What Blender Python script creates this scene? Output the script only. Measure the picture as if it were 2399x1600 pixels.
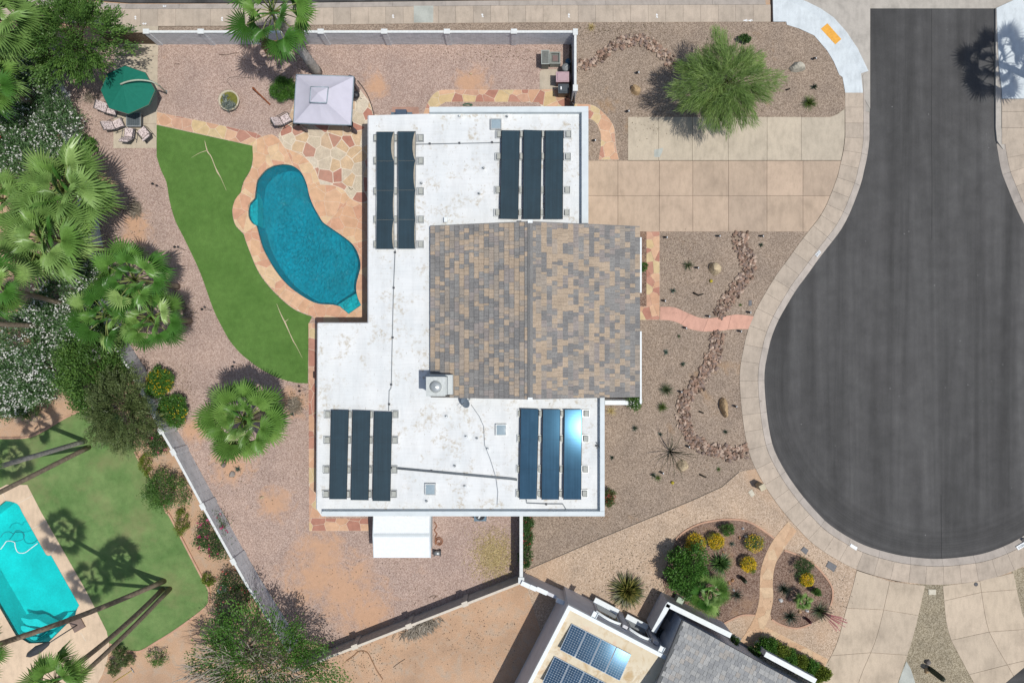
import bpy, math, random
import numpy as np
from mathutils import Vector, Matrix, Quaternion
from mathutils.geometry import tessellate_polygon
R = math.radians
for o in list(bpy.data.objects): bpy.data.objects.remove(o)
sc = bpy.context.scene
C = sc.collection

# ---------------------------------------------------------------- camera, sky, sun, exposure
PXW, PXH = 2399.0, 1600.0
S = 72.0/PXW              # metres per photo pixel on the ground
H = 48.0                  # the drone hovers 48 m up
cam = bpy.data.cameras.new('camera'); cam.sensor_width = 36; cam.lens = 24; cam.clip_end = 2000; cam.clip_start = 0.5
co = bpy.data.objects.new('camera', cam); C.objects.link(co); co.location = (0, 0, H); sc.camera = co
SX, SY = -0.335, 0.145     # where the shadow of 1 m of height falls
SUNV = Vector((-SX, -SY, 1)).normalized()
w = bpy.data.worlds.new('World'); sc.world = w; w.use_nodes = True
nt = w.node_tree; bg = nt.nodes['Background']; sky = nt.nodes.new('ShaderNodeTexSky')
sky.sky_type = 'NISHITA'; sky.sun_disc = False
sky.sun_elevation = math.asin(SUNV.z); sky.sun_rotation = math.atan2(SUNV.x, SUNV.y)
sky.dust_density = 1.5
nt.links.new(sky.outputs[0], bg.inputs[0]); bg.inputs[1].default_value = 0.092
sl = bpy.data.lights.new('sun', 'SUN'); sl.energy = 3.35; sl.angle = R(0.53); sl.color = (1, .97, .925)
so = bpy.data.objects.new('sun', sl); C.objects.link(so); so.location = (20, -10, 60)
so.rotation_euler = SUNV.to_track_quat('Z', 'Y').to_euler()
sc.view_settings.view_transform = 'Standard'; sc.view_settings.look = 'None'
sc.view_settings.exposure = 0.0; sc.view_settings.gamma = 1.0
sc.cycles.max_bounces = 8; sc.cycles.transparent_max_bounces = 16
sc.cycles.use_adaptive_sampling = True
sc.cycles.sample_clamp_indirect = 6

# ---------------------------------------------------------------- helpers
def P(x, y, z=0.0):
    k = S*(H-z)/H
    return Vector(((x-PXW/2)*k, (PXH/2-y)*k, z))
def T(c, r, pts):         # points read in a 600x400 tile of the photo enlarged 3.918 times
    return [(c*600+x/3.918, r*400+y/3.918) for x, y in pts]
def B5(pts): return [(1550+x/3.92, 1200+y/3.92) for x, y in pts]
def smooth(pts, n=6, closed=False):
    out = []; m = len(pts); p = [Vector(q[:2]) for q in pts]
    rng_ = range(m) if closed else range(m-1)
    for i in rng_:
        if closed: a, b, c, d = p[(i-1) % m], p[i], p[(i+1) % m], p[(i+2) % m]
        else: a, b, c, d = p[max(i-1, 0)], p[i], p[i+1], p[min(i+2, m-1)]
        for k in range(n):
            t = k/n
            q = 0.5*((2*b)+(c-a)*t+(2*a-5*b+4*c-d)*t*t+(3*b-a-3*c+d)*t*t*t)
            out.append((q.x, q.y))
    if not closed: out.append((p[-1].x, p[-1].y))
    return out
def resample(pts, step):
    out = [Vector(pts[0][:2])]; acc = 0
    for a, b in zip(pts[:-1], pts[1:]):
        a = Vector(a[:2]); b = Vector(b[:2]); L = (b-a).length
        while acc+L >= step and L > 0:
            t = (step-acc)/L; a = a.lerp(b, t); out.append(a.copy()); L = (b-a).length; acc = 0
        acc += L
    return out
def area2(p): return sum(p[i][0]*p[(i+1) % len(p)][1]-p[(i+1) % len(p)][0]*p[i][1] for i in range(len(p)))
def tag(o, label=None, cat=None, group=None, kind=None):
    if label: o['label'] = label
    if cat: o['category'] = cat
    if group: o['group'] = group
    if kind: o['kind'] = kind
    return o
def empty(name, loc, rz=0, label=None, cat=None, group=None):
    o = bpy.data.objects.new(name, None); C.objects.link(o); o.location = loc; o.rotation_euler = (0, 0, rz)
    o.empty_display_size = .2
    return tag(o, label, cat, group)
def link(name, me, parent=None, loc=None, rot=None, scale=None):
    o = bpy.data.objects.new(name, me); C.objects.link(o)
    if parent is not None: o.parent = parent
    if loc is not None: o.location = loc
    if rot is not None: o.rotation_euler = rot
    if scale is not None: o.scale = scale
    return o
class MB:                 # mesh builder: collects faces with material slots
    def __init__(s): s.v = []; s.f = []; s.m = []; s.sm = []
    def face(s, pts, mi=0, sm=False):
        n = len(s.v); s.v += [tuple(p) for p in pts]; s.f.append(tuple(range(n, n+len(pts)))); s.m.append(mi); s.sm.append(sm)
    def mesh_(s, vs, fs, mi=0, sm=False):
        n = len(s.v); s.v += [tuple(p) for p in vs]
        for f in fs: s.f.append(tuple(n+i for i in f)); s.m.append(mi); s.sm.append(sm)
        return s
    def box(s, c, d, rz=0, mi=0, M=None, taper=1.0):
        c = Vector(c); x, y, z = d[0]/2, d[1]/2, d[2]/2; q = Matrix.Rotation(rz, 3, 'Z')
        vs = []
        for sz in (-1, 1):
            t = taper if sz > 0 else 1
            for sx, sy in ((-1, -1), (1, -1), (1, 1), (-1, 1)):
                p = q @ Vector((sx*x*t, sy*y*t, sz*z))
                p = (M @ (c+p)) if M else c+p
                vs.append(p)
        s.mesh_(vs, [(3, 2, 1, 0), (4, 5, 6, 7), (0, 1, 5, 4), (1, 2, 6, 5), (2, 3, 7, 6), (3, 0, 4, 7)], mi)
        return s
    def tube(s, pts, rad, n=8, mi=0, sm=True, cap=True):
        pts = [Vector(p) for p in pts]; rings = []
        if not hasattr(rad, '__len__'): rad = [rad]*len(pts)
        for i, p in enumerate(pts):
            d = (pts[min(i+1, len(pts)-1)]-pts[max(i-1, 0)]).normalized()
            a = d.cross(Vector((0, 0, 1)));
            if a.length < 1e-3: a = Vector((1, 0, 0))
            a.normalize(); b = d.cross(a)
            rings.append([p+(a*math.cos(2*math.pi*k/n)+b*math.sin(2*math.pi*k/n))*rad[i] for k in range(n)])
        vs = [q for r in rings for q in r]; fs = []
        for i in range(len(pts)-1):
            for k in range(n): fs.append((i*n+k, i*n+(k+1) % n, (i+1)*n+(k+1) % n, (i+1)*n+k))
        if cap: fs += [tuple(range(n))[::-1], tuple((len(pts)-1)*n+k for k in range(n))]
        s.mesh_(vs, fs, mi, sm); return s
    def lathe(s, prof, c=(0, 0, 0), n=16, mi=0, sm=True):
        c = Vector(c); vs = []; fs = []
        for r, z in prof:
            for k in range(n): vs.append(c+Vector((r*math.cos(2*math.pi*k/n), r*math.sin(2*math.pi*k/n), z)))
        for i in range(len(prof)-1):
            for k in range(n): fs.append((i*n+k, i*n+(k+1) % n, (i+1)*n+(k+1) % n, (i+1)*n+k))
        s.mesh_(vs, fs, mi, sm); return s
    def prism(s, pts, z0, z1, holes=(), mi=0, mi_side=None, top_only=False):
        # pts: world xy
        loops = [list(pts)]+[list(h) for h in holes]
        if area2(loops[0]) < 0: loops[0].reverse()
        for h in loops[1:]:
            if area2(h) > 0: h.reverse()
        flat = [q for l in loops for q in l]
        tris = tessellate_polygon([[Vector((q[0], q[1], 0)) for q in l] for l in loops])
        nb = len(flat); vt = [(q[0], q[1], z1) for q in flat]
        ft = []
        for t in tris:
            a, b, c = (flat[i] for i in t)
            ft.append(t if (b[0]-a[0])*(c[1]-a[1])-(b[1]-a[1])*(c[0]-a[0]) > 0 else t[::-1])
        s.mesh_(vt, ft, mi)
        if top_only: return s
        ms = mi if mi_side is None else mi_side
        for l in loops:
            n = len(l)
            for i in range(n):
                a, b = l[i], l[(i+1) % n]
                s.face([(a[0], a[1], z0), (b[0], b[1], z0), (b[0], b[1], z1), (a[0], a[1], z1)], ms)
        return s
    def mesh(s, name, mats):
        me = bpy.data.meshes.new(name); me.from_pydata(s.v, [], s.f)
        for m in (mats if isinstance(mats, (list, tuple)) else [mats]): me.materials.append(m)
        me.polygons.foreach_set('material_index', s.m); me.polygons.foreach_set('use_smooth', s.sm); me.update()
        return me
    def build(s, name, mats, parent=None, loc=None, rot=None):
        if loc is None and parent is None and s.v:   # put the origin at the base centre
            a = np.array(s.v); c = (a.min(0)+a.max(0))/2; c[2] = a[:, 2].min()
            s.v = [tuple(q) for q in (a-c)]; loc = tuple(c)
        elif parent is not None and loc is None and parent.type == 'EMPTY' and getattr(s, 'world', True):
            inv = root_inv(parent); s.v = [tuple(inv @ Vector(q)) for q in s.v]
        elif parent is not None and loc is None and getattr(s, 'world', True):
            inv = root_inv(parent); s.v = [tuple(inv @ Vector(q)) for q in s.v]
        return link(name, s.mesh(name, mats), parent, loc, rot)
    def local(s): s.world = False; return s
def wm(o):
    M = Matrix.LocRotScale(o.location, o.rotation_euler.to_quaternion(), o.scale)
    return (wm(o.parent) @ M) if o.parent else M
def root_inv(o): return wm(o).inverted()
def W2(pts, z=0): return [tuple(P(x, y, z)[:2]) for x, y in pts]
def slab(name, pts, z1, thick, m, parent=None, holes=(), zp=0, **kw):
    mb = MB(); mb.prism(W2(pts, zp), z1-thick, z1, [W2(h, zp) for h in holes])
    return mb.build(name, m, parent, **kw)
def struct(o): o['kind'] = 'structure'; return o
def copy_tree(o, parent=None):
    c = o.copy(); C.objects.link(c); c.parent = parent
    for ch in list(o.children): copy_tree(ch, c)
    return c
ORD = ['first', 'second', 'third', 'fourth', 'fifth', 'sixth', 'seventh', 'eighth', 'ninth', 'tenth']

# ---------------------------------------------------------------- materials
class NT:
    def __init__(s, name):
        s.m = bpy.data.materials.new(name); s.m.use_nodes = True; s.t = s.m.node_tree
        s.b = s.t.nodes['Principled BSDF']; s.out = s.t.nodes['Material Output']; s.pos = None
    def n(s, t, **kw):
        q = s.t.nodes.new('ShaderNode'+t)
        for k, v in kw.items():
            if k.startswith('i_'):
                key = k[2:]; key = int(key) if key.isdigit() else key.replace('_', ' ')
                if hasattr(v, 'is_output') or isinstance(v, bpy.types.NodeSocket): s.t.links.new(v, q.inputs[key])
                else: q.inputs[key].default_value = v
            else: setattr(q, k, v)
        return q
    def l(s, a, b): s.t.links.new(a, b)
    def P(s):
        if not s.pos: s.pos = s.n('NewGeometry').outputs['Position']
        return s.pos
    def noise(s, scale, detail=3, rough=.55, vec=None, dist=0):
        return s.n('TexNoise', i_Scale=scale, i_Detail=detail, i_Roughness=rough, i_Vector=vec or s.P(), i_Distortion=dist).outputs['Fac']
    def ramp(s, fac, stops, interp='LINEAR'):
        r = s.n('ValToRGB'); r.color_ramp.interpolation = interp; e = r.color_ramp.elements
        while len(e) > 1: e.remove(e[-1])
        for i, (p, c) in enumerate(stops):
            k = e[0] if i == 0 else e.new(p)
            k.position = p; k.color = (c[0], c[1], c[2], 1) if hasattr(c, '__len__') else (c, c, c, 1)
        s.l(fac, r.inputs[0]); return r.outputs[0]
    def mix(s, fac, a, b, mode='MIX'):
        q = s.n('Mix', data_type='RGBA', blend_type=mode)
        for sk, v in ((q.inputs[0], fac), (q.inputs[6], a), (q.inputs[7], b)):
            if isinstance(v, bpy.types.NodeSocket): s.l(v, sk)
            elif hasattr(v, '__len__'): sk.default_value = (v[0], v[1], v[2], 1)
            else: sk.default_value = v
        return q.outputs[2]
    def math(s, op, a, b=0.0, c=0.0):
        q = s.n('Math', operation=op)
        for i, v in enumerate((a, b, c)):
            if isinstance(v, bpy.types.NodeSocket): s.l(v, q.inputs[i])
            else: q.inputs[i].default_value = v
        return q.outputs[0]
    def stretch(s, sx, sy, sz=1, src=None):
        q = s.n('Mapping'); q.inputs['Scale'].default_value = (sx, sy, sz); s.l(src or s.P(), q.inputs['Vector']); return q.outputs[0]
    def bump(s, h, dist=.02, strength=.6):
        b = s.n('Bump', i_Strength=strength, i_Distance=dist, i_Height=h); s.l(b.outputs[0], s.b.inputs['Normal'])
    def col(s, c, rough=.8, spec=.3, metal=0):
        if isinstance(c, bpy.types.NodeSocket): s.l(c, s.b.inputs['Base Color'])
        else: s.b.inputs['Base Color'].default_value = (c[0], c[1], c[2], 1)
        s.b.inputs['Roughness'].default_value = rough; s.b.inputs['Specular IOR Level'].default_value = spec
        s.b.inputs['Metallic'].default_value = metal; return s.m
    def rnd(s): return s.n('ObjectInfo').outputs['Random']
def sc3(c, k): return (c[0]*k, c[1]*k, c[2]*k)
def m_plain(name, c, rough=.6, spec=.4, metal=0, var=.12, scale=6, bump=0):
    s = NT(name); f = s.noise(scale, 4)
    cc = s.ramp(f, [(.3, sc3(c, 1-var)), (.7, sc3(c, 1+var))])
    if bump: s.bump(s.noise(scale*5, 3), bump)
    return s.col(cc, rough, spec, metal)
def m_gravel(name, cs, patch=None, scale=21, thr=(.55, .72), pscale=.22, pdark=.9, blobs=()):
    s = NT(name)
    v = s.n('TexVoronoi', i_Scale=scale, i_Vector=s.P(), i_Randomness=1.0); sep = s.n('SeparateColor', i_0=v.outputs['Color'])
    c = s.ramp(sep.outputs[0], [(0, sc3(cs[0], .9)), (.3, cs[0]), (.5, cs[1]), (.8, cs[2]), (1, sc3(cs[2], 1.15))])
    fine = s.noise(30, 3, .7)
    c = s.mix(.7, c, s.ramp(fine, [(.3, .78), (.5, 1.0), (.7, 1.2)]), 'MULTIPLY')
    big = s.noise(.55, 4, .6); c = s.mix(1, c, s.ramp(big, [(.35, (pdark, pdark, pdark)), (.65, (1.06, 1.05, 1.03))]), 'MULTIPLY')
    if patch:
        f = s.noise(pscale, 6, .62, dist=.4); g = s.ramp(f, [(thr[0], 0), (thr[1], 1)])
        for bx, by, br in blobs:
            q = P(bx, by); vm = s.n('VectorMath', operation='DISTANCE'); s.l(s.P(), vm.inputs[0]); vm.inputs[1].default_value = q
            k = s.math('SUBTRACT', 1.0, s.math('DIVIDE', vm.outputs['Value'], br*S))
            k = s.ramp(s.math('ADD', k, s.math('MULTIPLY', s.math('SUBTRACT', s.noise(1.1, 8, .7, dist=.8), .5), 2.6)), [(.05, 0), (.75, .9)])
            g = s.math('MAXIMUM', g, k)
        pc = s.mix(s.noise(3, 5), sc3(patch, .86), sc3(patch, 1.12)); pc = s.mix(.5, pc, s.ramp(fine, [(.3, .78), (.7, 1.2)]), 'MULTIPLY')
        c = s.mix(g, c, pc)
    s.bump(s.math('ADD', v.outputs['Distance'], fine), .02, .55)
    return s.col(c, .95, .15)
def m_concrete(name, c, var=.1, stain=.82, rnd=.1, scale=1.1):
    s = NT(name); f = s.noise(scale, 6, .6)
    cc = s.ramp(f, [(.28, sc3(c, stain)), (.5, c), (.75, sc3(c, 1+var))])
    st = s.noise(3.2, 5, .62, vec=s.stretch(1, .35)); cc = s.mix(.6, cc, s.ramp(st, [(.35, .84), (.55, 1.04)]), 'MULTIPLY')
    fine = s.noise(28, 3, .6); cc = s.mix(.6, cc, s.ramp(fine, [(.3, .84), (.7, 1.14)]), 'MULTIPLY')
    cc = s.mix(1, cc, s.ramp(s.rnd(), [(0, (1-rnd, 1-rnd, 1-rnd)), (.5, (1, .99, .97)), (1, (1+rnd*.6, 1+rnd*.45, 1+rnd*.3))]), 'MULTIPLY')
    s.bump(fine, .006, .4)
    return s.col(cc, .85, .25)
def m_stone(name, cols, rough=.85, vein=0):
    s = NT(name); r = s.rnd(); n = len(cols)
    cc = s.ramp(r, [(i/n, c) for i, c in enumerate(cols)], 'CONSTANT')
    f = s.noise(2.2, 6, .65); cc = s.mix(.8, cc, s.ramp(f, [(.3, .8), (.7, 1.16)]), 'MULTIPLY')
    fine = s.noise(22, 4, .65); cc = s.mix(.7, cc, s.ramp(fine, [(.3, .84), (.7, 1.14)]), 'MULTIPLY')
    if vein:
        vv = s.noise(5, 6, .7, dist=2.5); cc = s.mix(s.ramp(vv, [(.5, 0), (.56, vein), (.62, 0)]), cc, (.38, .27, .2))
    s.bump(s.math('ADD', f, fine), .015, .5)
    return s.col(cc, rough, .25)
def m_leaf(name, c, c2=None, trans=.28, rough=.45, rnd=.25, attr=True, spec=.35):
    s = NT(name); c2 = c2 or sc3(c, 1.5)
    if attr:
        a = s.n('Attribute', attribute_name='var').outputs['Fac']
        cc = s.ramp(a, [(0, sc3(c, .6)), (.55, c), (1, c2)])
    else:
        cc = s.ramp(s.rnd(), [(0, sc3(c, .8)), (.6, c), (1, c2)])
        cc = s.mix(.7, cc, s.ramp(s.noise(9, 3), [(.3, .75), (.7, 1.25)]), 'MULTIPLY')
    s.col(cc, rough, spec)
    tr = s.n('BsdfTranslucent'); s.l(cc, tr.inputs[0]); mx = s.n('MixShader', i_0=trans)
    s.l(s.b.outputs[0], mx.inputs[1]); s.l(tr.outputs[0], mx.inputs[2]); s.l(mx.outputs[0], s.out.inputs[0])
    return s.m
GRAVEL_BACK = m_gravel('gravel_pink', [(.33, .235, .195), (.41, .305, .255), (.475, .365, .31)], patch=(.53, .325, .205), thr=(.64, .8), pscale=.17, blobs=[(755, 1295, 75), (740, 1350, 95), (820, 1385, 105), (860, 1440, 80), (545, 1090, 60), (1105, 195, 50), (690, 940, 45), (455, 1010, 40), (880, 205, 40), (320, 540, 50), (640, 1180, 50)])
GRAVEL_FRONT = m_gravel('gravel_brown', [(.225, .172, .13), (.30, .232, .178), (.37, .295, .232)], patch=(.36, .22, .11), thr=(.62, .76), pscale=.2)
GRAVEL_TAN = m_gravel('gravel_tan', [(.37, .275, .195), (.455, .345, .25), (.535, .42, .32)], patch=(.5, .335, .215), thr=(.52, .72), pscale=.13)
GRAVEL_GREEN = m_gravel('gravel_grey', [(.22, .185, .125), (.31, .265, .185), (.39, .34, .25)], pdark=.85)
MULCH = m_gravel('mulch_brown', [(.14, .085, .062), (.22, .15, .115), (.29, .21, .165)], patch=(.33, .21, .13), thr=(.55, .75), pscale=.5)
def m_dirt():
    s = NT('dirt_orange'); f = s.noise(.35, 7, .6); c = s.ramp(f, [(.3, (.40, .27, .18)), (.5, (.49, .32, .205)), (.7, (.55, .38, .255))])
    g = s.noise(1.4, 6, .65, dist=.6); c = s.mix(s.ramp(g, [(.48, 0), (.68, .85)]), c, (.43, .335, .25))
    d = s.noise(16, 4, .7); c = s.mix(.8, c, s.ramp(d, [(.32, .7), (.5, 1), (.7, 1.2)]), 'MULTIPLY')
    s.bump(s.math('ADD', g, d), .06, .5); return s.col(c, .95, .1)
DIRT = m_dirt()
CONC = m_concrete('concrete_sidewalk', (.455, .385, .31))
CONC_DRIVE = m_concrete('concrete_driveway', (.46, .358, .268), rnd=.11, scale=.6)
CONC_PAD = m_concrete('concrete_pad', (.49, .425, .33), rnd=.06, scale=.7)
CONC_GUTTER = m_concrete('concrete_gutter', (.415, .37, .325), rnd=.06)
CONC_APRON = m_concrete('concrete_apron', (.42, .39, .345), stain=.78, rnd=.05)
CONC_NEW = m_concrete('concrete_new', (.58, .63, .645), rnd=.03, stain=.9)
CONC_RAMP = m_concrete('concrete_grey_patch', (.42, .44, .40), rnd=.03)
CONC_NB = m_concrete('concrete_neighbour', (.505, .42, .32), stain=.78, rnd=.06, scale=.45)
CONC_DECK = m_concrete('concrete_cream', (.62, .48, .34), rnd=.06, scale=.5)
SALMON = m_concrete('concrete_salmon', (.60, .345, .26), rnd=.05)
STAMP = m_stone('stained_concrete', [(.56, .38, .24), (.58, .42, .27), (.52, .34, .21)])
PINKEDGE = m_concrete('edging_pink', (.50, .31, .215), rnd=.08)
MORTAR = m_concrete('mortar_pale', (.66, .58, .47), rnd=.02)
FS_DECK = m_stone('deck_stone', [(.60, .36, .22), (.63, .40, .25), (.58, .33, .21), (.65, .46, .28), (.56, .31, .20), (.62, .39, .235)])
FS_PATIO = m_stone('patio_stone', [(.60, .43, .26), (.58, .50, .37), (.43, .195, .14), (.63, .46, .29), (.56, .48, .36), (.62, .54, .40), (.47, .25, .18), (.62, .55, .43), (.57, .42, .28)], vein=.55)
FS_PATH = m_stone('path_stone', [(.55, .33, .21), (.58, .43, .235), (.41, .20, .145), (.61, .39, .25), (.45, .235, .17), (.57, .44, .25), (.53, .32, .22)])
def m_asphalt():
    s = NT('asphalt'); c = P(2200, 895)
    x = s.noise(.55, 5, .6, vec=s.stretch(1, .05), dist=.5); x2 = s.noise(2.2, 4, .6, vec=s.stretch(1, .03))
    vm = s.n('VectorMath', operation='DISTANCE'); s.l(s.P(), vm.inputs[0]); vm.inputs[1].default_value = (c.x, c.y, -.12)
    rad = vm.outputs['Value']; cb = s.n('CombineXYZ', i_0=rad, i_1=0.0, i_2=0.0)
    rn = s.noise(1.1, 5, .65, vec=cb.outputs[0]); f = s.ramp(s.math('MULTIPLY', rad, .08), [(.78, 0), (.93, 1)])
    sepy = s.n('SeparateXYZ', i_0=s.P()); low = s.ramp(s.math('MULTIPLY_ADD', sepy.outputs[1], -.04, .5), [(.45, 0), (.62, 1)])
    f = s.math('MULTIPLY', f, low)
    k = s.mix(f, s.ramp(x, [(.34, .7), (.66, 1.36)]), s.ramp(rn, [(.35, .52), (.65, 1.3)]))
    k = s.mix(.8, k, s.ramp(s.noise(.8, 6, .65), [(.3, .8), (.7, 1.22)]), 'MULTIPLY'); k = s.mix(.5, k, s.ramp(x2, [(.3, .82), (.7, 1.2)]), 'MULTIPLY')
    base = s.mix(s.noise(.18, 3), (.056, .054, .053), (.068, .068, .066))
    cc = s.mix(1, base, k, 'MULTIPLY'); fn = s.noise(26, 3, .75); cc = s.mix(.8, cc, s.ramp(fn, [(.28, .6), (.72, 1.45)]), 'MULTIPLY')
    sp = s.n('TexVoronoi', i_Scale=.9, i_Vector=s.P()).outputs['Distance']; cc = s.mix(s.ramp(sp, [(.018, 1), (.03, 0)]), cc, (.3, .3, .29))
    s.bump(fn, .012, .5); return s.col(cc, .82, .3)
ASPHALT = m_asphalt()
def m_turf(name, a, b, patch=None, ps=.25, thr=(.55, .75)):
    s = NT(name); f = s.noise(.5, 5, .6); c = s.ramp(f, [(.3, a), (.7, b)])
    c = s.mix(.55, c, s.ramp(s.noise(2.2, 5, .68), [(.3, .72), (.7, 1.2)]), 'MULTIPLY')
    fn = s.noise(30, 3, .8); c = s.mix(.75, c, s.ramp(fn, [(.3, .66), (.7, 1.34)]), 'MULTIPLY')
    if patch: c = s.mix(s.ramp(s.noise(ps, 6, .62), [(thr[0], 0), (thr[1], .8)]), c, s.mix(.5, patch, s.ramp(fn, [(.3, .7), (.7, 1.3)]), 'MULTIPLY'))
    s.bump(fn, .03, .8); return s.col(c, .9, .15)
TURF = m_turf('turf_artificial', (.084, .175, .037), (.112, .215, .05))
LAWN = m_turf('lawn_grass', (.10, .19, .056), (.19, .28, .10), patch=(.27, .23, .12), ps=.28, thr=(.5, .78))
WHITE = m_plain('white_paint', (.74, .78, .78), .6, .3, var=.06)
GREYSTUC = m_plain('stucco_grey', (.58, .58, .60), .9, .15, var=.1, scale=3, bump=.01)
WALLSTUC = m_plain('stucco_white', (.60, .61, .60), .9, .2, var=.07, scale=3, bump=.01)
BLACK = m_plain('black_plastic', (.022, .023, .026), .5, .4)
DARK = m_plain('dark_grey', (.07, .072, .078), .6, .35)
STEEL = m_plain('galvanised_steel', (.42, .44, .44), .45, .5, .6)
RUST = m_plain('rusty_steel', (.26, .085, .035), .9, .2, var=.3, scale=9)
GREYPL = m_plain('grey_plastic', (.27, .29, .29), .6, .35)
YELLOWPAD = m_plain('tactile_orange', (.72, .36, .055), .7, .3)
PAINTW = m_plain('white_marking', (.78, .80, .80), .7, .3)

# ---------------------------------------------------------------- ground
POOL = smooth([(661, 385.5), (683, 388), (702, 400), (712, 415), (720, 436), (725, 459), (735, 484), (748, 507), (757, 521), (773.5, 533), (804, 554), (824.6, 571), (837, 590), (843.7, 612), (844.5, 627), (840, 645), (835, 665.5), (835, 683), (838.6, 698.6)], 4) + \
       [(846, 715), (817, 735.6)] + smooth([(796.5, 718), (778.7, 714), (748, 712), (727.6, 705), (702, 689.7), (676.6, 670.5), (653.6, 645), (633, 614), (615, 578.7), (605, 543), (601, 529)], 4) + \
       smooth([(593, 525), (584, 512), (582, 494), (583, 481), (589.6, 472.7), (597, 465)], 3) + smooth([(599, 450), (602.6, 425.5), (611.5, 411.5), (624, 398), (641, 389)], 4)
POOL2 = smooth([(-60, 1230), (0, 1183), (15, 1173), (41, 1180), (51, 1197)], 3) + [(104.6, 1292)] + smooth([(108, 1298), (113, 1301), (120, 1300)], 3) + [(186, 1417)] + \
        smooth([(180, 1428), (176, 1442)], 3) + [(113, 1505), (69, 1506), (38, 1488), (-60, 1320)]
def ring(pts): return W2(pts, 0)
mb = MB(); mb.prism([(-220, -220), (220, -220), (220, 220), (-220, 220)], -1, -.25, [ring(POOL), ring(POOL2)], top_only=True)
struct(mb.build('ground', DIRT))

ROADL = [(2038.5, -160), (2038.5, -60), (2038.5, 19), (2038.5, 150), (2039, 301), (2038.5, 329), (2033.5, 367), (2026, 400), (2019.5, 428), (2004, 471), (1987.5, 510), (1968.5, 543), (1943, 576), (1917.5, 609), (1892, 645), (1869, 675.5), (1848.5, 709), (1828, 744.5), (1815.3, 772.6), (1806, 800), (1800, 828), (1794.5, 855), (1792, 884), (1793.5, 922), (1797, 960), (1803, 1004), (1812.8, 1047.6), (1830.6, 1086), (1853.6, 1124), (1884, 1165), (1914, 1199), (1943, 1228), (1989, 1258.7), (2037, 1281.7), (2106, 1300.8), (2160, 1308), (2196, 1310), (2234, 1308), (2297.7, 1299.5), (2348.7, 1283), (2394.7, 1260), (2440, 1228), (2500, 1170), (2540, 1110), (2565, 1050), (2580, 960), (2582, 885)]
RL = smooth(ROADL, 5)
RR = smooth([(2332.6, -160), (2332.6, 19), (2332.6, 230), (2333.2, 306), (2338, 339), (2348.5, 398), (2361.2, 433), (2379, 476.5), (2400, 520), (2440, 590), (2500, 680), (2550, 760), (2575, 830), (2582, 885)], 5)
struct(slab('road', RL[5:]+RR[::-1], -.12, .1, ASPHALT))
SEAMD = m_plain('seam_tar', (.03, .03, .031), .8, .2)
# the street running along the top of the picture
struct(slab('street', [(-900, -520), (3300, -520), (3300, -4), (2400, -4), (1900, -8), (1200, -3), (900, 1), (600, 5), (300, 5), (232, 0), (-300, -26), (-900, -60)], -.125, .1, ASPHALT))
# apron of the side street: cross gutter
struct(slab('cross_gutter', [(1985, -14), (2420, -14), (2420, 19), (2332.6, 19), (2038.5, 19), (2038.5, 170), (2020, 130), (1985, 60)], -.095, .1, CONC_APRON))

def offset(pts, d):
    out = []
    for i, p in enumerate(pts):
        a = Vector(pts[max(i-1, 0)][:2]); b = Vector(pts[min(i+1, len(pts)-1)][:2]); t = (b-a).normalized()
        out.append((p[0]-t.y*d, p[1]+t.x*d))
    return out
def band(name, line, d0, d1, z0, z1, m, step, parent_name, piece, thick=.14, gap=.22, skip=None):
    """a strip along a line from offset d0 to d1 (pixels), cut into slabs"""
    root = struct(link(parent_name, MB().mesh(parent_name, m)))
    pts = resample(line, step/4.0); A = offset(pts, d0); Bq = offset(pts, d1); i = 0
    while i+4 < len(pts):
        seg = list(range(i, i+5)); i += 4
        a = [A[k] for k in seg]; b = [Bq[k] for k in seg]
        if skip and skip(a[2]): continue
        t0 = (Vector(a[1])-Vector(a[0])).normalized()*gap; t1 = (Vector(a[4])-Vector(a[3])).normalized()*gap
        a[0] = tuple(Vector(a[0])+t0); b[0] = tuple(Vector(b[0])+t0); a[4] = tuple(Vector(a[4])-t1); b[4] = tuple(Vector(b[4])-t1)
        mb = MB(); va = [P(*q) for q in a]; vb = [P(*q) for q in b]
        for k in range(4):
            mb.face([(va[k].x, va[k].y, z0), (vb[k].x, vb[k].y, z1), (vb[k+1].x, vb[k+1].y, z1), (va[k+1].x, va[k+1].y, z0)][::1])
        for e in ([0, 4]):
            mb.face([(va[e].x, va[e].y, z0), (vb[e].x, vb[e].y, z1), (vb[e].x, vb[e].y, z1-thick), (va[e].x, va[e].y, z0-thick)])
        for q, z in ((va, z0), (vb, z1)):
            for k in range(4): mb.face([(q[k].x, q[k].y, z), (q[k+1].x, q[k+1].y, z), (q[k+1].x, q[k+1].y, z-thick), (q[k].x, q[k].y, z-thick)])
        c = sum(va+vb, Vector())/10; mb.v = [(x-c.x, y-c.y, zz) for x, y, zz in mb.v]
        link(piece, mb.mesh(piece, m), root, (c.x, c.y, 0))
    return root
CL = [p for p in RL if 205 < p[1]]
CL = [p for p in CL if not (p[0] > 2430 and p[1] < 1228)]
band('gutter', CL, 0, 16, -.112, .018, CONC_GUTTER, 74, 'kerb', 'kerb_slab')
band('walk', CL, 16.6, 59, .02, .022, CONC, 37, 'sidewalk', 'sidewalk_slab')
CR = [p for p in RR if 300 < p[1] < 620]
band('gutter', CR[::-1], 0, 16, -.112, .018, CONC_GUTTER, 74, 'kerb', 'kerb_slab')
band('walk', CR[::-1], 16.6, 59, .02, .022, CONC, 37, 'sidewalk', 'sidewalk_slab')
TOPL = smooth([(-80, -14), (120, -2), (232, 4), (300, 8), (450, 8), (600, 7), (900, 3), (1200, 0), (1500, -1), (1812, -2)], 6)
band('gutter', TOPL, 0, 13.5, -.112, .018, CONC_GUTTER, 125, 'kerb', 'kerb_slab')
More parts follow.
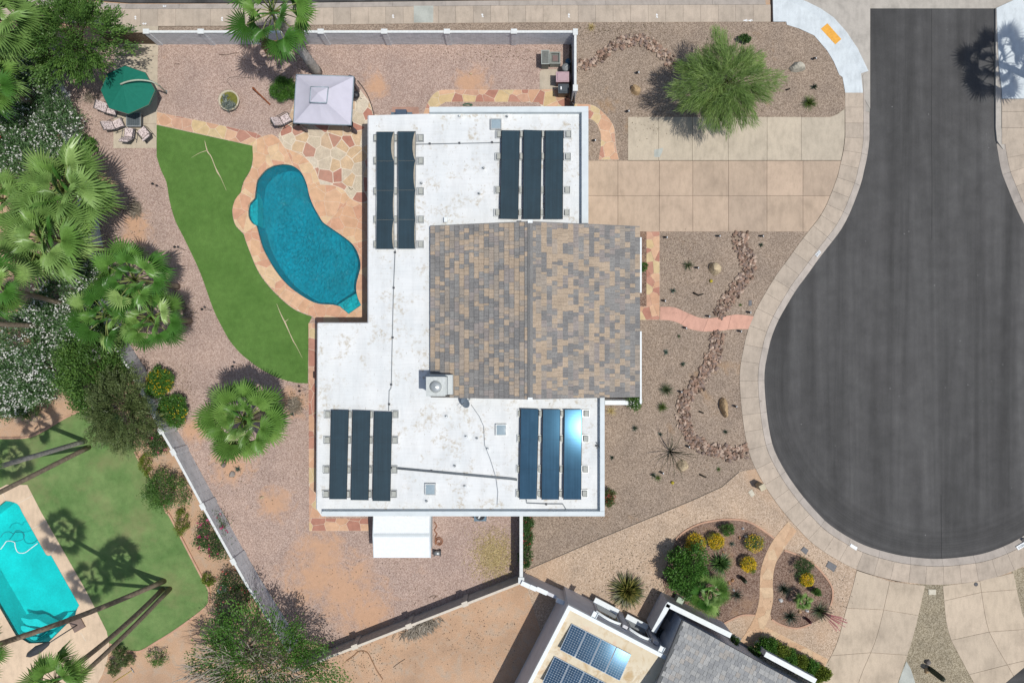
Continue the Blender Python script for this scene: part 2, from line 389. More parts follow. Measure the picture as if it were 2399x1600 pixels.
band('walk', TOPL, 14, 54, .02, .022, CONC, 41, 'sidewalk', 'sidewalk_slab', skip=lambda q: False)
# kerb ramp of new concrete
root = struct(slab('kerb_ramp', T(3, 0, [(40, -40), (45, 203), (163, 203), (170, 232), (280, 266), (420, 330), (540, 470), (600, 570), (650, 690), (680, 712), (705, 855), (862, 855), (845, 675), (800, 590), (745, 480), (660, 370), (560, 250), (440, 150), (320, 70), (190, 20), (110, -40)]), .03, .14, CONC_NEW))
slab('ramp_lip', T(3, 0, [(862, 855), (845, 675), (800, 590), (745, 480), (660, 370), (560, 250), (440, 150), (320, 70), (190, 20), (110, -40), (200, -40), (350, 18), (480, 82), (600, 165), (720, 300), (820, 450), (918, 655), (850, 677), (868, 855)]), .022, .14, CONC_NEW, root)
struct(slab('gutter_apron', T(3, 0, [(200, -40), (350, 18), (480, 82), (600, 165), (720, 300), (820, 450), (918, 655), (868, 690), (880, 900), (905, 950), (935, 1000), (936, -60)]), -.005, .14, CONC_APRON))
struct(slab('gutter_apron', [(1985, 100), (2038, 100), (2038, 262), (1985, 262)], -.03, .14, CONC_APRON))
slab('tactile_pad', T(3, 0, [(480, 270), (540, 220), (668, 365), (613, 413)]), .042, .02, YELLOWPAD, root)
root = struct(slab('kerb_ramp', [(2334, 20), (2420, -20), (2420, 232), (2347, 232), (2347, 215), (2340, 160)], .028, .14, CONC_NEW))
struct(slab('gutter_apron', [(2333, 20), (2346, 20), (2346, 300), (2362, 345), (2420, 345), (2420, 350), (2350, 350), (2336, 330), (2333, 300)], .0, .14, CONC_APRON))
for i, (a, b) in enumerate(((233, 262), (262.6, 300), (300.6, 338))): slab('sidewalk_slab', [(2347, a), (2420, a), (2420, b), (2347, b)], .02, .12, CONC, root)
vl = tag(slab('utility_vault_lid', T(1, 0, [(1448, 58), (1628, 58), (1626, 212), (1448, 212)]), .03, .1, CONC_RAMP), 'pale grey-green concrete vault lid set in the sidewalk at the top', 'vault lid')

# ---- yards
ARC = [(x, y) for x, y in T(3, 0, [(45, 205), (165, 205), (170, 230), (280, 265), (420, 330), (540, 470), (600, 570), (650, 690), (680, 710), (707, 855), (707, 1000)])]
struct(slab('wall_verge', [(372, 63), (600, 62), (760, 59), (1050, 54), (1336, 52), (1336, 108), (372, 108)], -.005, .2, GRAVEL_FRONT))
G3 = [(1334, 52), (1800, 52)]+ARC+T(3, 0, [(690, 1030), (640, 1060), (560, 1080)])+[(1880, 275), (1471, 275), (1471, 378), (1340, 378), (1334, 262)]
struct(slab('front_yard', G3, 0, .2, GRAVEL_FRONT))
INN = [p for p in offset(resample(CL, 12), 59.5)]
IN4 = [p for p in INN if 540 < p[1] < 1107 and p[0] < 1900]
G4 = [(1380, 541)]+IN4+T(2, 2, [(2080, 1195), (1925, 1330), (1650, 1455), (1380, 1567)])+T(2, 3, [(800, 240), (430, 400), (130, 530)])+[(1221, 1345), (1221, 1180), (1380, 1150)]
struct(slab('front_yard', G4, .002, .2, GRAVEL_FRONT))
IN5 = [p for p in INN if (1095 < p[1] or p[0] > 1840) and p[1] > 1090 and p[0] < 2430]
G5 = [p for p in IN5 if p[0] < 2012]+[(2004, 1336), (1990, 1400), (1950, 1500), (1900, 1680), (1330, 1680), (1225, 1347)]+T(2, 3, [(135, 528), (430, 402), (800, 242)])+T(2, 2, [(1385, 1567), (1650, 1457), (1925, 1332), (2080, 1197)])
struct(slab('neighbour_front_yard', G5, -.004, .2, GRAVEL_TAN))
struct(slab('driveway_verge', [(1880, 1680), (1960, 1318), (2010, 1338), (2100, 1362), (2200, 1369), (2300, 1356), (2420, 1318), (2500, 1680)], -.014, .2, GRAVEL_TAN))
struct(slab('verge_between_driveways', [(2140, 1368), (2230, 1368), (2330, 1620), (2330, 1680), (2080, 1680)], -.006, .2, GRAVEL_GREEN))
struct(slab('neighbour_side_yard', [(2370, 1335), (2480, 1310), (2480, 1680), (2390, 1500)], -.006, .2, GRAVEL_GREEN))
BACK = [(110, 104), (1337, 104), (1337, 262), (1222, 1200), (1222, 1346), (784, 1516), (700, 1502), (648, 1417), (574, 1294), (505, 1170), (439, 1048), (411, 1000), (339, 861), (293, 790), (238, 560), (207, 383), (189, 329), (176, 278), (163, 225), (110, 150)]
DECKO = smooth([(615, 320), (638, 316), (655, 328), (667.6, 347), (684, 353.5), (710, 366), (727.6, 383), (739, 400), (750.6, 433)], 3)+smooth([(779, 434.5), (804, 444.7), (819.5, 464), (837, 474), (850, 476)], 3)+[(874, 477), (874, 560), (874, 650), (874, 758), (800, 758), (745, 758)]+smooth([(732.7, 741), (712, 734), (689, 723), (664, 703.7), (638, 678), (615, 650), (600, 624), (589.6, 599), (577, 566), (572, 548)], 3)+smooth([(564, 540), (551, 525), (545, 494), (551, 469), (565, 451)], 3)+smooth([(572, 425.5), (587, 400), (593, 375), (592, 343), (600, 327)], 3)
struct(slab('back_yard', BACK, .0, .2, GRAVEL_BACK, holes=[POOL]))
struct(slab('neighbour_dirt_yard', [(784, 1518), (1222, 1348), (1330, 1400), (1330, 1700), (560, 1700), (702, 1504)], -.006, .2, DIRT))

# ---- flagstones
def clip(poly, p, n):
    out = []; m = len(poly)
    for i in range(m):
        a, b = poly[i], poly[(i+1) % m]; da = (a[0]-p[0])*n[0]+(a[1]-p[1])*n[1]; db = (b[0]-p[0])*n[0]+(b[1]-p[1])*n[1]
        if da <= 0: out.append(a)
        if (da < 0 < db) or (db < 0 < da):
            t = da/(da-db); out.append((a[0]+(b[0]-a[0])*t, a[1]+(b[1]-a[1])*t))
    return out
def inset(poly, d):
    q = []
    for p in poly:
        if not q or (p[0]-q[-1][0])**2+(p[1]-q[-1][1])**2 > .04: q.append(p)
    if len(q) > 2 and (q[0][0]-q[-1][0])**2+(q[0][1]-q[-1][1])**2 < .04: q.pop()
    if len(q) < 3: return None
    if area2(q) < 0: q.reverse()
    n = len(q); out = []
    for i in range(n):
        a, b, c = Vector(q[i-1]), Vector(q[i]), Vector(q[(i+1) % n]); u = (b-a).normalized(); v = (c-b).normalized()
        n1 = Vector((-u.y, u.x)); n2 = Vector((-v.y, v.x)); m = n1+n2
        if m.length < .2: m = n1
        m.normalize(); out.append(tuple(b+m*min(d/max(m.dot(n1), .45), d*2)))
    return out if area2(out) > 8 else None
def flagstones(root, region, cell, m, z, seed, gap=1.0, proud=.022, pts=None, minarea=14, name='flagstone'):
    rg = random.Random(seed)
    xs = [p[0] for p in region]; ys = [p[1] for p in region]
    if pts is None:
        pts = []; x = min(xs)-cell
        while x < max(xs)+cell:
            y = min(ys)-cell
            while y < max(ys)+cell:
                pts.append((x+rg.uniform(-.46, .46)*cell, y+rg.uniform(-.46, .46)*cell)); y += cell
            x += cell
    for i, p in enumerate(pts):
        poly = list(region)
        near = sorted((q for q in pts if q is not p and abs(q[0]-p[0]) < 3*cell and abs(q[1]-p[1]) < 3*cell), key=lambda q: (q[0]-p[0])**2+(q[1]-p[1])**2)[:22]
        for q in near:
            poly = clip(poly, ((p[0]+q[0])/2, (p[1]+q[1])/2), (q[0]-p[0], q[1]-p[1]))
            if len(poly) < 3: break
        if len(poly) < 3 or abs(area2(poly))/2 < minarea: continue
        ins = inset(poly, gap/2)
        if not ins: continue
        wv = W2(ins); c = (sum(q[0] for q in wv)/len(wv), sum(q[1] for q in wv)/len(wv))
        loc = [(q[0]-c[0], q[1]-c[1]) for q in wv]; mb = MB()
        try: mb.prism(loc, -.03, proud+rg.uniform(-.004, .004))
        except Exception: continue
        rl = root.location; link(name, mb.mesh(name, m), root, (c[0]-rl.x, c[1]-rl.y, z-rl.z))
def nearest(loop, p): return min(range(len(loop)), key=lambda i: (loop[i][0]-p[0])**2+(loop[i][1]-p[1])**2)
deck = struct(slab('pool_deck', DECKO, .02, .2, MORTAR, holes=[POOL]))
CUTS = [((640, 390), (618, 320)), ((690, 392), (668, 346)), ((722, 445), (750, 436)), ((766, 521+5), (784, 502)), ((827, 571), (848, 553)), ((845, 640), (874, 640)), ((846, 715), (874, 758)), ((817, 735), (813, 758)), ((727, 705), (717, 736)), ((670, 667), (651, 686)), ((624, 604), (600, 617)), ((598, 527), (577, 546)), ((595, 467), (567, 450)), ((601, 432), (580, 411))]
ci = [(nearest(POOL, a), nearest(DECKO, b)) for a, b in CUTS]
def seg(loop, i, j): return loop[i:j+1] if j >= i else loop[i:]+loop[:j+1]
for k in range(len(ci)):
    (i0, o0), (i1, o1) = ci[k], ci[(k+1) % len(ci)]
    region = seg(DECKO, o0, o1)+seg(POOL, i0, i1)[::-1]
    flagstones(deck, region, 28, FS_DECK, .02, 100+k, gap=.75)
PATIO = smooth([(652, 319), (662, 300), (674, 281), (684, 255), (692, 236)], 3)+[(700, 215), (760, 190), (820, 190)]+smooth([(837, 204), (855, 225), (868, 245), (874, 268)], 3)+[(885, 270), (885, 477)]+DECKO[6:38][::-1]
pat = struct(slab('patio', PATIO, .018, .2, MORTAR)); flagstones(pat, PATIO, 27, FS_PATIO, .018, 5, gap=2.2)
PATH1 = [(367.5, 263), (485, 287), (600, 312), (614, 320), (600, 327), (591, 343), (587, 341), (367.5, 292)]
p1 = struct(slab('flagstone_path', PATH1, .02, .2, MORTAR)); flagstones(p1, PATH1, 25, FS_PATH, .02, 6, gap=1.0)
PATH2 = [(992, 300), (992, 267), (1000, 245), (1006, 235), (1012, 225), (1021, 217), (1032, 212), (1044, 211), (1200, 211), (1292, 210), (1320, 212), (1336, 214), (1336, 262), (1320, 262), (1268, 250), (1262, 241), (1200, 240), (1044, 240), (1034, 246), (1015, 258), (1012, 300)]
p2 = struct(slab('flagstone_path', PATH2, .02, .2, MORTAR)); flagstones(p2, PATH2, 27, FS_PATH, .02, 7, gap=1.0)
PATH3 = [(1345.5, 244)]+smooth([(1378.7, 245), (1396.5, 251), (1417, 268), (1432, 286), (1440, 306), (1442.5, 342), (1450, 375)], 3)+[(1401.6, 375)]+smooth([(1406.7, 344.6), (1406.7, 316.5), (1399, 293.5), (1386, 281), (1372, 279)], 3)+[(1345, 279)]
p3 = struct(slab('flagstone_path', PATH3, .02, .2, MORTAR)); flagstones(p3, PATH3, 27, FS_PATH, .02, 8, gap=1.0)
PATH4 = [(722.5, 757), (764, 757), (764, 1213), (864, 1213), (864, 1243), (724.5, 1243)]
p4 = struct(slab('flagstone_path', PATH4, .02, .2, MORTAR)); flagstones(p4, PATH4[:2]+[(764, 1213), (724, 1213)], 29, FS_PATH, .02, 9, gap=.9); flagstones(p4, [(724, 1213), (864, 1213), (864, 1243), (724.5, 1243)], 26, FS_PATH, .02, 19, gap=.9)
PATH5 = [(1514, 543), (1545, 543), (1545, 749.5), (1480, 749.5), (1480, 718), (1514, 718)]
p5 = struct(slab('flagstone_path', PATH5, .02, .2, MORTAR)); flagstones(p5, PATH5, 20, FS_PATH, .02, 12, gap=.5)
struct(slab('planting_strip', [(1470, 543), (1513.5, 543), (1513.5, 717), (1470, 717)], .008, .1, MULCH))
# salmon path in four pours
UP = smooth([(1546, 719), (1578, 720), (1608, 732), (1634, 743), (1659, 746), (1698, 741), (1728, 737), (1766, 741)], 4); LO = smooth([(1546, 749.7), (1570, 751), (1590.5, 757), (1613.5, 770), (1646.7, 776.5), (1685, 775), (1723, 771), (1753, 771)], 4)
sp = struct(link('salmon_path', MB().mesh('salmon_path', SALMON)))
for a, b in ((0, 9), (9, 16), (16, 22), (22, 28)):
    u = UP[a:b+1]; l_ = LO[a:b+1]; g = Vector((.35, 0))
    u = [(u[0][0]+.3, u[0][1])]+u[1:-1]+[(u[-1][0]-.3, u[-1][1])]; l_ = [(l_[0][0]+.3, l_[0][1])]+l_[1:-1]+[(l_[-1][0]-.3, l_[-1][1])]
    slab('path_slab', u+l_[::-1], .022, .12, SALMON, sp)

# ---- driveway slabs
def slabs(root, name, cells, z, m, gap=.35):
    for q in cells:
        ins = inset(q, gap)
        if ins: slab(name, ins, z, .14, m, root)
IND = sorted([p for p in INN if 262 < p[1] < 560 and p[0] > 1850], key=lambda p: p[1])
def xat(y): 
    for a, b in zip(IND[:-1], IND[1:]):
        if a[1] <= y <= b[1]: return a[0]+(b[0]-a[0])*(y-a[1])/max(b[1]-a[1], 1e-6)
    return IND[0][0] if y < IND[0][1] else IND[-1][0]
dw = struct(link('driveway', MB().mesh('driveway', CONC_DRIVE)))
XS = [1340, 1447.6, 1544.6, 1623, 1706.6, 1796.7, 1881]
for y0, y1 in ((377, 459), (459, 543)):
    cells = [[(a, y0), (b, y0), (b, y1), (a, y1)] for a, b in zip(XS[:-1], XS[1:])]
    ys = [y0+(y1-y0)*k/6 for k in range(7)]; cells.append([(1881, y0)]+[(xat(y), y) for y in ys if xat(y) > 1884]+([(1881, y1)] if xat(y1) > 1884 else [(1881.5, 541)]))
    slabs(dw, 'concrete_slab', cells, .018, CONC_DRIVE)
pad = struct(link('parking_pad', MB().mesh('parking_pad', CONC_PAD)))
XP = [1471, 1543, 1622, 1706, 1797, 1877]
cells = [[(a, 274.5), (b, 274.5), (b, 376.5), (a, 376.5)] for a, b in zip(XP[:-1], XP[1:])]
cells.append([(1877, 275), (1945, 275), (1962, 268), (1975, 258), (xat(263)-.5, 256)]+[(xat(y)-.5, y) for y in range(265, 376, 15)]+[(xat(376)-.5, 376.5), (1877, 376.5)])
slabs(pad, 'concrete_slab', cells, .02, CONC_PAD)
slab('concrete_patch', T(2, 0, [(1303, 1378), (1385, 1360), (1376, 1400), (1352, 1445), (1303, 1445)]), .024, .02, CONC_RAMP, pad)
# left patio slab by the gate
lp = struct(link('gate_walk', MB().mesh('gate_walk', CONC_PAD)))
slabs(lp, 'concrete_slab', [[(268, 58), (371, 58), (371, 80), (268, 80)], [(268, 80), (371, 80), (371, 131), (268, 131)], [(267, 131), (370, 131), (368.5, 291), (266, 291)], [(266, 291), (368, 291), (367, 348), (265.5, 348)]], .02, CONC_PAD)
# ---- turf
TURFP = [(367.5, 293.5), (590, 342)]+smooth([(593, 344), (592, 375), (586, 400), (571, 425.5), (564, 451)], 3)+smooth([(550, 469), (544, 494), (550, 525), (563, 541), (571, 549)], 3)+smooth([(576, 566), (588.6, 599), (599, 624.5), (614, 651), (637, 679), (663, 704.7), (688, 724), (711, 735), (731, 742)], 3)+[(724, 757), (722, 830), (721.5, 898)]+smooth([(697, 897), (669, 890.6), (640, 880), (606, 861), (582, 843), (561.5, 825.5), (538.5, 798), (520, 765), (500, 724), (472, 645), (449, 594), (429, 553), (411, 517), (398, 471.5), (390.5, 428), (378, 400), (367.5, 367.5)], 3)
struct(slab('artificial_lawn', TURFP, .035, .1, TURF))
# sandy open seams in the turf
SAND = m_plain('seam_sand', (.55, .44, .31), .95, .1, var=.2, scale=12)
def ribbon(name, pts, widths, z, m, parent=None, thick=.015):
    L = []; Rr = []
    for i, p in enumerate(pts):
        a = Vector(pts[max(i-1, 0)]); b = Vector(pts[min(i+1, len(pts)-1)]); t = (b-a).normalized(); n = Vector((-t.y, t.x))*widths[i]/2
        L.append(tuple(Vector(p)+n)); Rr.append(tuple(Vector(p)-n))
    return slab(name, L+Rr[::-1], z, thick, m, parent)
def seam(pts, ws, name='turf_seam'):
    return struct(ribbon(name, smooth(pts, 3), list(np.interp(np.linspace(0, 1, (len(pts)-1)*3+1), np.linspace(0, 1, len(ws)), ws)), .042, SAND))
seam(T(0, 0, [(1880, 1290), (1905, 1390), (1940, 1440), (1975, 1530), (2000, 1585)])+T(0, 1, [(2030, 70), (2080, 185)]), [.3, 2.6, 1.6, 1.5, 3.2, .8, .4])
seam(T(0, 0, [(1760, 1450), (1840, 1405), (1905, 1385)]), [.3, .8, 1.4])
seam(T(1, 1, [(190, 1220), (230, 1320), (270, 1400), (310, 1490), (345, 1567)])+T(1, 2, [(370, 40), (425, 150)]), [.3, 1.6, 2.8, 1.4, 1.9, 1.0, .4])
seam(T(1, 1, [(270, 1385), (298, 1362)]), [1.6, .4])
for q, w_ in (([(2185, 19), (2185.6, 160), (2184.6, 300), (2186, 430), (2185.4, 560)], .6), ([(2207, 1160), (2207.6, 1230), (2208, 1309)], 1.0)):
    q = smooth(q, 4); struct(ribbon('pavement_seam', q, [w_]*len(q), -.114, SEAMD, None, .01))

# ---------------------------------------------------------------- pools
def m_water(name, tint, rip=6, hl=.05, gl=.5, dens=.5):
    s = NT(name); nz = s.n('TexNoise', i_Scale=rip, i_Detail=4, i_Roughness=.6, i_Vector=s.P(), i_Distortion=.8)
    wv = s.math('ADD', nz.outputs['Fac'], s.math('MULTIPLY', s.noise(rip*.22, 3), 2))
    bp = s.n('Bump', i_Strength=1.0, i_Distance=hl, i_Height=wv)
    tr = s.n('BsdfTransparent'); tr.inputs[0].default_value = (*tint, 1)
    g = s.n('BsdfGlossy'); g.inputs['Roughness'].default_value = .06; s.l(bp.outputs[0], g.inputs['Normal'])
    fr = s.n('Fresnel', i_IOR=1.33); s.l(bp.outputs[0], fr.inputs['Normal'])
    df = s.n('BsdfDiffuse'); df.inputs[0].default_value = (tint[0]*.45, tint[1]*.45, tint[2]*.45, 1); s.l(bp.outputs[0], df.inputs['Normal'])
    m0 = s.n('MixShader', i_0=dens); s.l(tr.outputs[0], m0.inputs[1]); s.l(df.outputs[0], m0.inputs[2])
    mx = s.n('MixShader'); s.l(fr.outputs[0], mx.inputs[0]); s.l(m0.outputs[0], mx.inputs[1]); s.l(g.outputs[0], mx.inputs[2])
    s.l(mx.outputs[0], s.out.inputs[0]); return s.m
def m_plaster(name, c):
    s = NT(name); vo = s.n('TexVoronoi', i_Scale=1.6, i_Vector=s.P(), feature='DISTANCE_TO_EDGE')
    cc = s.ramp(s.noise(.6, 5), [(.3, sc3(c, .82)), (.7, sc3(c, 1.15))])
    return s.col(s.mix(.5, cc, s.ramp(s.noise(8, 4, .7), [(.3, .8), (.7, 1.2)]), 'MULTIPLY'), .8, .2)
PL1 = m_plaster('pool_plaster_blue', (.055, .40, .47)); PL1B = m_plaster('pool_plaster_pale', (.62, .66, .62))
WAT1 = m_water('pool_water', (.14, .88, .98), 4.5, .22, dens=.2)
PL2 = m_plaster('pool_plaster_turquoise', (.10, .74, .74)); PL2B = m_plaster('pool_step_white', (.50, .80, .80))
WAT2 = m_water('pool_water_turquoise', (.18, .90, .90), 4, .03, dens=.12)
TILEBAND = m_plain('waterline_tile', (.012, .05, .075), .3, .5)
def basin(name, loop, depth, m, wl, label, wmat):
    mb = MB(); lw = W2(loop); n = len(lw)
    if area2(lw) < 0: lw.reverse()
    cx = sum(p[0] for p in lw)/n; cy = sum(p[1] for p in lw)/n
    inner = [(p[0]+(cx-p[0])*.025, p[1]+(cy-p[1])*.025) for p in lw]
    for i in range(n):
        a, b, c, d = lw[i], lw[(i+1) % n], inner[(i+1) % n], inner[i]
        mb.face([(a[0], a[1], .03), (a[0], a[1], wl-.14), (b[0], b[1], wl-.14), (b[0], b[1], .03)], 1)
        mb.face([(a[0], a[1], wl-.14), (d[0], d[1], -depth), (c[0], c[1], -depth), (b[0], b[1], wl-.14)], 0)
    tr = tessellate_polygon([[Vector((*q, 0)) for q in inner]]); mb.mesh_([(q[0], q[1], -depth) for q in inner], [t for t in tr])
    o = mb.build(name, [m, TILEBAND]); tag(o, label, 'swimming pool')
    mb = MB(); ws = [(p[0]+(cx-p[0])*.0006, p[1]+(cy-p[1])*.0006) for p in lw]
    mb.prism(ws, wl-.01, wl, top_only=True); wo = mb.build('water', wmat, o)
    return o
pool = basin('swimming_pool', POOL, 1.5, PL1, -.10, 'freeform kidney shaped pool with deep teal water beside the house', WAT1)
# entry steps and tanning alcove
ST = [(740, 1230), (778, 1262), (815, 1290), (850, 1315)]; SU = [(920, 1115), (935, 1165), (950, 1200), (965, 1235)]
for k in range(3):
    q = T(1, 1, [ST[k], SU[k], SU[k+1], ST[k+1]]); slab('pool_step', inset(q, .25), -.26+.05*k, .9, PL1B, pool)
slab('pool_bench', inset(POOL[nearest(POOL, (601, 529)):nearest(POOL, (599, 455))+1], .8), -.3, 1.0, PL1B, pool)
DECK2 = [(-160, 1230), (-10, 1148), (2, 1142), (15, 1135), (64, 1135.6), (97, 1200), (196.5, 1373.5), (222, 1422), (250, 1478), (256, 1508), (252, 1545), (240, 1580), (222, 1612), (190, 1680), (-160, 1680)]
LAWNP = [(-140, 1020), (0, 1027), (60, 1025), (100, 1010), (118, 1000)]+smooth([(130, 992), (160, 975), (190, 962), (217, 950), (260, 955), (300, 1010), (316, 1058), (332, 1088), (360, 1129), (388, 1195), (398, 1208), (434, 1277), (472, 1350), (488, 1378), (490, 1400), (482, 1422), (419, 1470), (362, 1506), (327, 1525), (296, 1523), (270, 1511), (240, 1500)], 3)+[(180, 1380), (60, 1180), (20, 1160), (-140, 1210)]
struct(slab('neighbour_soil', [(-160, 880), (200, 900), (300, 870), (339, 861), (411, 1000), (439, 1048), (505, 1170), (574, 1294), (648, 1417), (702, 1502), (560, 1700), (-160, 1700)], -.06, .2, DIRT, holes=[POOL2]))
struct(slab('neighbour_lawn', LAWNP, .0, .1, LAWN))
d2 = struct(link('neighbour_pool_deck', MB().mesh('neighbour_pool_deck', CONC_DECK)))
mb = MB(); mb.prism(W2(DECK2), -.1, .012, [W2(POOL2)]); mb.build('deck_slab', CONC_DECK, d2)
JOINT = m_plain('pale_joint', (.66, .60, .5), .9, .2)
for a, b in (((0, 1350), (50, 1445)), ((160, 1490), (300, 1412))): 
    q = T(0, 2, [a, b]); ribbon('deck_joint', q, [1, 1], .016, JOINT, d2, .01)
for a, b in (((290, 155), (430, 75)), ((470, 385), (520, 315)), ((600, 610), (690, 560)), ((0, 960), (40, 940)), ((740, 1100), (790, 1180)), ((640, 1330), (810, 1567))):
    q = T(0, 3, [a, b]); ribbon('deck_joint', q, [1, 1], .016, JOINT, d2, .01)
pool2 = basin('swimming_pool', POOL2, 1.6, PL2, -.08, 'angular turquoise pool in the neighbouring yard at the lower left', WAT2)
for k, pts in enumerate(([(150, 990), (230, 1005), (300, 1000), (370, 1040), (440, 1075), (380, 1090), (300, 1070), (200, 1055)], [(160, 1060), (250, 1080), (350, 1110), (330, 1150), (250, 1130), (170, 1110)], [(240, 1165), (330, 1160), (290, 1195)], [(420, 1120), (480, 1110), (520, 1150), (460, 1180)])):
    slab('pool_step', smooth(T(0, 3, pts), 3, True), -.45+.06*k, .9, PL2B, pool2)
# kerb edging along the neighbour's lawn
ed = struct(ribbon('lawn_edging', smooth([(316, 1058), (332, 1088), (360, 1129), (388, 1195), (398, 1208), (434, 1277), (472, 1350), (488, 1378), (490, 1400), (482, 1422), (419, 1470), (362, 1506), (327, 1525), (296, 1523)], 4), [4]*53, .05, PINKEDGE, thick=.15))
struct(ribbon('lawn_edging', smooth([(-20, 1026), (60, 1025), (100, 1010), (130, 992), (160, 975), (190, 962), (217, 950)], 4), [4]*25, .05, PINKEDGE, thick=.15))
# ---------------------------------------------------------------- block walls
def m_block(name, c, rough=.9):
    s = NT(name); b = s.n('TexBrick', i_Scale=1.0); b.inputs['Color1'].default_value = (*sc3(c, .93), 1); b.inputs['Color2'].default_value = (*sc3(c, 1.08), 1)
    b.inputs['Mortar'].default_value = (*sc3(c, .72), 1); b.inputs['Mortar Size'].default_value = .008; b.inputs['Brick Width'].default_value = .4; b.inputs['Row Height'].default_value = .2
    sx = s.n('SeparateXYZ', i_0=s.P()); ad = s.math('ADD', sx.outputs[0], sx.outputs[1]); cb = s.n('CombineXYZ', i_0=ad, i_1=sx.outputs[2], i_2=0.0); s.l(cb.outputs[0], b.inputs['Vector'])
    cc = s.mix(.6, b.outputs['Color'], s.ramp(s.noise(2.5, 5), [(.3, .82), (.7, 1.15)]), 'MULTIPLY')
    s.bump(b.outputs['Fac'], -.008, .6); return s.col(cc, rough, .2)
BLOCK = m_block('block_wall_grey', (.66, .68, .70)); BLOCKD = m_block('block_wall_dark', (.38, .37, .35))
BLOCKL = m_block('block_wall_light', (.60, .62, .635))
CAPW = m_plain('wall_cap', (.66, .68, .66), .85, .2, var=.08)
CAPT = m_plain('wall_cap_tan', (.60, .54, .45), .85, .2, var=.1)
def wall(label, pts, h, posts=(), th=.13, m=BLOCK, cm=CAPW, cap=.015, pw=.42, ext=.04):
    """pts: pixels of the wall's foot line on the side that faces the camera; it grows to the right of travel"""
    root = empty('block_wall', P(*pts[0], 0), 0, label, 'wall')
    w_ = [Vector(P(*q)[:2]) for q in pts]
    def nrm(i):
        a = w_[max(i-1, 0)]; b = w_[min(i+1, len(w_)-1)]; t = (b-a).normalized(); return Vector((t.y, -t.x))
    for i in range(len(w_)-1):
        a, b = w_[i], w_[i+1]; na, nb = nrm(i)*th, nrm(i+1)*th
        mb = MB(); mb.prism([tuple(a), tuple(b), tuple(b+nb), tuple(a+na)], -.1, h-.05); mb.build('wall_panel', m, root)
        ca, cb = nrm(i)*cap, nrm(i+1)*cap
        mb = MB(); mb.prism([tuple(a-ca), tuple(b-cb), tuple(b+nb+cb), tuple(a+na+ca)], h-.047, h); mb.build('wall_cap', cm, root)
    for q in posts:
        p = Vector(P(*q)[:2])
        k = min(range(len(w_)-1), key=lambda i: abs((p-w_[i]).length+(p-w_[i+1]).length-(w_[i+1]-w_[i]).length))
        t = (w_[k+1]-w_[k]).normalized(); n = Vector((t.y, -t.x)); c = p+n*th/2; rz = math.atan2(t.y, t.x)
        mb = MB(); mb.box((c.x, c.y, (h-.05)/2), (pw-.06, th+.12, h+.05), rz); o = mb.build('pilaster', m, root)
        mb = MB(); mb.box((c.x, c.y, h+.03), (pw, th+.2, .06), rz); mb.build('pilaster_cap', cm, o)
    return root
HW = 1.86
wall('long grey block wall with white cap and pilasters along the top sidewalk', [(1341, 105), (372, 105)], HW, [(1204, 105), (1053, 105), (912, 105), (769, 105), (630, 105), (499, 105), (376, 105)])
wall('short block wall with white cap running from the corner pilaster towards the house', [(1340, 99), (1340, 234)][::-1], HW, [(1340, 230), (1340, 104)])
LW = [(126, 168), (163, 225), (176, 278), (189, 329), (207, 383), (222, 470), (238, 560), (262, 670), (293, 790), (316, 828), (339, 861), (411, 1000), (439, 1048), (505, 1170), (574, 1294), (605, 1348), (648, 1417), (700, 1500)]
wall('curving light grey block wall between the palms and the back yard', LW, HW, [(439, 1048), (505, 1170), (574, 1294), (411, 1000)], m=BLOCKL)
wall('dark block wall with tan cap slanting along the orange dirt yard', [(700, 1548), (784, 1514), (1219, 1345)], 1.5, [(842, 1490), (965, 1443), (1092, 1393)], m=BLOCKD, cm=CAPT)
wall('narrow block wall with white cap between shed yard and flowering vine', [(1217, 1340), (1217, 1180)][::1], 1.8, [(1217, 1338)], m=BLOCKD, th=.2)
# stepped wall to the neighbour's house
sw = empty('stepped_wall', P(1221, 1343), 0, 'stepped grey stucco wall joining the neighbour house to the corner pilaster', 'wall')
a, b = Vector(P(1222, 1338)[:2]), Vector(P(1318, 1382)[:2]); d = (b-a); n = Vector((d.y, -d.x)).normalized()
HS = [1.95, 1.9, 1.7, 1.7, 2.1]; FR = [0, .2, .36, .62, .82, 1.0]
for k in range(5):
    p, q = a+d*FR[k], a+d*FR[k+1]; mb = MB(); mb.prism([tuple(p), tuple(q), tuple(q+n*.22), tuple(p+n*.22)], -.1, HS[k]); o = mb.build('wall_panel', GREYSTUC, sw)
    if k != 3:
        mb = MB(); mb.prism([tuple(p-n*.04), tuple(q-n*.04-d*.01), tuple(q+n*.26-d*.01), tuple(p+n*.26)], HS[k]+.002, HS[k]+.07); mb.build('wall_cap', WHITE, sw)
# gates
GATEB = m_plain('gate_brown', (.115, .078, .045), .6, .4, var=.2)
g = empty('iron_gate', P(318, 104), 0, 'brown double gate of close slats beside the long grey wall', 'gate')
pa, pb = P(262, 104), P(368, 104)
for k in range(2):
    x0 = pa.x+(pb.x-pa.x)*k*.5+.03; x1 = pa.x+(pb.x-pa.x)*(k+1)*.5-.03
    mb = MB()
    for z in (.12, .92, 1.72): mb.box(((x0+x1)/2, pa.y+.0, z), (x1-x0, .05, .06))
    for x in (x0+.03, x1-.03): mb.box((x, pa.y, .92), (.05, .055, 1.7))
    gf = mb.build('gate_leaf', GATEB, g)
    n_ = 14; me = None
    for i in range(n_):
        x = x0+.09+(x1-x0-.18)*i/(n_-1)
        if me is None: me = MB().box((0, 0, .8), (.075, .02, 1.62)).mesh('slat', GATEB)
        link('slat', me, g, (x-g.location.x, .0, .12))
g2 = empty('side_gate', P(1330, 243), 0, 'dark sheet metal gate between house corner and short wall', 'gate')
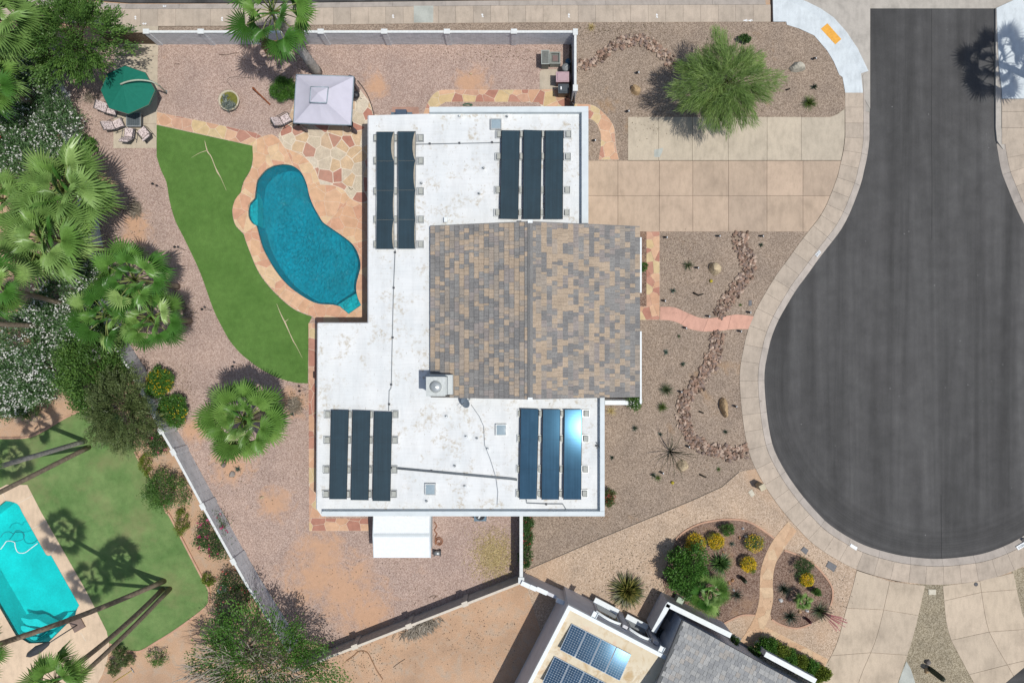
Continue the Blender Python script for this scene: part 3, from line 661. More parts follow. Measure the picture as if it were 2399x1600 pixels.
p0, p1 = P(1341, 238), P(1341, 262)
MB().box(((p0.x+p1.x)/2, (p0.y+p1.y)/2, .85), (.05, abs(p1.y-p0.y), 1.6)).build('gate_panel', BLACK, g2)
MB().tube([(p0.x-.05, p0.y-.1, .2), (p1.x-.05, p1.y, 1.5)], .03, 6).build('brace', STEEL, g2)

# ---------------------------------------------------------------- the white-roofed house
ZR = 3.2; ZP = 3.62
def m_roof():
    s = NT('white_roof_coating'); c = s.ramp(s.noise(.5, 5), [(.3, (.655, .68, .675)), (.7, (.735, .745, .73))])
    st = s.noise(1.0, 7, .7, vec=s.stretch(1.6, .35)); c = s.mix(.5, c, s.ramp(st, [(.32, .82), (.55, 1.03)]), 'MULTIPLY')
    seamx = s.noise(9, 4, .6, vec=s.stretch(.06, 1.0)); c = s.mix(.35, c, s.ramp(seamx, [(.3, .86), (.6, 1.03)]), 'MULTIPLY')
    d1 = s.noise(.8, 7, .72, dist=.5); m1 = s.ramp(d1, [(.50, 0), (.61, .9)])
    sp = s.noise(3.4, 6, .7); m1 = s.math('MULTIPLY', m1, s.ramp(sp, [(.47, 0), (.60, 1)]))
    m1 = s.math('MULTIPLY', m1, .75); c = s.mix(m1, c, (.42, .35, .24))
    dk = s.noise(7, 4, .6, vec=s.stretch(1.2, .5)); c = s.mix(s.ramp(dk, [(.66, 0), (.72, .6)]), c, (.28, .24, .18))
    s.bump(s.math('ADD', s.noise(18, 3), seamx), .01, .4); return s.col(c, .75, .3)
ROOFW = m_roof()
house = empty('house', P(1120, 730), 0, 'low house with white flat roof and a brown shingled gable', 'house')
def RZ(pts, z=ZR): return W2(pts, z)
NORTH = [(863, 271), (1006, 268), (1379, 268), (1379, 540), (1379, 760), (863, 757)]
FLATP = [(863, 271), (1006, 267), (1006, 252), (1378.5, 250), (1378.5, 545), (1240, 545), (1240, 925), (1416.5, 925), (1416.5, 1209), (754, 1209), (742, 1192), (745, 757), (862, 757)]
# walls slightly inside the roof edge
wallp = [(875, 283), (1018, 279), (1018, 264), (1366, 262), (1366, 540), (1455, 540), (1455, 915), (1404, 938), (1404, 1197), (766, 1197), (757, 769), (875, 769)]
MB().prism(RZ(wallp), -.15, ZR-.2).build('wall', WALLSTUC, house)
roof = MB().prism(RZ(FLATP), ZR-.19, ZR).build('flat_roof', ROOFW, house)
# parapets
def strip(name, pts, z0, z1, zp, m, parent): return MB().prism(W2(pts, zp), z0, z1).build(name, m, parent)
CAPB = m_plain('parapet_cap', (.60, .65, .655), .7, .3, var=.05, scale=2)
strip('parapet', [(1006, 251), (1378.5, 249.5), (1378.5, 263), (1006, 263)], ZR+.002, ZP, ZP, CAPB, house)
strip('parapet', [(1363, 263.2), (1378.5, 263.2), (1378.5, 523), (1363, 523)], ZR+.002, ZP, ZP, CAPB, house)
strip('parapet', [(1406, 925), (1416.5, 925), (1416.5, 1197.3), (1406, 1197.3)], ZR+.002, ZP, ZP, CAPB, house)
strip('parapet', [(754, 1197.8), (1416.5, 1197.8), (1416.5, 1209), (754, 1208)], ZR+.002, ZP, ZP, CAPB, house)
# thin metal edge along the low side
EDGE = m_plain('drip_edge', (.36, .37, .38), .5, .4)
for q in ([(861.3, 272), (863.5, 272), (863.5, 757), (861.3, 757)], [(745, 755.6), (861.3, 755.6), (861.3, 757.6), (745, 757.6)], [(743.2, 757.6), (745.4, 757.6), (742.6, 1192), (740.6, 1192)]):
    strip('drip_edge', q, ZR-.15, ZR+.035, ZR, EDGE, house)
strip('downspout_head', T(1, 2, [(540, 355), (562, 355), (562, 420), (540, 420)]), ZR-.4, ZR-.02, ZR, BLACK, house)
# doors and windows in the walls
HGL = m_plain('house_glass', (.05, .06, .065), .08, .6); DOORB = m_plain('door_brown', (.17, .10, .06), .6, .3); GDW = m_plain('garage_door', (.62, .60, .55), .6, .3)
def opening(name, x, y, z, w_, h_, axis, m, sub_='pane'):
    d_ = (.08, w_, h_) if axis == 'x' else (w_, .08, h_); i_ = (.10, w_-.16, h_-.16) if axis == 'x' else (w_-.16, .10, h_-.16)
    o = MB().box((x, y, z), d_).build(name, WHITE, house); MB().box((x, y, z), i_).build(sub_, m, o); return o
XE1 = P(1366, 0, ZR).x; XE2 = P(1404, 0, ZR).x; XW1 = P(875, 0, ZR).x; XW2 = P(761, 0, ZR).x; YN = P(0, 262, ZR).y; YS = P(0, 1197, ZR).y; XF = P(1455, 0, ZR).x
gd = opening('garage_door', XE1+.02, P(0, 458, ZR).y, 1.13, 4.4, 2.2, 'x', GDW, 'door_leaf')
opening('front_door', XF+.02, P(0, 735, ZR).y, 1.1, 1.1, 2.15, 'x', DOORB, 'door_leaf')
for y in (620, 840): opening('window', XF+.02, P(0, y, ZR).y, 1.5, 1.8, 1.2, 'x', HGL)
for y in (1010, 1120): opening('window', XE2+.02, P(0, y, ZR).y, 1.6, 1.5, 1.1, 'x', HGL)
for y, w_, z, h_ in ((350, 1.5, 1.6, 1.1), (470, 3.0, 1.1, 2.15), (640, 3.6, 1.1, 2.15)): opening('window', XW1-.02, P(0, y, ZR).y, z, w_, h_, 'x', HGL)
for y in (850, 1060): opening('window', XW2-.02 if y > 1000 else P(758.5, 0, ZR).x-.02, P(0, y, ZR).y, 1.6, 1.5, 1.1, 'x', HGL)
for x in (1100, 1250): opening('window', P(x, 0, ZR).x, YN, 1.6, 1.3, .9, 'y', HGL)
for x in (800, 1060, 1300): opening('window', P(x, 0, ZR).x, YS, 1.6, 1.3, .9, 'y', HGL)
# gable roof with single shingles
GY0 = P(0, 520, 5.2).y; GY1 = P(0, 934, 5.2).y; XR = P(1242, 0, 5.2).x; XL = P(1009, 0, 3.55).x; XE = P(1499, 0, 3.3).x
ZRG, ZL, ZE = 5.2, 3.55, 3.3
SHM = []
def m_shingle(name, c):
    s = NT(name); cc = s.mix(.75, c, s.ramp(s.noise(14, 4, .65, vec=s.stretch(1.6, .5)), [(.3, .72), (.7, 1.25)]), 'MULTIPLY')
    cc = s.mix(1, cc, s.ramp(s.noise(1.1, 4), [(.3, .88), (.7, 1.1)]), 'MULTIPLY'); s.bump(s.noise(30, 3, .7), .01, .6); return s.col(cc, .92, .15)
for i, c in enumerate([(.205, .20, .193), (.245, .238, .225), (.31, .27, .225), (.40, .318, .235), (.28, .25, .23), (.35, .295, .24)]): SHM.append(m_shingle('shingle_%s' % ['grey', 'ash', 'taupe', 'tan', 'smoke', 'fawn'][i], c))
gr = MB(); gr.mesh_([(XL, GY1, ZL-.06), (XR, GY1, ZRG-.06), (XE, GY1, ZE-.06), (XE, GY0, ZE-.06), (XR, GY0, ZRG-.06), (XL, GY0, ZL-.06),
                    (XL, GY1, ZL-.24), (XR, GY1, ZRG-.26), (XE, GY1, ZE-.24), (XE, GY0, ZE-.24), (XR, GY0, ZRG-.26), (XL, GY0, ZL-.24)],
                   [(0, 1, 4, 5), (1, 2, 3, 4), (6, 11, 10, 7), (7, 10, 9, 8), (0, 5, 11, 6), (2, 8, 9, 3), (0, 6, 7, 1), (1, 7, 8, 2), (5, 4, 10, 11), (4, 3, 9, 10)])
gable = gr.build('gable_roof', m_shingle('roof_underlay', (.09, .085, .08)), house)
# gable walls between flat roof and gable
for y in (GY0-.35, GY1+.35):
    q = [(XL+.5, ZR-.2), (XE-1.1, ZR-.2), (XE-1.1, ZE+.0), (XR, ZRG-.3), (XL+.5, ZL-.16)]; n = len(q)
    MB().mesh_([(x, y-.08, z) for x, z in q]+[(x, y+.08, z) for x, z in q], [tuple(range(n)), tuple(range(2*n-1, n-1, -1))]+[((i+1) % n, i, n+i, n+(i+1) % n) for i in range(n)]).build('gable_wall', WALLSTUC, house)
rg = random.Random(11)
umesh = []
for i, mt in enumerate(SHM):
    q = MB(); q.mesh_([(-.5, -.5, 0), (.5, -.5, 0), (.5, .5, 0), (-.5, .5, 0), (-.5, -.5, 1), (.5, -.5, .15), (.5, .5, .15), (-.5, .5, 1)], [(3, 2, 1, 0), (4, 5, 6, 7), (0, 1, 5, 4), (1, 2, 6, 5), (2, 3, 7, 6), (3, 0, 4, 7)])
    umesh.append(q.mesh('shingle', mt))
jobs = []
for side in (0, 1):
    x0, z0, x1, z1, n = (XL, ZL, XR, ZRG, 20) if side == 0 else (XE, ZE, XR, ZRG, 21)
    sl = Vector((x1-x0, 0, z1-z0)); L = sl.length; ang = math.atan2(z1-z0, abs(x1-x0))
    for k in range(n):
        c0 = Vector((x0, 0, z0))+sl*((k+.5)/n); y = GY1-.04; tone = 0
        while y < GY0-.02:
            wd = rg.choice((.14, .18, .22, .26, .3, .36)); wd = min(wd, GY0-y)
            if GY0-(y+wd) < .1: wd = GY0-y
            if rg.random() < .62: tone = rg.choices(range(6), (26, 20, 12, 20, 12, 10) if side == 0 else (24, 18, 10, 24, 14, 10))[0]
            rot = (0, -ang, 0) if side == 0 else (0, -ang, math.pi)
            jobs.append((c0.x, y+wd/2, c0.z, L/n*1.06, wd-.012, rg.uniform(.06, .075) if side == 0 else rg.uniform(.03, .045), rot, tone, side)); y += wd
# cut round the chimney
CHX0, CHX1, CHY0, CHY1 = P(1012, 0, 3.4).x, P(1051, 0, 3.9).x, P(0, 925, 3.4).y, P(0, 880, 3.4).y
jobs = [j for j in jobs if not (CHX0 < j[0] < CHX1+.0 and j[1] < CHY1+.02)]
rg.shuffle(jobs)
jobs.sort(key=lambda j: -(j[3]*j[4]))
rest = MB()
for i, (x, y, z, lx, wy, th, rot, tone, side) in enumerate(jobs):
    if i < 300:
        link('shingle', umesh[tone], gable, tuple(Vector((x, y, z-.055))-wm(gable).translation), rot, (lx, wy, th))
    else:
        M = Matrix.LocRotScale(Vector((x, y, z-.055)), __import__('mathutils').Euler(rot), Vector((lx, wy, th)))
        rest.mesh_([M @ Vector(q) for q in ((-.5, -.5, 0), (.5, -.5, 0), (.5, .5, 0), (-.5, .5, 0), (-.5, -.5, 1), (.5, -.5, .15), (.5, .5, .15), (-.5, .5, 1))], [(3, 2, 1, 0), (4, 5, 6, 7), (0, 1, 5, 4), (1, 2, 6, 5), (2, 3, 7, 6), (3, 0, 4, 7)], tone)
tag(rest.build('shingle_field', SHM, gable), kind='stuff')
RIDGE = m_shingle('ridge_cap_grey', (.21, .205, .195))
rc = MB().mesh_([(XR-.17, GY1-.03, ZRG-.02), (XR, GY1-.03, ZRG+.05), (XR+.17, GY1-.03, ZRG-.02), (XR-.17, GY0+.03, ZRG-.02), (XR, GY0+.03, ZRG+.05), (XR+.17, GY0+.03, ZRG-.02)], [(0, 1, 4, 3), (1, 2, 5, 4), (0, 2, 1), (3, 4, 5)])
rc.build('ridge_cap', RIDGE, gable)
for y in (GY0+.02, GY1-.02): MB().box((XR+.0, y, ZRG+.03), (.3, .2, .09)).build('ridge_end', WHITE, gable)
for y0, y1 in ((556, 686), (776, 946)):
    a = P(1499, y0, 3.2); b = P(1499, y1, 3.2); MB().box((a.x+.07, (a.y+b.y)/2, 3.12), (.11, abs(b.y-a.y), .12)).build('gutter', WHITE, house)
# rake trim along both gable ends
for y in (GY0+.02, GY1-.02):
    for (xa, za, xb, zb) in ((XL, ZL, XR, ZRG), (XR, ZRG, XE, ZE)):
        MB().mesh_([(xa, y-.03, za-.03), (xb, y-.03, zb-.03), (xb, y+.03, zb-.03), (xa, y+.03, za-.03), (xa, y-.03, za-.25), (xb, y-.03, zb-.25), (xb, y+.03, zb-.25), (xa, y+.03, za-.25)], [(0, 1, 2, 3), (4, 7, 6, 5), (0, 4, 5, 1), (3, 2, 6, 7), (0, 3, 7, 4), (1, 5, 6, 2)]).build('rake_board', RIDGE, house)
# chimney
CHS = m_plain('chimney_stucco', (.52, .55, .54), .85, .2, var=.06)
cc = P(1020.5, 905.5, 5.55); hw = .56
ch = MB(); 
ch.box((cc.x+.22, cc.y+.05, (ZR+4.5)/2-.05), (1.5, 1.25, 4.5-ZR+.1)); ch.box((cc.x+.06, cc.y+.02, 4.9), (1.22, 1.12, .9)); ch.build('chimney', CHS, house)
cp = MB(); cp.box((cc.x, cc.y, 5.42), (1.2, 1.2, .16)); chim = cp.build('chimney_cap', m_plain('cap_metal', (.45, .48, .47), .5, .4, .3), house)
MB().lathe([(0.001, 5.80), (.2, 5.76), (.36, 5.66), (.37, 5.62), (.37, 5.5)], (cc.x+.02, cc.y-.02, 0), 24).build('flue_hood', m_plain('hood_metal', (.50, .53, .52), .35, .5, .4), chim)
# white planter wall and porch piece by the front
w1 = MB().prism(W2([(1417.5, 938), (1502, 938), (1502, 948.5), (1417.5, 948.5)], 1.2), -.1, 1.2); tag(w1.build('porch_wall', WHITE), 'low white porch wall at the lower right corner of the gable', 'wall')

# ---------------------------------------------------------------- roof equipment
def m_pv(name, c, rough=.15, spec=.5):
    s = NT(name); sx = s.n('SeparateXYZ', i_0=s.P()); st = s.noise(10, 2, .5, vec=s.stretch(1, .02)); cc = s.mix(.5, c, s.ramp(st, [(.35, .8), (.65, 1.22)]), 'MULTIPLY')
    cc = s.mix(.5, cc, s.ramp(s.noise(1.3, 5), [(.3, .8), (.7, 1.25)]), 'MULTIPLY'); cc = s.mix(s.ramp(s.noise(13, 5, .7), [(.66, 0), (.74, .5)]), cc, (.25, .26, .26))
    return s.col(cc, rough, spec)
MATB = m_pv('absorber_black', (.017, .040, .056), .6, .2); GLZ = m_pv('glazed_collector', (.034, .075, .12), .105, .034)
GLZ.node_tree.nodes['Principled BSDF'].inputs['Specular Tint'].default_value = (.25, .65, 1, 1)
BOARD = m_plain('collector_backing', (.36, .32, .25), .8, .2, var=.2)
ZA, ZB = ZR+.345, ZR+.223
def lerp2(a, b, t): return (a[0]+(b[0]-a[0])*t, a[1]+(b[1]-a[1])*t)
def collector(tl, tr, br, bl, nseg, label, group, m, sag=False, seed=0, dy=0):
    rg = random.Random(seed)
    def pt(u, v, dz=0):
        q = lerp2(lerp2(tl, tr, u), lerp2(bl, br, u), v); z = ZA+(ZB-ZA)*u+dz+dy*(v-.5); return P(q[0], q[1], z)
    base = pt(.5, .5); root = empty('solar_collector', (base.x, base.y, ZR), 0, label, 'solar panel', group)
    fr = MB()
    vs = [pt(u, v, dz) for dz in (-.06, -.012) for u, v in ((0, 1), (1, 1), (1, 0), (0, 0))]
    fr.mesh_(vs, [(3, 2, 1, 0), (4, 5, 6, 7), (0, 1, 5, 4), (1, 2, 6, 5), (2, 3, 7, 6), (3, 0, 4, 7)]); fr.build('backing_board', BOARD if sag else DARK, root)
    for k in range(nseg):
        v0, v1 = k/nseg+.0007, (k+1)/nseg-.0007; N = 10; mb = MB(); top = []; 
        amp = rg.choice((.0, .05, .1, .16)) if sag else 0
        for i in range(N+1):
            v = v0+(v1-v0)*i/N; e = 1-amp*math.sin(math.pi*i/N)**.7-(.012 if not sag else .02); top.append((pt(.012, v, .008), pt(max(e, .1), v, .008)))
        for i in range(N): mb.face([top[i][0], top[i+1][0], top[i+1][1], top[i][1]])
        bot = [(a-Vector((0, 0, .015)), b-Vector((0, 0, .015))) for a, b in top]
        for i in range(N):
            mb.face([top[i][1], top[i+1][1], bot[i+1][1], bot[i][1]]); mb.face([top[i+1][0], top[i][0], bot[i][0], bot[i+1][0]])
        mb.face([top[0][0], top[0][1], bot[0][1], bot[0][0]]); mb.face([top[N][1], top[N][0], bot[N][0], bot[N][1]])
        mb.build('absorber_sheet', m, root)
    for u in (.006, .994):
        mb = MB(); mb.tube([pt(u, 0, -.02), pt(u, 1, -.02)], .025, 6); mb.build('header_pipe', BLACK if not sag else STEEL, root)
    for v in (.06, .36, .66, .94):
        for u in (.06, .94):
            p = pt(u, v, -.06); MB().box((p.x, p.y, (ZR+p.z)/2), (.05, .05, p.z-ZR)).build('support_leg', STEEL, root)
    return root
AR = [('upper left', [((882.5, 309), (923.6, 309), (923.3, 584), (881.5, 584)), ((932, 308), (973.8, 308), (973.5, 583.5), (932.4, 583.5))], 4, MATB, True),
      ('upper right', [((1175.5, 305.5), (1217.5, 306), (1213.6, 514), (1171.5, 513)), ((1227, 304.5), (1269, 306), (1266, 514), (1225.5, 514)), ((1277.5, 306), (1319.5, 306), (1318, 514), (1276.5, 514))], 3, MATB, False),
      ('lower left', [((776, 961), (817, 961), (812, 1169), (772, 1169)), ((826.4, 962), (867.5, 962.5), (863, 1171.5), (822, 1171)), ((877, 964.6), (918.5, 965), (914, 1173.5), (873, 1173))], 3, MATB, False),
      ('lower right', [((1220.4, 957.7), (1262, 958.5), (1257, 1169), (1217, 1169)), ((1272, 959.5), (1312.3, 959.5), (1309, 1170), (1269, 1170)), ((1323, 959.5), (1363, 959.5), (1361, 1170), (1320, 1170))], 3, GLZ, False)]
for nm, cols, ns, m, sag in AR:
    for i, q in enumerate(cols):
        lab = 'dark solar collector, %s column of the %s roof array' % (['left', 'right'][i] if len(cols) == 2 else ['left', 'middle', 'right'][i], nm)
        if nm == 'lower right': lab = 'glossy blue solar collector, %s column of the lower right roof array' % ['left', 'middle', 'right'][i]
        collector(*q, ns, lab, 'pool solar collectors on the flat roof', m, sag, 40+i, -.03 if nm == 'lower right' else 0)
BLK = m_plain('ballast_block', (.40, .41, .37), .9, .2, var=.1)
def mount_proto(wd):
    t = MB(); 
    for x in (-wd/2, wd/2): t.box((x, 0, .06), (.03, .5, .1))
    for y in (-.24, .24): t.box((0, y, .06), (wd-.03, .03, .1))
    t.box((0, 0, .015), (wd-.03, .45, .03))
    tm = t.mesh('tray', STEEL)
    b = MB(); b.box((.03 if wd > .3 else 0, 0, .1), (wd*.62, .36, .14)); return tm, b.mesh('ballast', BLK)
WIDE, THIN = mount_proto(.44), mount_proto(.24)
MT = [('upper left', [(880, THIN, 'left edge'), (928, THIN, 'middle gap'), (985, WIDE, 'right edge')], [325, 378, 449, 515, 573]),
      ('upper right', [(1169, WIDE, 'left edge'), (1222, THIN, 'left gap'), (1272.5, THIN, 'right gap'), (1330, WIDE, 'right edge')], [316, 368, 446, 499]),
      ('lower left', [(768, WIDE, 'left edge'), (821, THIN, 'left gap'), (871, THIN, 'right gap'), (926, WIDE, 'right edge')], [970, 1030, 1099, 1156]),
      ('lower right', [(1217, THIN, 'left edge'), (1266, THIN, 'left gap'), (1316.5, THIN, 'right gap'), (1372, WIDE, 'right edge')], [968, 1027, 1098, 1155])]
for nm, xs, ys in MT:
    for x, (tm, bm), where in xs:
        for j, y in enumerate(ys):
            k = (y-ys[0])/200.0*-4 if nm != 'upper left' else 0
            e = empty('ballast_mount', P(x+k, y, ZR), 0, 'grey ballast mount, %s from top, %s of the %s roof array' % (ORD[j], where, nm), 'ballast mount', 'ballast mounts of the roof collectors')
            link('tray', tm, e); link('ballast', bm, e, (0, 0, .003))
# skylights
SKYG = m_plain('skylight_glazing', (.30, .38, .42), .15, .5, var=.05)
for (x0, y0, x1, y1), lab in (((1149, 278, 1175, 303), 'square skylight near the top edge of the flat roof'), ((1161, 993.5, 1187, 1021), 'square skylight right of the small pipes on the lower roof'), ((995, 1133, 1020.6, 1160), 'square skylight near the bottom parapet of the flat roof')):
    a, b = P(x0, y1, ZR+.2), P(x1, y0, ZR+.2); c = (a+b)/2; dx, dy = b.x-a.x, b.y-a.y
    e = empty('skylight', (c.x, c.y, ZR), 0, lab, 'skylight', 'roof skylights')
    fm = MB()
    for s_ in (-1, 1): fm.box((c.x+s_*(dx/2-.03), c.y, ZR+.1), (.06, dy, .2)); fm.box((c.x, c.y+s_*(dy/2-.03), ZR+.1), (dx-.12, .06, .2))
    fm.build('frame', STEEL, e)
    MB().mesh_([(a.x+.06, a.y+.06, ZR+.16), (b.x-.06, a.y+.06, ZR+.16), (b.x-.06, b.y-.06, ZR+.16), (a.x+.06, b.y-.06, ZR+.16), (c.x, c.y, ZR+.235)], [(0, 1, 4), (1, 2, 4), (2, 3, 4), (3, 0, 4)], 0, True).build('dome', SKYG, e)
# vents
VT = [(1123, 455, 'pipe stub on the upper roof, left of the three collectors'), (1045, 517, 'square vent just above the gable eave'), (1133, 395.6, 'small pipe stub left of the upper right collectors'), (1092.6, 1022, 'left one of the two pipe stubs beside the lower skylight'), (1118, 1026, 'right one of the two pipe stubs beside the lower skylight'), (1143, 1050.6, 'short pipe stub below left of the right skylight'), (1066, 1090.5, 'tiny pipe stub above the slanting pipes'), (1090, 1138, 'pipe stub between slanting pipes and bottom skylight'), (1000, 1172.6, 'pipe stub below the bottom skylight'), (1046.6, 975, 'low white vent above the pipe stubs'), (988, 431, 'low white vent right of the upper left collectors'), (1077, 274, 'small pipe stub left of the top skylight'), (1188, 275, 'small grey vent right of the top skylight')]
for i, (x, y, lab) in enumerate(VT):
    p = P(x, y, ZR); e = empty('roof_vent', (p.x, p.y, ZR), 0, lab, 'roof vent')
    MB().lathe([(.34, 0.002), (.2, .03), (.09, .07), (.07, .1)], (p.x, p.y, ZR), 14).build('flashing', ROOFW, e)
    if i == 1: MB().box((p.x, p.y, ZR+.17), (.22, .3, .24)).build('vent_box', WHITE, e)
    else: MB().lathe([(.05, .05), (.05, .3), (.001, .3)], (p.x, p.y, ZR), 10).build('pipe', WHITE if i % 2 else STEEL, e)
# pipes
PIPE = m_plain('pipe_grey', (.20, .22, .23), .5, .4)
def roofpipe(pts, r, label, clips=()):
    pp = [P(x, y, ZR+.09)+Vector((0, 0, 0)) for x, y in pts]; e = empty('roof_pipe', (pp[0].x, pp[0].y, ZR), 0, label, 'pipe')
    MB().tube(pp, r, 6).build('pipe', PIPE, e)
    for x, y in clips: p = P(x, y, ZR); MB().box((p.x, p.y, ZR+.06), (.12, .12, .12)).build('pipe_block', DARK, e)
roofpipe(T(1, 0, [(1470, 1326), (2250, 1310)]), .025, 'thin pipe between the two upper roof arrays', T(1, 0, [(1595, 1323), (1867, 1318), (2167, 1311)]))
roofpipe(T(1, 1, [(1277, 725), (1262, 1080), (1250, 1567)])+T(1, 2, [(1242, 390), (1238, 430), (1222, 450), (1217, 635)]), .022, 'long thin pipe running down the white roof from the upper left collectors', T(1, 1, [(1277, 751), (1265, 1076), (1255, 1532)])+T(1, 2, [(1242, 395), (1223, 575)]))
roofpipe(T(1, 2, [(1242, 1153), (2349, 1254)])+T(2, 2, [(45, 1262)]), .035, 'upper one of the two slanting pipes between the lower arrays', T(1, 2, [(1610, 1184), (1910, 1214)]))
roofpipe(T(1, 2, [(1242, 1163), (2349, 1266)])+T(2, 2, [(45, 1274)]), .035, 'lower one of the two slanting pipes between the lower arrays')
roofpipe(T(2, 2, [(130, 1450), (132, 1482), (310, 1490), (465, 1490), (495, 1540)]), .025, 'bent pipe below the lower right collectors', T(2, 2, [(312, 1490)]))
roofpipe(T(1, 2, [(1975, 580), (2050, 690), (2090, 780), (2098, 950), (2150, 1080), (2200, 1240), (2220, 1380), (2213, 1500)]), .012, 'thin dark cable wandering down the roof from the dish')
roofpipe(T(2, 2, [(772, 925), (790, 950), (782, 985)]), .03, 'short copper coloured pipe by the right parapet', T(2, 2, [(774, 955)]))
# satellite dish
p = P(1091, 941.6, 3.9); e = empty('satellite_dish', (p.x+.25, p.y+.15, ZR), 0, 'grey oval satellite dish at the lower edge of the gable', 'satellite dish')
dm = MB().local(); dm.lathe([(.001, 0), (.15, .012), (.3, .05), (.38, .085), (.38, .095), (.3, .06), (.15, .02), (.001, .008)], (0, 0, 0), 24)
DISH = m_plain('dish_grey', (.17, .21, .25), .5, .4); Q = Vector((-.55, -.35, .75)).to_track_quat('Z', 'Y')
o = link('reflector', dm.mesh('reflector', DISH), e, (-.25, -.15, .66)); o.rotation_euler = Q.to_euler()
MB().tube([(e.location.x, e.location.y, ZR), (e.location.x, e.location.y, ZR+.45), (p.x, p.y, ZR+.64)], .03, 6).build('mast', STEEL, e)
MB().tube([(p.x, p.y, ZR+.6), (p.x-.4, p.y-.4, ZR+.75)], .015, 5).build('feed_arm', STEEL, e)
MB().box((e.location.x+.1, e.location.y+.1, ZR+.03), (.4, .3, .06)).build('foot', STEEL, e)
# ---------------------------------------------------------------- the neighbour's house, lower right
NO = P(1331.5, 1417, 3.6); u = Vector((P(1567.5, 1539.5, 3.6)-NO)); u = Vector((u.x, u.y)).normalized(); v = Vector((u.y, -u.x))
def N(a, b, z=0): q = Vector((NO.x, NO.y))+u*a+v*b; return Vector((q.x, q.y, z))
def Np(a0, b0, a1, b1): return [tuple(N(a0, b0)[:2]), tuple(N(a1, b0)[:2]), tuple(N(a1, b1)[:2]), tuple(N(a0, b1)[:2])]
nh = empty('neighbour_house', N(3.5, 4), 0, 'neighbour house with stained cream flat roof and grey shingles', 'house')
def m_creamroof():
    s = NT('cream_roof'); c = s.ramp(s.noise(.45, 5), [(.3, (.62, .53, .37)), (.7, (.71, .64, .50))])
    f = s.noise(.9, 7, .68, dist=.9); c = s.mix(s.ramp(f, [(.5, 0), (.68, .75)]), c, (.45, .30, .13)); g_ = s.noise(.6, 5, .6, dist=1.2)
    c = s.mix(s.ramp(g_, [(.58, 0), (.72, .6)]), c, (.62, .40, .27)); s.bump(s.noise(12, 3), .01, .4); return s.col(c, .8, .25)
NWALL = m_plain('neighbour_stucco', (.60, .60, .62), .9, .15, var=.07, scale=2, bump=.01); CRF = m_creamroof()
AW = 8.3; BW = 11.0
MB().prism(Np(.05, .05, AW, BW), -.2, 3.3).build('wall', NWALL, nh)
MB().prism(Np(.26, .26, AW, BW), 3.303, 3.42).build('flat_roof', CRF, nh)
for q in (Np(0, 0, AW, .25), Np(0, .253, .25, BW)): MB().prism(q, 3.303, 3.6).build('parapet', WHITE, nh)
# window bays with projecting white sills on the long face
GLASS = m_plain('window_glass', (.045, .05, .055), .08, .6)
def nwin(a0, a1, z0, z1, sill=True):
    wn = MB(); c = N((a0+a1)/2, 0); rz = math.atan2(u.y, u.x)
    wn.box((*(N((a0+a1)/2, -.03)[:2]), (z0+z1)/2), (a1-a0, .1, z1-z0), rz); o = wn.build('window_frame', GREYSTUC, nh)
    MB().box((*(N((a0+a1)/2, -.075)[:2]), (z0+z1)/2), (a1-a0-.24, .05, z1-z0-.24), rz).build('pane', GLASS, o)
    ar = MB(); n_ = 10   # arched white trim over the window
    for i in range(n_):
        t0, t1 = i/n_, (i+1)/n_; f = lambda t: (a0-.05+(a1-a0+.1)*t, z1-.16+.3*math.sin(math.pi*t))
        (xa, za), (xb, zb) = f(t0), f(t1)
        ar.mesh_([N(xa, -.14, za), N(xb, -.14, zb), N(xb, .02, zb), N(xa, .02, za), N(xa, -.14, za+.09), N(xb, -.14, zb+.09), N(xb, .02, zb+.09), N(xa, .02, za+.09)], [(0, 1, 5, 4), (4, 5, 6, 7), (0, 3, 2, 1)])
    ar.build('arch_trim', WHITE, o)
    MB().box((*(N((a0+a1)/2, -.22)[:2]), z0-.05), (a1-a0+.12, .44, .12), rz).build('window_sill', WHITE, o)
    MB().box((*(N(a1+.32, -.12)[:2]), 1.25), (.34, .2, 2.5), rz).build('buttress', NWALL, nh)
nwin(2.25, 4.0, .62, 2.3); nwin(4.75, 6.3, .62, 2.3)
for a in (1.85, 6.75):
    sc_ = MB(); rz = math.atan2(u.y, u.x); sc_.box((*(N(a, -.2)[:2]), 3.42), (.34, .36, .05), rz)
    for d in (-.16, .16): sc_.box((*(N(a+d, -.2)[:2]), 3.47), (.04, .44, .14), rz)
    sc_.build('roof_scupper', WHITE, nh)
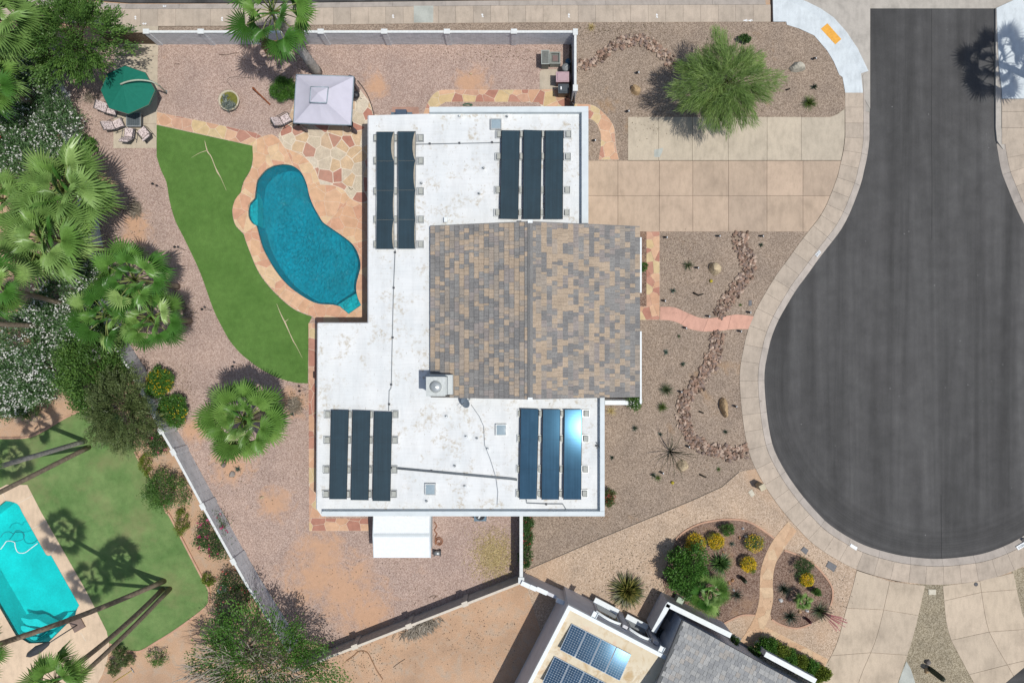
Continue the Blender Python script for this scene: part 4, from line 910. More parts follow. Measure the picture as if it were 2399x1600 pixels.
# photovoltaic panels on the cream roof
CELL = m_pv('pv_cell', (.032, .066, .115), .10, .012); CELL.node_tree.nodes['Principled BSDF'].inputs['Specular Tint'].default_value = (.35, .7, 1, 1)
def pv(a, b, wa, wb, lab):
    z0 = 3.52
    def q(s_, t, dz=0): p_ = N(a+wa*s_, b+wb*t); return Vector((p_.x, p_.y, z0+.172*wb*t-.012*wa*s_+dz))
    e = empty('photovoltaic_panel', (N(a+wa/2, b+wb/2)[0], N(a+wa/2, b+wb/2)[1], 3.42), 0, lab, 'solar panel', 'photovoltaic panels on the neighbour roof')
    fr = MB(); vs = [q(s_, t, dz) for dz in (-.04, 0) for s_, t in ((0, 1), (1, 1), (1, 0), (0, 0))]; fr.mesh_(vs, [(3, 2, 1, 0), (4, 5, 6, 7), (0, 1, 5, 4), (1, 2, 6, 5), (2, 3, 7, 6), (3, 0, 4, 7)]); fr.build('panel_frame', m_white_back, e)
    for nme, lo, hi in (('leg', 0, 0),):
        for s_, t in ((.05, .05), (.95, .05), (.05, .95), (.95, .95)):
            p_ = q(s_, t, -.05); MB().box((p_.x, p_.y, (p_.z+3.42)/2), (.05, .05, p_.z-3.42), 0).build('leg', STEEL, e)
    nx, ny = 6, 12; cb = MB()
    for i in range(nx):
        for j in range(ny):
            s0, s1 = .02+.96*(i+.022)/nx, .02+.96*(i+.978)/nx; t0, t1 = .014+.972*(j+.022)/ny, .014+.972*(j+.978)/ny; c_ = .13
            pts = [(s0, t0+(t1-t0)*c_), (s0+(s1-s0)*c_, t0), (s1-(s1-s0)*c_, t0), (s1, t0+(t1-t0)*c_), (s1, t1-(t1-t0)*c_), (s1-(s1-s0)*c_, t1), (s0+(s1-s0)*c_, t1), (s0, t1-(t1-t0)*c_)]
            cb.face([q(*z, .004) for z in pts][::-1])
    o = cb.build('cell_grid', CELL, e); o['kind'] = 'stuff'
m_white_back = m_plain('pv_backsheet', (.42, .49, .56), .5, .3)
WH = ['first', 'second', 'third', 'fourth']
for i in range(4): pv(.78+i*1.1, 1.0, 1.07, 1.75, '%s blue panel from the left in the upper row on the cream roof' % WH[i])
for i in range(4): pv(.76+i*1.1, 3.4, 1.07, 1.75, '%s blue panel from the left in the lower row on the cream roof' % WH[i])
# grey shingled roof
GS = [m_shingle('grey_shingle_%s' % n_, c) for n_, c in (('mid', (.30, .305, .30)), ('light', (.36, .36, .345)), ('dark', (.26, .265, .265)), ('warm', (.35, .33, .30)))]
G0 = P(1599, 1453, 3.25); rise = .30
gu = Vector((P(1868, 1600, 3.25)-G0)[:2]).normalized(); gv = Vector((gu.y, -gu.x))
def G(a, b, dz=0): return Vector((G0.x+gu.x*a+gv.x*b, G0.y+gu.y*a+gv.y*b, 3.25+rise*b+dz))
LA, LB = 13.0, 7.0
ng = MB().mesh_([G(0, 0, -.02), G(LA, 0, -.02), G(LA, LB, -.02), G(0, LB, -.02), G(0, 0, -.2), G(LA, 0, -.2), G(LA, LB, -.2), G(0, LB, -.2)], [(3, 2, 1, 0), (4, 5, 6, 7), (0, 1, 5, 4), (1, 2, 6, 5), (2, 3, 7, 6), (3, 0, 4, 7)]).build('shingle_roof', m_shingle('grey_underlay', (.13, .135, .135)), nh)
eu = [MB().mesh_([(-.5, -.5, 0), (.5, -.5, 0), (.5, .5, 0), (-.5, .5, 0), (-.5, -.5, 1), (.5, -.5, 1), (.5, .5, .2), (-.5, .5, .2)], [(3, 2, 1, 0), (4, 5, 6, 7), (0, 1, 5, 4), (1, 2, 6, 5), (2, 3, 7, 6), (3, 0, 4, 7)]).mesh('shingle', m_) for m_ in GS]
rg = random.Random(4); base_rot = Matrix(((gu.x, gv.x, 0), (gu.y, gv.y, 0), (0, 0, 1))).to_3x3() @ Matrix.Rotation(math.atan(rise), 3, 'X')
nrm_up = Matrix(((gu.x, -gv.x, 0), (gu.y, -gv.y, 0), (0, 0, 1)))
gpos = wm(ng).translation; cnt = 0; grest = MB(); Mrot = Matrix(((gu.x, gv.x, 0), (gu.y, gv.y, 0), (0, 0, 1)))
ex = Vector((gu.x, gu.y, 0)); ey = (G(0, 1)-G(0, 0)).normalized(); ez = ex.cross(ey)
if ez.z < 0: ez = -ez; 
RM = Matrix((ex, ey, ez)).transposed()
if RM.determinant() < 0: RM = Matrix((-ex, ey, ez)).transposed()
for row in range(int(LB/.29)):
    b = .145+row*.29; a = .02+rg.uniform(0, .2)
    while a < LA-.1:
        wd = rg.choice((.24, .3, .34, .4)); c_ = G(a+wd/2, b, -.012); vis = (c_.y > P(0, 1612, 3.3).y) and c_.x < P(1880, 0, 3.3).x
        M = Matrix.LocRotScale(c_, RM.to_quaternion(), Vector((wd-.015, .31, rg.uniform(.022, .034))))
        t = rg.choices(range(4), (40, 25, 22, 13))[0]
        if vis and cnt < 300:
            o = link('shingle', eu[t], ng); o.matrix_local = Matrix.Translation(-gpos) @ M; cnt += 1
        else: grest.mesh_([M @ Vector(q) for q in ((-.5, -.5, 0), (.5, -.5, 0), (.5, .5, 0), (-.5, .5, 0), (-.5, -.5, 1), (.5, -.5, 1), (.5, .5, .2), (-.5, .5, .2))], [(3, 2, 1, 0), (4, 5, 6, 7), (0, 1, 5, 4), (1, 2, 6, 5), (2, 3, 7, 6), (3, 0, 4, 7)], t)
        a += wd
tag(grest.build('shingle_field', GS, ng), kind='stuff')
MB().prism([tuple(G(.3, .3)[:2]), tuple(G(LA-.3, .3)[:2]), tuple(G(LA-.3, LB)[:2]), tuple(G(.3, LB)[:2])], -.2, 2.9).build('wall', NWALL, nh)
L2 = 13.0
def Gb(a_, b_, dz=0): q_ = G(a_, b_); return Vector((q_.x, q_.y, 3.25+rise*LB-rise*(b_-LB)+dz))
MB().mesh_([Gb(0, LB, -.02), Gb(LA, LB, -.02), Gb(LA, L2, -.02), Gb(0, L2, -.02), Gb(0, LB, -.2), Gb(LA, LB, -.2), Gb(LA, L2, -.2), Gb(0, L2, -.2)], [(3, 2, 1, 0), (4, 5, 6, 7), (0, 1, 5, 4), (1, 2, 6, 5), (2, 3, 7, 6), (3, 0, 4, 7)]).build('rear_roof', GS[0], nh)
MB().prism([tuple(G(.3, LB+.002)[:2]), tuple(G(LA-.3, LB+.002)[:2]), tuple(G(LA-.3, L2-.3)[:2]), tuple(G(.3, L2-.3)[:2])], -.2, 2.9).build('wall', NWALL, nh)
for a_ in (.3, LA-.5):
    q_ = [(.4, 2.85), (L2-.4, 2.85), (L2-.4, 3.12), (LB, 3.25+rise*LB-.22), (.4, 3.14)]
    vs_ = [Vector((*G(a_+d_, b_)[:2], z_)) for d_ in (0, .2) for b_, z_ in q_]; MB().mesh_(vs_, [(0, 1, 2, 3, 4), (9, 8, 7, 6, 5)]+[((i+1) % 5, i, 5+i, 5+(i+1) % 5) for i in range(5)]).build('gable_wall', NWALL, nh)
mb = MB(); q0, q1 = G(-.04, 0, .0), G(-.04, LB, .0); mb.tube([q0, q1], .05, 6); mb.build('rake_trim', DARK, nh)
# courtyard walls
def lowwall(name, px, h, th, label, m=GREYSTUC):
    e = empty(name, P(*px[0]), 0, label, 'wall'); pts = [Vector(P(*q, h)[:2]) for q in px]
    for a, b in zip(pts[:-1], pts[1:]):
        t = (b-a).normalized(); n_ = Vector((t.y, -t.x))*th
        MB().prism([tuple(a), tuple(b), tuple(b+n_), tuple(a+n_)], -.1, h-.06).build('wall_panel', m, e)
        MB().prism([tuple(a-n_*.08), tuple(b-n_*.08), tuple(b+n_*1.08), tuple(a+n_*1.08)], h-.058, h).build('wall_cap', WHITE, e)
lowwall('courtyard_wall', [(1564, 1410), (1715, 1484)], 1.9, .3, 'white capped courtyard wall beside the fan palm and cycads')
lowwall('courtyard_side_wall', [(1527, 1478), (1562, 1413)], 1.9, .28, 'grey courtyard wall running down to the cream roofed house')
lowwall('courtyard_end_wall', [(1795, 1527), (1914, 1591)], 1.9, .3, 'white capped courtyard wall behind the clipped hedge')
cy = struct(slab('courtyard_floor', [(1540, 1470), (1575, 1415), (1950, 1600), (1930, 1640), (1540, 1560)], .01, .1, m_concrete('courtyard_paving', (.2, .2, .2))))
e = empty('cooling_unit', P(1592, 1452), 0, 'blue grey cooling unit inside the dark courtyard', 'air conditioner'); rz = math.atan2(gu.y, gu.x)
c_ = P(1592, 1453, .9); MB().box((c_.x, c_.y, .45), (1.1, .85, .9), rz).build('casing', m_plain('unit_grey', (.24, .29, .33), .5, .4), e); MB().box((c_.x, c_.y, .91), (.6, .5, .04), rz).build('top_panel', STEEL, e)
e = empty('round_pot', P(1551, 1484), 0, 'round black pot in the dark courtyard corner', 'pot'); c_ = P(1550.5, 1484, .6)
MB().lathe([(.22, 0), (.3, .55), (.33, .6), (.29, .6), (.27, .45), (.001, .44)], (c_.x, c_.y, .01), 18).build('pot', m_plain('pot_teal', (.03, .06, .065), .4, .5), e)
MB().lathe([(.335, .58), (.335, .62), (.29, .62), (.29, .58)], (c_.x, c_.y, .01), 18).build('rim', DARK, e)
ub = P(1586.7, 1401.6); e = empty('utility_box', ub, 0, 'pale green utility box beside the courtyard wall corner', 'utility box'); MB().box((ub.x, ub.y, .3), (.42, .55, .6), rz).build('cabinet', m_plain('box_green', (.36, .44, .34), .6, .3), e); MB().box((ub.x, ub.y, .62), (.46, .6, .05), rz).build('lid', m_plain('lid_green', (.40, .48, .38), .6, .3), e)
# neighbour paths, beds and driveways
PL = smooth(B5([(1160, 85), (1040, 230), (960, 370), (910, 530), (900, 680), (895, 800), (860, 940), (800, 1060), (720, 1180)]), 3); PR = smooth(B5([(1240, 170), (1130, 320), (1060, 440), (1030, 540), (1020, 660), (1025, 780), (1005, 900), (980, 980), (950, 1045)]), 3)
NP_ = PL+B5([(850, 1265), (900, 1190), (1490, 1470), (1530, 1345)])+PR[::-1]
np_ = struct(slab('neighbour_path', NP_, .014, .1, m_plain('path_grout', (.52, .40, .27), .9, .2))); flagstones(np_, PL+[B5([(850, 1265)])[0], B5([(950, 1045)])[0]]+PR[::-1][1:], 24, STAMP, .014, 31, gap=.3, proud=.008); flagstones(np_, B5([(855, 1262), (905, 1185), (1480, 1465), (1525, 1345), (950, 1045)]), 24, STAMP, .014, 32, gap=.3, proud=.008)
BED1 = smooth(B5([(130, 250), (200, 180), (330, 110), (480, 75), (640, 62), (780, 80), (900, 140), (1030, 235)]), 3)+[(x-.5, y) for x, y in PL[3:19]]+smooth(B5([(740, 940), (620, 990), (530, 1040)]), 3)+B5([(330, 1000), (60, 830), (0, 600)])
struct(slab('planting_bed', BED1, .01, .1, MULCH))
BED2 = smooth(B5([(1125, 345), (1250, 390), (1370, 450), (1480, 560), (1555, 670), (1570, 760), (1550, 850), (1480, 960), (1370, 1020), (1240, 1060), (1100, 1030), (1010, 980)]), 3)+[(x+.5, y) for x, y in PR[6:20][::-1]]
struct(slab('planting_bed', BED2, .01, .1, MULCH))
for q in ([(130, 250), (200, 180), (330, 110), (480, 75), (640, 62), (780, 80), (900, 140), (1030, 235)], [(855, 940), (740, 940), (620, 990), (530, 1040)], [(1125, 345), (1250, 390), (1370, 450), (1480, 560), (1555, 670), (1570, 760), (1550, 850)], [(1370, 1020), (1240, 1060), (1100, 1030), (1010, 980)]):
    sq = smooth(B5(q), 4); struct(ribbon('bed_edging', sq, [3.6]*len(sq), .07, PINKEDGE, thick=.15))
nd = struct(link('neighbour_driveway', MB().mesh('neighbour_driveway', CONC_NB)))
D1L = T(3, 3, [(812, 530), (770, 700), (705, 920), (640, 1180), (560, 1350), (480, 1470), (400, 1640)]); D1M = T(3, 3, [(1115, 630), (1090, 740), (1050, 930), (990, 1160), (925, 1320), (870, 1440), (800, 1640)]); D1R = T(3, 3, [(1440, 672), (1410, 800), (1370, 980), (1325, 1160), (1262, 1350), (1215, 1480), (1160, 1640)])
def cut(line, t): k = t*(len(line)-1); i = min(int(k), len(line)-2); return lerp2(line[i], line[i+1], k-i)
for A, Bq in ((D1L, D1M), (D1M, D1R)):
    for t0, t1 in ((0, .3), (.3, .63), (.63, 1)):
        ts = np.linspace(t0, t1, 5); q = [cut(A, t) for t in ts]+[cut(Bq, t) for t in ts[::-1]]; ins = inset(q, .4); slab('concrete_slab', ins, .016, .14, CONC_NB, nd)
nd2 = struct(link('neighbour_driveway', MB().mesh('neighbour_driveway', CONC_NB)))
D2L = T(3, 3, [(1600, 672), (1615, 850), (1630, 1000), (1665, 1150), (1760, 1330), (1850, 1500), (1930, 1640)]); D2M = T(3, 3, [(1940, 628), (1960, 760), (1985, 930), (2015, 1075), (2100, 1240), (2200, 1410), (2330, 1640)]); D2R = T(3, 3, [(2250, 552), (2290, 750), (2330, 930), (2390, 1050), (2480, 1200), (2560, 1320), (2640, 1480)])
for A, Bq in ((D2L, D2M), (D2M, D2R)):
    for t0, t1 in ((0, .13), (.13, .52), (.52, .82), (.82, 1)):
        ts = np.linspace(t0, t1, 5); q = [cut(A, t) for t in ts]+[cut(Bq, t) for t in ts[::-1]]; ins = inset(q, .4); slab('concrete_slab', ins, .016, .14, CONC_NB, nd2)
struct(slab('concrete_apron', T(3, 3, [(1268, 1365), (1310, 1440), (1350, 1567), (1380, 1700), (1150, 1700), (1222, 1480)]), .005, .1, CONC_RAMP))
struct(slab('garage_apron', T(3, 3, [(2349, 1420), (2180, 1560), (2100, 1700), (2500, 1700), (2500, 1400)]), .03, .1, ASPHALT))
# steel edging line between the two front yards
eg = T(2, 2, [(2080, 1197), (1925, 1332), (1650, 1457), (1385, 1567)])+T(2, 3, [(800, 241), (430, 401), (133, 529)]); struct(ribbon('yard_edging', eg, [1.2]*len(eg), .04, m_plain('edging_dark', (.14, .12, .10), .8, .2), thick=.1))

# ---------------------------------------------------------------- shed and yard things
SHW = m_plain('shed_white', (.76, .79, .80), .5, .3, var=.04)
sh = empty('garden_shed', P(948, 1250), 0, 'white ribbed garden shed with a low ridge below the house', 'shed')
a, b = P(876, 1306, 2.2), P(1018, 1200, 2.2); x0, y0, x1, y1 = a.x, a.y, P(1008.5, 0, 2.2).x, P(0, 1196, 2.2).y; ym = P(0, 1253, 2.45).y
MB().prism([(x0+.12, y0+.15), (x1-.12, y0+.15), (x1-.12, y1), (x0+.12, y1)], -.1, 2.15).build('wall', m_plain('shed_wall', (.50, .58, .60), .6, .3, var=.05), sh)
rf = MB()
def sl_(y, z): return [(x0, y, z), (x1, y, z)]
NR = 26
for (ya, za, yb, zb) in ((y0, 2.2, ym, 2.48), (ym, 2.48, y1, 2.22)):
    for i in range(NR):
        xa, xb = x0+(x1-x0)*i/NR, x0+(x1-x0)*(i+1)/NR; xm = xb-(xb-xa)*.12; r_ = .015
        rf.face([(xa, ya, za), (xm, ya, za), (xm, yb, zb), (xa, yb, zb)]); rf.face([(xm, ya, za+r_), (xb, ya, za+r_), (xb, yb, zb+r_), (xm, yb, zb+r_)]); rf.face([(xm, ya, za), (xm, ya, za+r_), (xm, yb, zb+r_), (xm, yb, zb)]); rf.face([(xb, ya, za+r_), (xb, ya, za), (xb, yb, zb), (xb, yb, zb+r_)])
rf.build('roof', SHW, sh)
MB().mesh_([(x0-.02, ym-.13, 2.46), (x1+.02, ym-.13, 2.46), (x1+.02, ym, 2.53), (x0-.02, ym, 2.53), (x1+.02, ym+.13, 2.46), (x0-.02, ym+.13, 2.46)], [(0, 1, 2, 3), (3, 2, 4, 5)]).build('ridge_cap', CAPB, sh)
for x in (x0, x1): MB().mesh_([(x-.03, y0, 2.1), (x-.03, y0, 2.24), (x-.03, ym, 2.52), (x-.03, y1, 2.26), (x-.03, y1, 2.1), (x+.03, y0, 2.1), (x+.03, y0, 2.24), (x+.03, ym, 2.52), (x+.03, y1, 2.26), (x+.03, y1, 2.1)], [(0, 1, 2, 3, 4), (9, 8, 7, 6, 5), (1, 6, 7, 2), (2, 7, 8, 3)]).build('gable_trim', CAPB, sh)
# air conditioner
c_ = P(1125, 1207, .8); e = empty('air_conditioner', (c_.x, c_.y, 0), 0, 'dark blue grey air conditioner at the lower house wall', 'air conditioner'); AC = m_plain('ac_blue', (.10, .17, .22), .5, .4)
MB().box((c_.x, c_.y, .4), (.85, .8, .8)).build('casing', AC, e); MB().lathe([(.34, .8), (.34, .83), (.28, .83), (.28, .81), (.001, .8)], (c_.x, c_.y, .003), 20).build('fan_ring', DARK, e)
fb = MB()
for k in range(3): fb.box((c_.x+.13*math.cos(k*2.1), c_.y+.13*math.sin(k*2.1), .82), (.24, .1, .012), k*2.1)
fb.build('fan_blade', STEEL, e)
c_ = P(939, 262, 1.2); e = empty('evaporative_cooler', (c_.x, c_.y, 0), 0, 'dark blue cabinet under the upper left roof edge', 'cabinet')
MB().box((c_.x, c_.y-.1, .6), (.75, .5, 1.2)).build('cabinet', m_plain('cabinet_blue', (.055, .085, .13), .5, .4), e)
for d in (-.55, .55): MB().box((c_.x+d, c_.y-.12, .45), (.34, .35, .9)).build('side_box', m_plain('side_box_blue', (.10, .15, .19), .5, .4), e)
struct(slab('terracotta_pad', T(1, 0, [(1250, 985), (1490, 985), (1500, 1075), (1245, 1075)]), .012, .06, m_concrete('terracotta', (.43, .26, .20))))
# compost boxes
e = empty('grey_storage_box', P(1281, 135), 0, 'tall grey lidded storage box near the corner of the walls', 'storage box'); BX = m_plain('box_grey', (.15, .155, .14), .7, .3, var=.15)
a, b = P(1268, 151, .95), P(1287.5, 118, .95); c_ = (a+b)/2; MB().box((c_.x, c_.y, .45), (b.x-a.x-.08, b.y-a.y-.08, .9)).build('body', BX, e); MB().box((c_.x, c_.y, .93), (b.x-a.x, b.y-a.y, .06)).build('lid', m_plain('lid_grey', (.33, .36, .33), .6, .3), e); MB().box((c_.x, c_.y, .965), (b.x-a.x-.12, b.y-a.y-.12, .03)).build('lid_panel', BX, e)
e = empty('grey_open_box', P(1300, 138), 0, 'lower open grey box with drain grate beside the storage box', 'storage box')
a, b = P(1288.5, 150, .6), P(1313, 122, .6); c_ = (a+b)/2; bx = MB()
for s_ in (-1, 1): bx.box((c_.x+s_*((b.x-a.x)/2-.04), c_.y, .3), (.08, b.y-a.y, .6)); bx.box((c_.x, c_.y+s_*((b.y-a.y)/2-.04), .3), (b.x-a.x-.16, .08, .6))
bx.build('walls', m_plain('open_box_grey', (.25, .27, .24), .7, .3), e); MB().box((c_.x, c_.y, .42), (b.x-a.x-.17, b.y-a.y-.17, .1)).build('tray', BX, e); MB().box((c_.x, c_.y, .49), (.35, .4, .04)).build('grate', m_plain('grate_brown', (.19, .13, .12), .7, .3), e)
# bins
def bin_(name, px, h, wx, wy, lab, body, lid, extra=None):
    p = P(px[0], px[1], h); e = empty(name, (p.x, p.y, 0), 0, lab, 'bin')
    MB().box((p.x, p.y, h/2-.02), (wx*.8, wy*.8, h-.08), 0, 0, None, 1.18).build('body', body, e)
    ld = MB(); ld.box((p.x, p.y, h-.03), (wx, wy, .06), 0, 0, None, .97); ld.box((p.x, p.y, h+.015), (wx*.8, wy*.8, .05), 0, 0, None, .9); o = ld.build('lid', lid, e)
    for d in (-.22, .22): MB().tube([(p.x+wx*.32, p.y+d-.06, .12), (p.x+wx*.32, p.y+d+.06, .12)], .12, 10).build('wheel', BLACK, e)
    MB().tube([(p.x+wx*.5, p.y-.25, h-.06), (p.x+wx*.58, p.y-.25, h-.03), (p.x+wx*.58, p.y+.25, h-.03), (p.x+wx*.5, p.y+.25, h-.06)], .018, 6).build('handle', body, e)
    return e, p
PINK = m_plain('bin_pink', (.44, .31, .33), .6, .3, var=.06); BINB = m_plain('bin_body_maroon', (.20, .13, .14), .6, .3)
bin_('wheeled_bin', (1318, 180.5), 1.05, .92, .72, 'dusty pink lidded wheeled bin by the short wall', BINB, PINK)
BB = m_plain('bin_charcoal', (.055, .068, .078), .5, .4)
e, p = bin_('wheeled_bin', (1320, 208), 1.02, .74, .66, 'charcoal wheeled bin with a white sticker on its lid', m_plain('bin_tan', (.16, .13, .09), .6, .3), BB)
MB().box((p.x-.16, p.y+.02, 1.066), (.08, .2, .004)).build('sticker', PAINTW, e)
p = P(1325.5, 158, .8); e = empty('lidded_can', (p.x, p.y, 0), 0, 'round grey lidded can beside the pink bin', 'bin'); MB().lathe([(.2, 0), (.25, .75), (.001, .75)], (p.x, p.y, 0), 20).build('body', GREYPL, e); MB().lathe([(.28, .74), (.28, .79), (.2, .83), (.001, .84)], (p.x, p.y, 0), 20).build('lid', m_plain('can_lid', (.17, .18, .18), .5, .4), e); MB().box((p.x+.03, p.y+.03, .85), (.22, .04, .03), .7).build('handle', STEEL, e)
p = P(1331, 143, .5); e = empty('blue_drum', (p.x, p.y, 0), 0, 'small blue drum in the shade of the short wall', 'drum'); MB().lathe([(.16, 0), (.19, .25), (.17, .5), (.001, .51)], (p.x, p.y, 0), 16).build('body', m_plain('drum_blue', (.05, .12, .19), .5, .4), e); MB().lathe([(.05, .5), (.05, .53), (.001, .53)], (p.x+.06, p.y, 0), 8).build('bung', BLACK, e)
struct(slab('bin_pad', smooth(T(2, 0, [(252, 822), (252, 680), (262, 650), (300, 640), (420, 640), (460, 700), (470, 822)]), 1), .014, .08, CONC_PAD))
# gazebo
GZ = m_plain('gazebo_canvas', (.545, .53, .60), .8, .2, var=.04, scale=2); GZT = m_plain('gazebo_trim', (.30, .36, .40), .8, .2)
cor = [P(694.4, 175.6, 2.25), P(829, 180, 2.25), P(822.6, 293.5, 2.25), P(688, 289, 2.25)]; vt = [P(732, 208, 2.95), P(769, 209, 2.95), P(765.5, 242, 2.95), P(730, 241, 2.95)]
ctr = sum(cor, Vector())/4; gz = empty('gazebo', (ctr.x, ctr.y, 0), 0, 'pale lilac square gazebo with a raised vent roof on the patio', 'gazebo')
def quadsurf(mb, a, b, c, d, n=8, sag=.06):
    g_ = []
    for i in range(n+1):
        row = []
        for j in range(n+1):
            s_, t = i/n, j/n; p_ = a.lerp(b, s_).lerp(d.lerp(c, s_), t); sg = -sag*math.sin(math.pi*t)*(.4+.6*abs(math.sin(math.pi*2*s_))); row.append(p_+Vector((0, 0, sg)))
        g_.append(row)
    for i in range(n):
        for j in range(n): mb.face([g_[i][j], g_[i+1][j], g_[i+1][j+1], g_[i][j+1]])
mb = MB()
for k in range(4): quadsurf(mb, cor[k], cor[(k+1) % 4], vt[(k+1) % 4], vt[k])
cn = mb.build('canopy', GZ, gz)
mb = MB()
for k in range(4):
    a, b = cor[k], cor[(k+1) % 4]; mb.face([a, b, b-Vector((0, 0, .22)), a-Vector((0, 0, .22))]); mb.tube([a+Vector((0, 0, .01)), b+Vector((0, 0, .01))], .035, 6)
mb.build('valance', GZT, gz)
v2 = [p_+(p_-ctr).normalized()*.02+Vector((0, 0, .2)) for p_ in vt]; pk = sum(v2, Vector())/4+Vector((0, 0, .28)); mb = MB()
v2 = [Vector((p_.x+(p_.x-ctr.x)*.10, p_.y+(p_.y-ctr.y)*.10, 3.12)) for p_ in vt]
for k in range(4): mb.face([v2[k], v2[(k+1) % 4], pk])
vr = mb.build('vent_roof', GZ, gz); mb = MB()
for k in range(4): mb.tube([v2[k], v2[(k+1) % 4]], .04, 6); mb.face([v2[k], v2[(k+1) % 4], vt[(k+1) % 4]+Vector((0, 0, -.05)), vt[k]+Vector((0, 0, -.05))])
mb.build('vent_trim', GZT, gz)
for k in range(4):
    p_ = ctr.lerp(cor[k], .93); MB().box((p_.x, p_.y, 1.12), (.08, .08, 2.24)).build('post', DARK, gz)
DRP = m_plain('drape_mauve', (.17, .14, .145), .9, .15, var=.2, scale=12)
for k in (1, 2, 3):
    p_ = ctr.lerp(cor[k], .9); mb = MB().lathe([(.10, .0), (.17, .5), (.09, 1.2), (.2, 1.7), (.3, 2.15)], (p_.x, p_.y, .03), 10); 
    mb.v = [(x+.035*math.sin(9*math.atan2(y-p_.y, x-p_.x)), y+.035*math.cos(7*math.atan2(y-p_.y, x-p_.x)), z) for x, y, z in mb.v]; mb.build('drape', DRP, gz)
# umbrella
UC = P(301, 211, 2.45); UG = m_plain('umbrella_green', (.012, .155, .108), .8, .2, var=.06); um = empty('cantilever_umbrella', P(389, 216), 0, 'dark green octagonal cantilever umbrella on a curved arm', 'umbrella')
oct_ = [P(x, y, 2.35) for x, y in T(0, 0, [(1145, 603), (1335, 668), (1425, 830), (1365, 965), (1178, 1050), (1000, 995), (922, 830), (985, 680)])]; top = P(287, 200, 2.75)
mb = MB(); 
for k in range(8):
    a, b = oct_[k], oct_[(k+1) % 8]; quadsurf(mb, a, b, top.lerp(b, .02), top.lerp(a, .02), 6, .015)
    mb.face([a, b, b-Vector((0, 0, .12)), a-Vector((0, 0, .12))])
cnp = mb.build('canopy', UG, um)
TR = m_plain('umbrella_trim', (.17, .13, .11), .8, .2)
mb = MB()
for k in range(8): mb.tube([oct_[k], oct_[(k+1) % 8]], .018, 5)
mb.build('canopy_edge', TR, um)
for k in range(8): MB().tube([top-Vector((0, 0, .08)), oct_[k]-Vector((0, 0, .05))], .012, 5).build('rib', DARK, um)
ap = [P(389, 216, 0), P(386, 214, .5)+Vector((0, 0, 0)), P(383, 211, 1.2), P(377, 205, 1.9), P(368, 198, 2.45), P(352, 191, 2.8), P(325, 188, 3.0), P(300, 191.5, 3.0), P(282, 198, 2.9)]
ap = [Vector((q.x, q.y, q.z)) for q in ap]; arr = []
for i in range(len(ap)-1):
    a_, b_, c2, d_ = ap[max(i-1, 0)], ap[i], ap[i+1], ap[min(i+2, len(ap)-1)]
    for k in range(4): t = k/4; arr.append(.5*((2*b_)+(c2-a_)*t+(2*a_-5*b_+4*c2-d_)*t*t+(3*b_-a_-3*c2+d_)*t*t*t))
arr.append(ap[-1]); MB().tube(arr, .055, 8).build('arm', m_plain('arm_sage', (.40, .43, .34), .5, .4), um); MB().tube([ap[-1], top-Vector((0, 0, .03))], .03, 6).build('hanger', STEEL, um)
MB().box((ap[0].x, ap[0].y, .04), (.2, .2, .06)).build('base', STEEL, um)
# patterned chairs
def m_cush():
    s = NT('patterned_cushion'); vo = s.n('TexVoronoi', i_Scale=13, i_Vector=s.P()); c = s.ramp(vo.outputs['Distance'], [(.30, (.06, .035, .03)), (.42, (.66, .56, .54))]); return s.col(c, .9, .1)
CUSH = m_cush()
def chair(px, face_px, lab, cat='chair', kind=0):
    p = P(*px); f = P(*face_px)-p; rz = math.atan2(f.y, f.x); e = empty('lounge_chair', (p.x, p.y, .0), rz, lab, cat, 'cushioned lounge chairs')
    def L(mb, n_, m, par=None): o = link(n_, mb.mesh(n_, m), par or e); return o
    z0 = .021
    L(MB().box((.08, 0, z0+.42), (.62, .62, .12), 0, 0, None, .93), 'seat_cushion', CUSH)
    Mt = Matrix.Translation((-.3, 0, z0+.46)) @ Matrix.Rotation(R(-32), 4, 'Y')
    L(MB().box((0, 0, .36), (.12, .62, .72), 0, 0, Mt, .95), 'back_cushion', CUSH)
    L(MB().box((-.07, 0, .38), (.03, .64, .78), 0, 0, Mt), 'back_frame', DARK)
    L(MB().box((.06, 0, z0+.34), (.68, .66, .03)), 'seat_frame', DARK)
    for s_ in (-1, 1):
        y = s_*.36; pts = [(.38, y, z0+.03), (.40, y, z0+.3), (.3, y, z0+.6), (-.2, y, z0+.64), (-.42, y, z0+.7)]
        L(MB().tube(pts, .022, 6), 'armrest', DARK); L(MB().tube([(-.5, y, z0+.10), (-.2, y, z0+.022), (.15, y, z0+.02), (.42, y, z0+.05)], .02, 6), 'rocker', DARK)
        L(MB().tube([(-.28, y, z0+.03), (-.3, y, z0+.64)], .02, 6), 'rear_leg', DARK)
    return e
chair((268, 262), (320, 275), 'patterned lounge chair half hidden under the green umbrella'); chair((283, 296), (318, 280), 'patterned lounge chair left of the fire table'); chair((311, 318), (314, 285), 'patterned lounge chair standing in the middle below the fire table'); chair((346, 317), (318, 285), 'rightmost patterned lounge chair below the umbrella')
c_ = P(313, 280, .5); e = empty('fire_table', (c_.x, c_.y, 0), 0, 'square grey fire table with a tiled grid top', 'table'); a = .95
fr = MB(); 
for s_ in (-1, 1): fr.box((c_.x+s_*(a/2), c_.y, .5), (.08, a+.08, .05)); fr.box((c_.x, c_.y+s_*(a/2), .5), (a-.08, .08, .05))
fr.build('rim', STEEL, e); MB().box((c_.x, c_.y, .25), (a-.1, a-.1, .46)).build('body', DARK, e)
tm = MB().box((0, 0, 0), (.135, .135, .02)).mesh('tile', m_plain('tile_slate', (.10, .12, .13), .4, .4))
for i in range(6):
    for j in range(6):
        link('tile', tm, e, (-.36+.145*i, -.36+.145*j, .495))
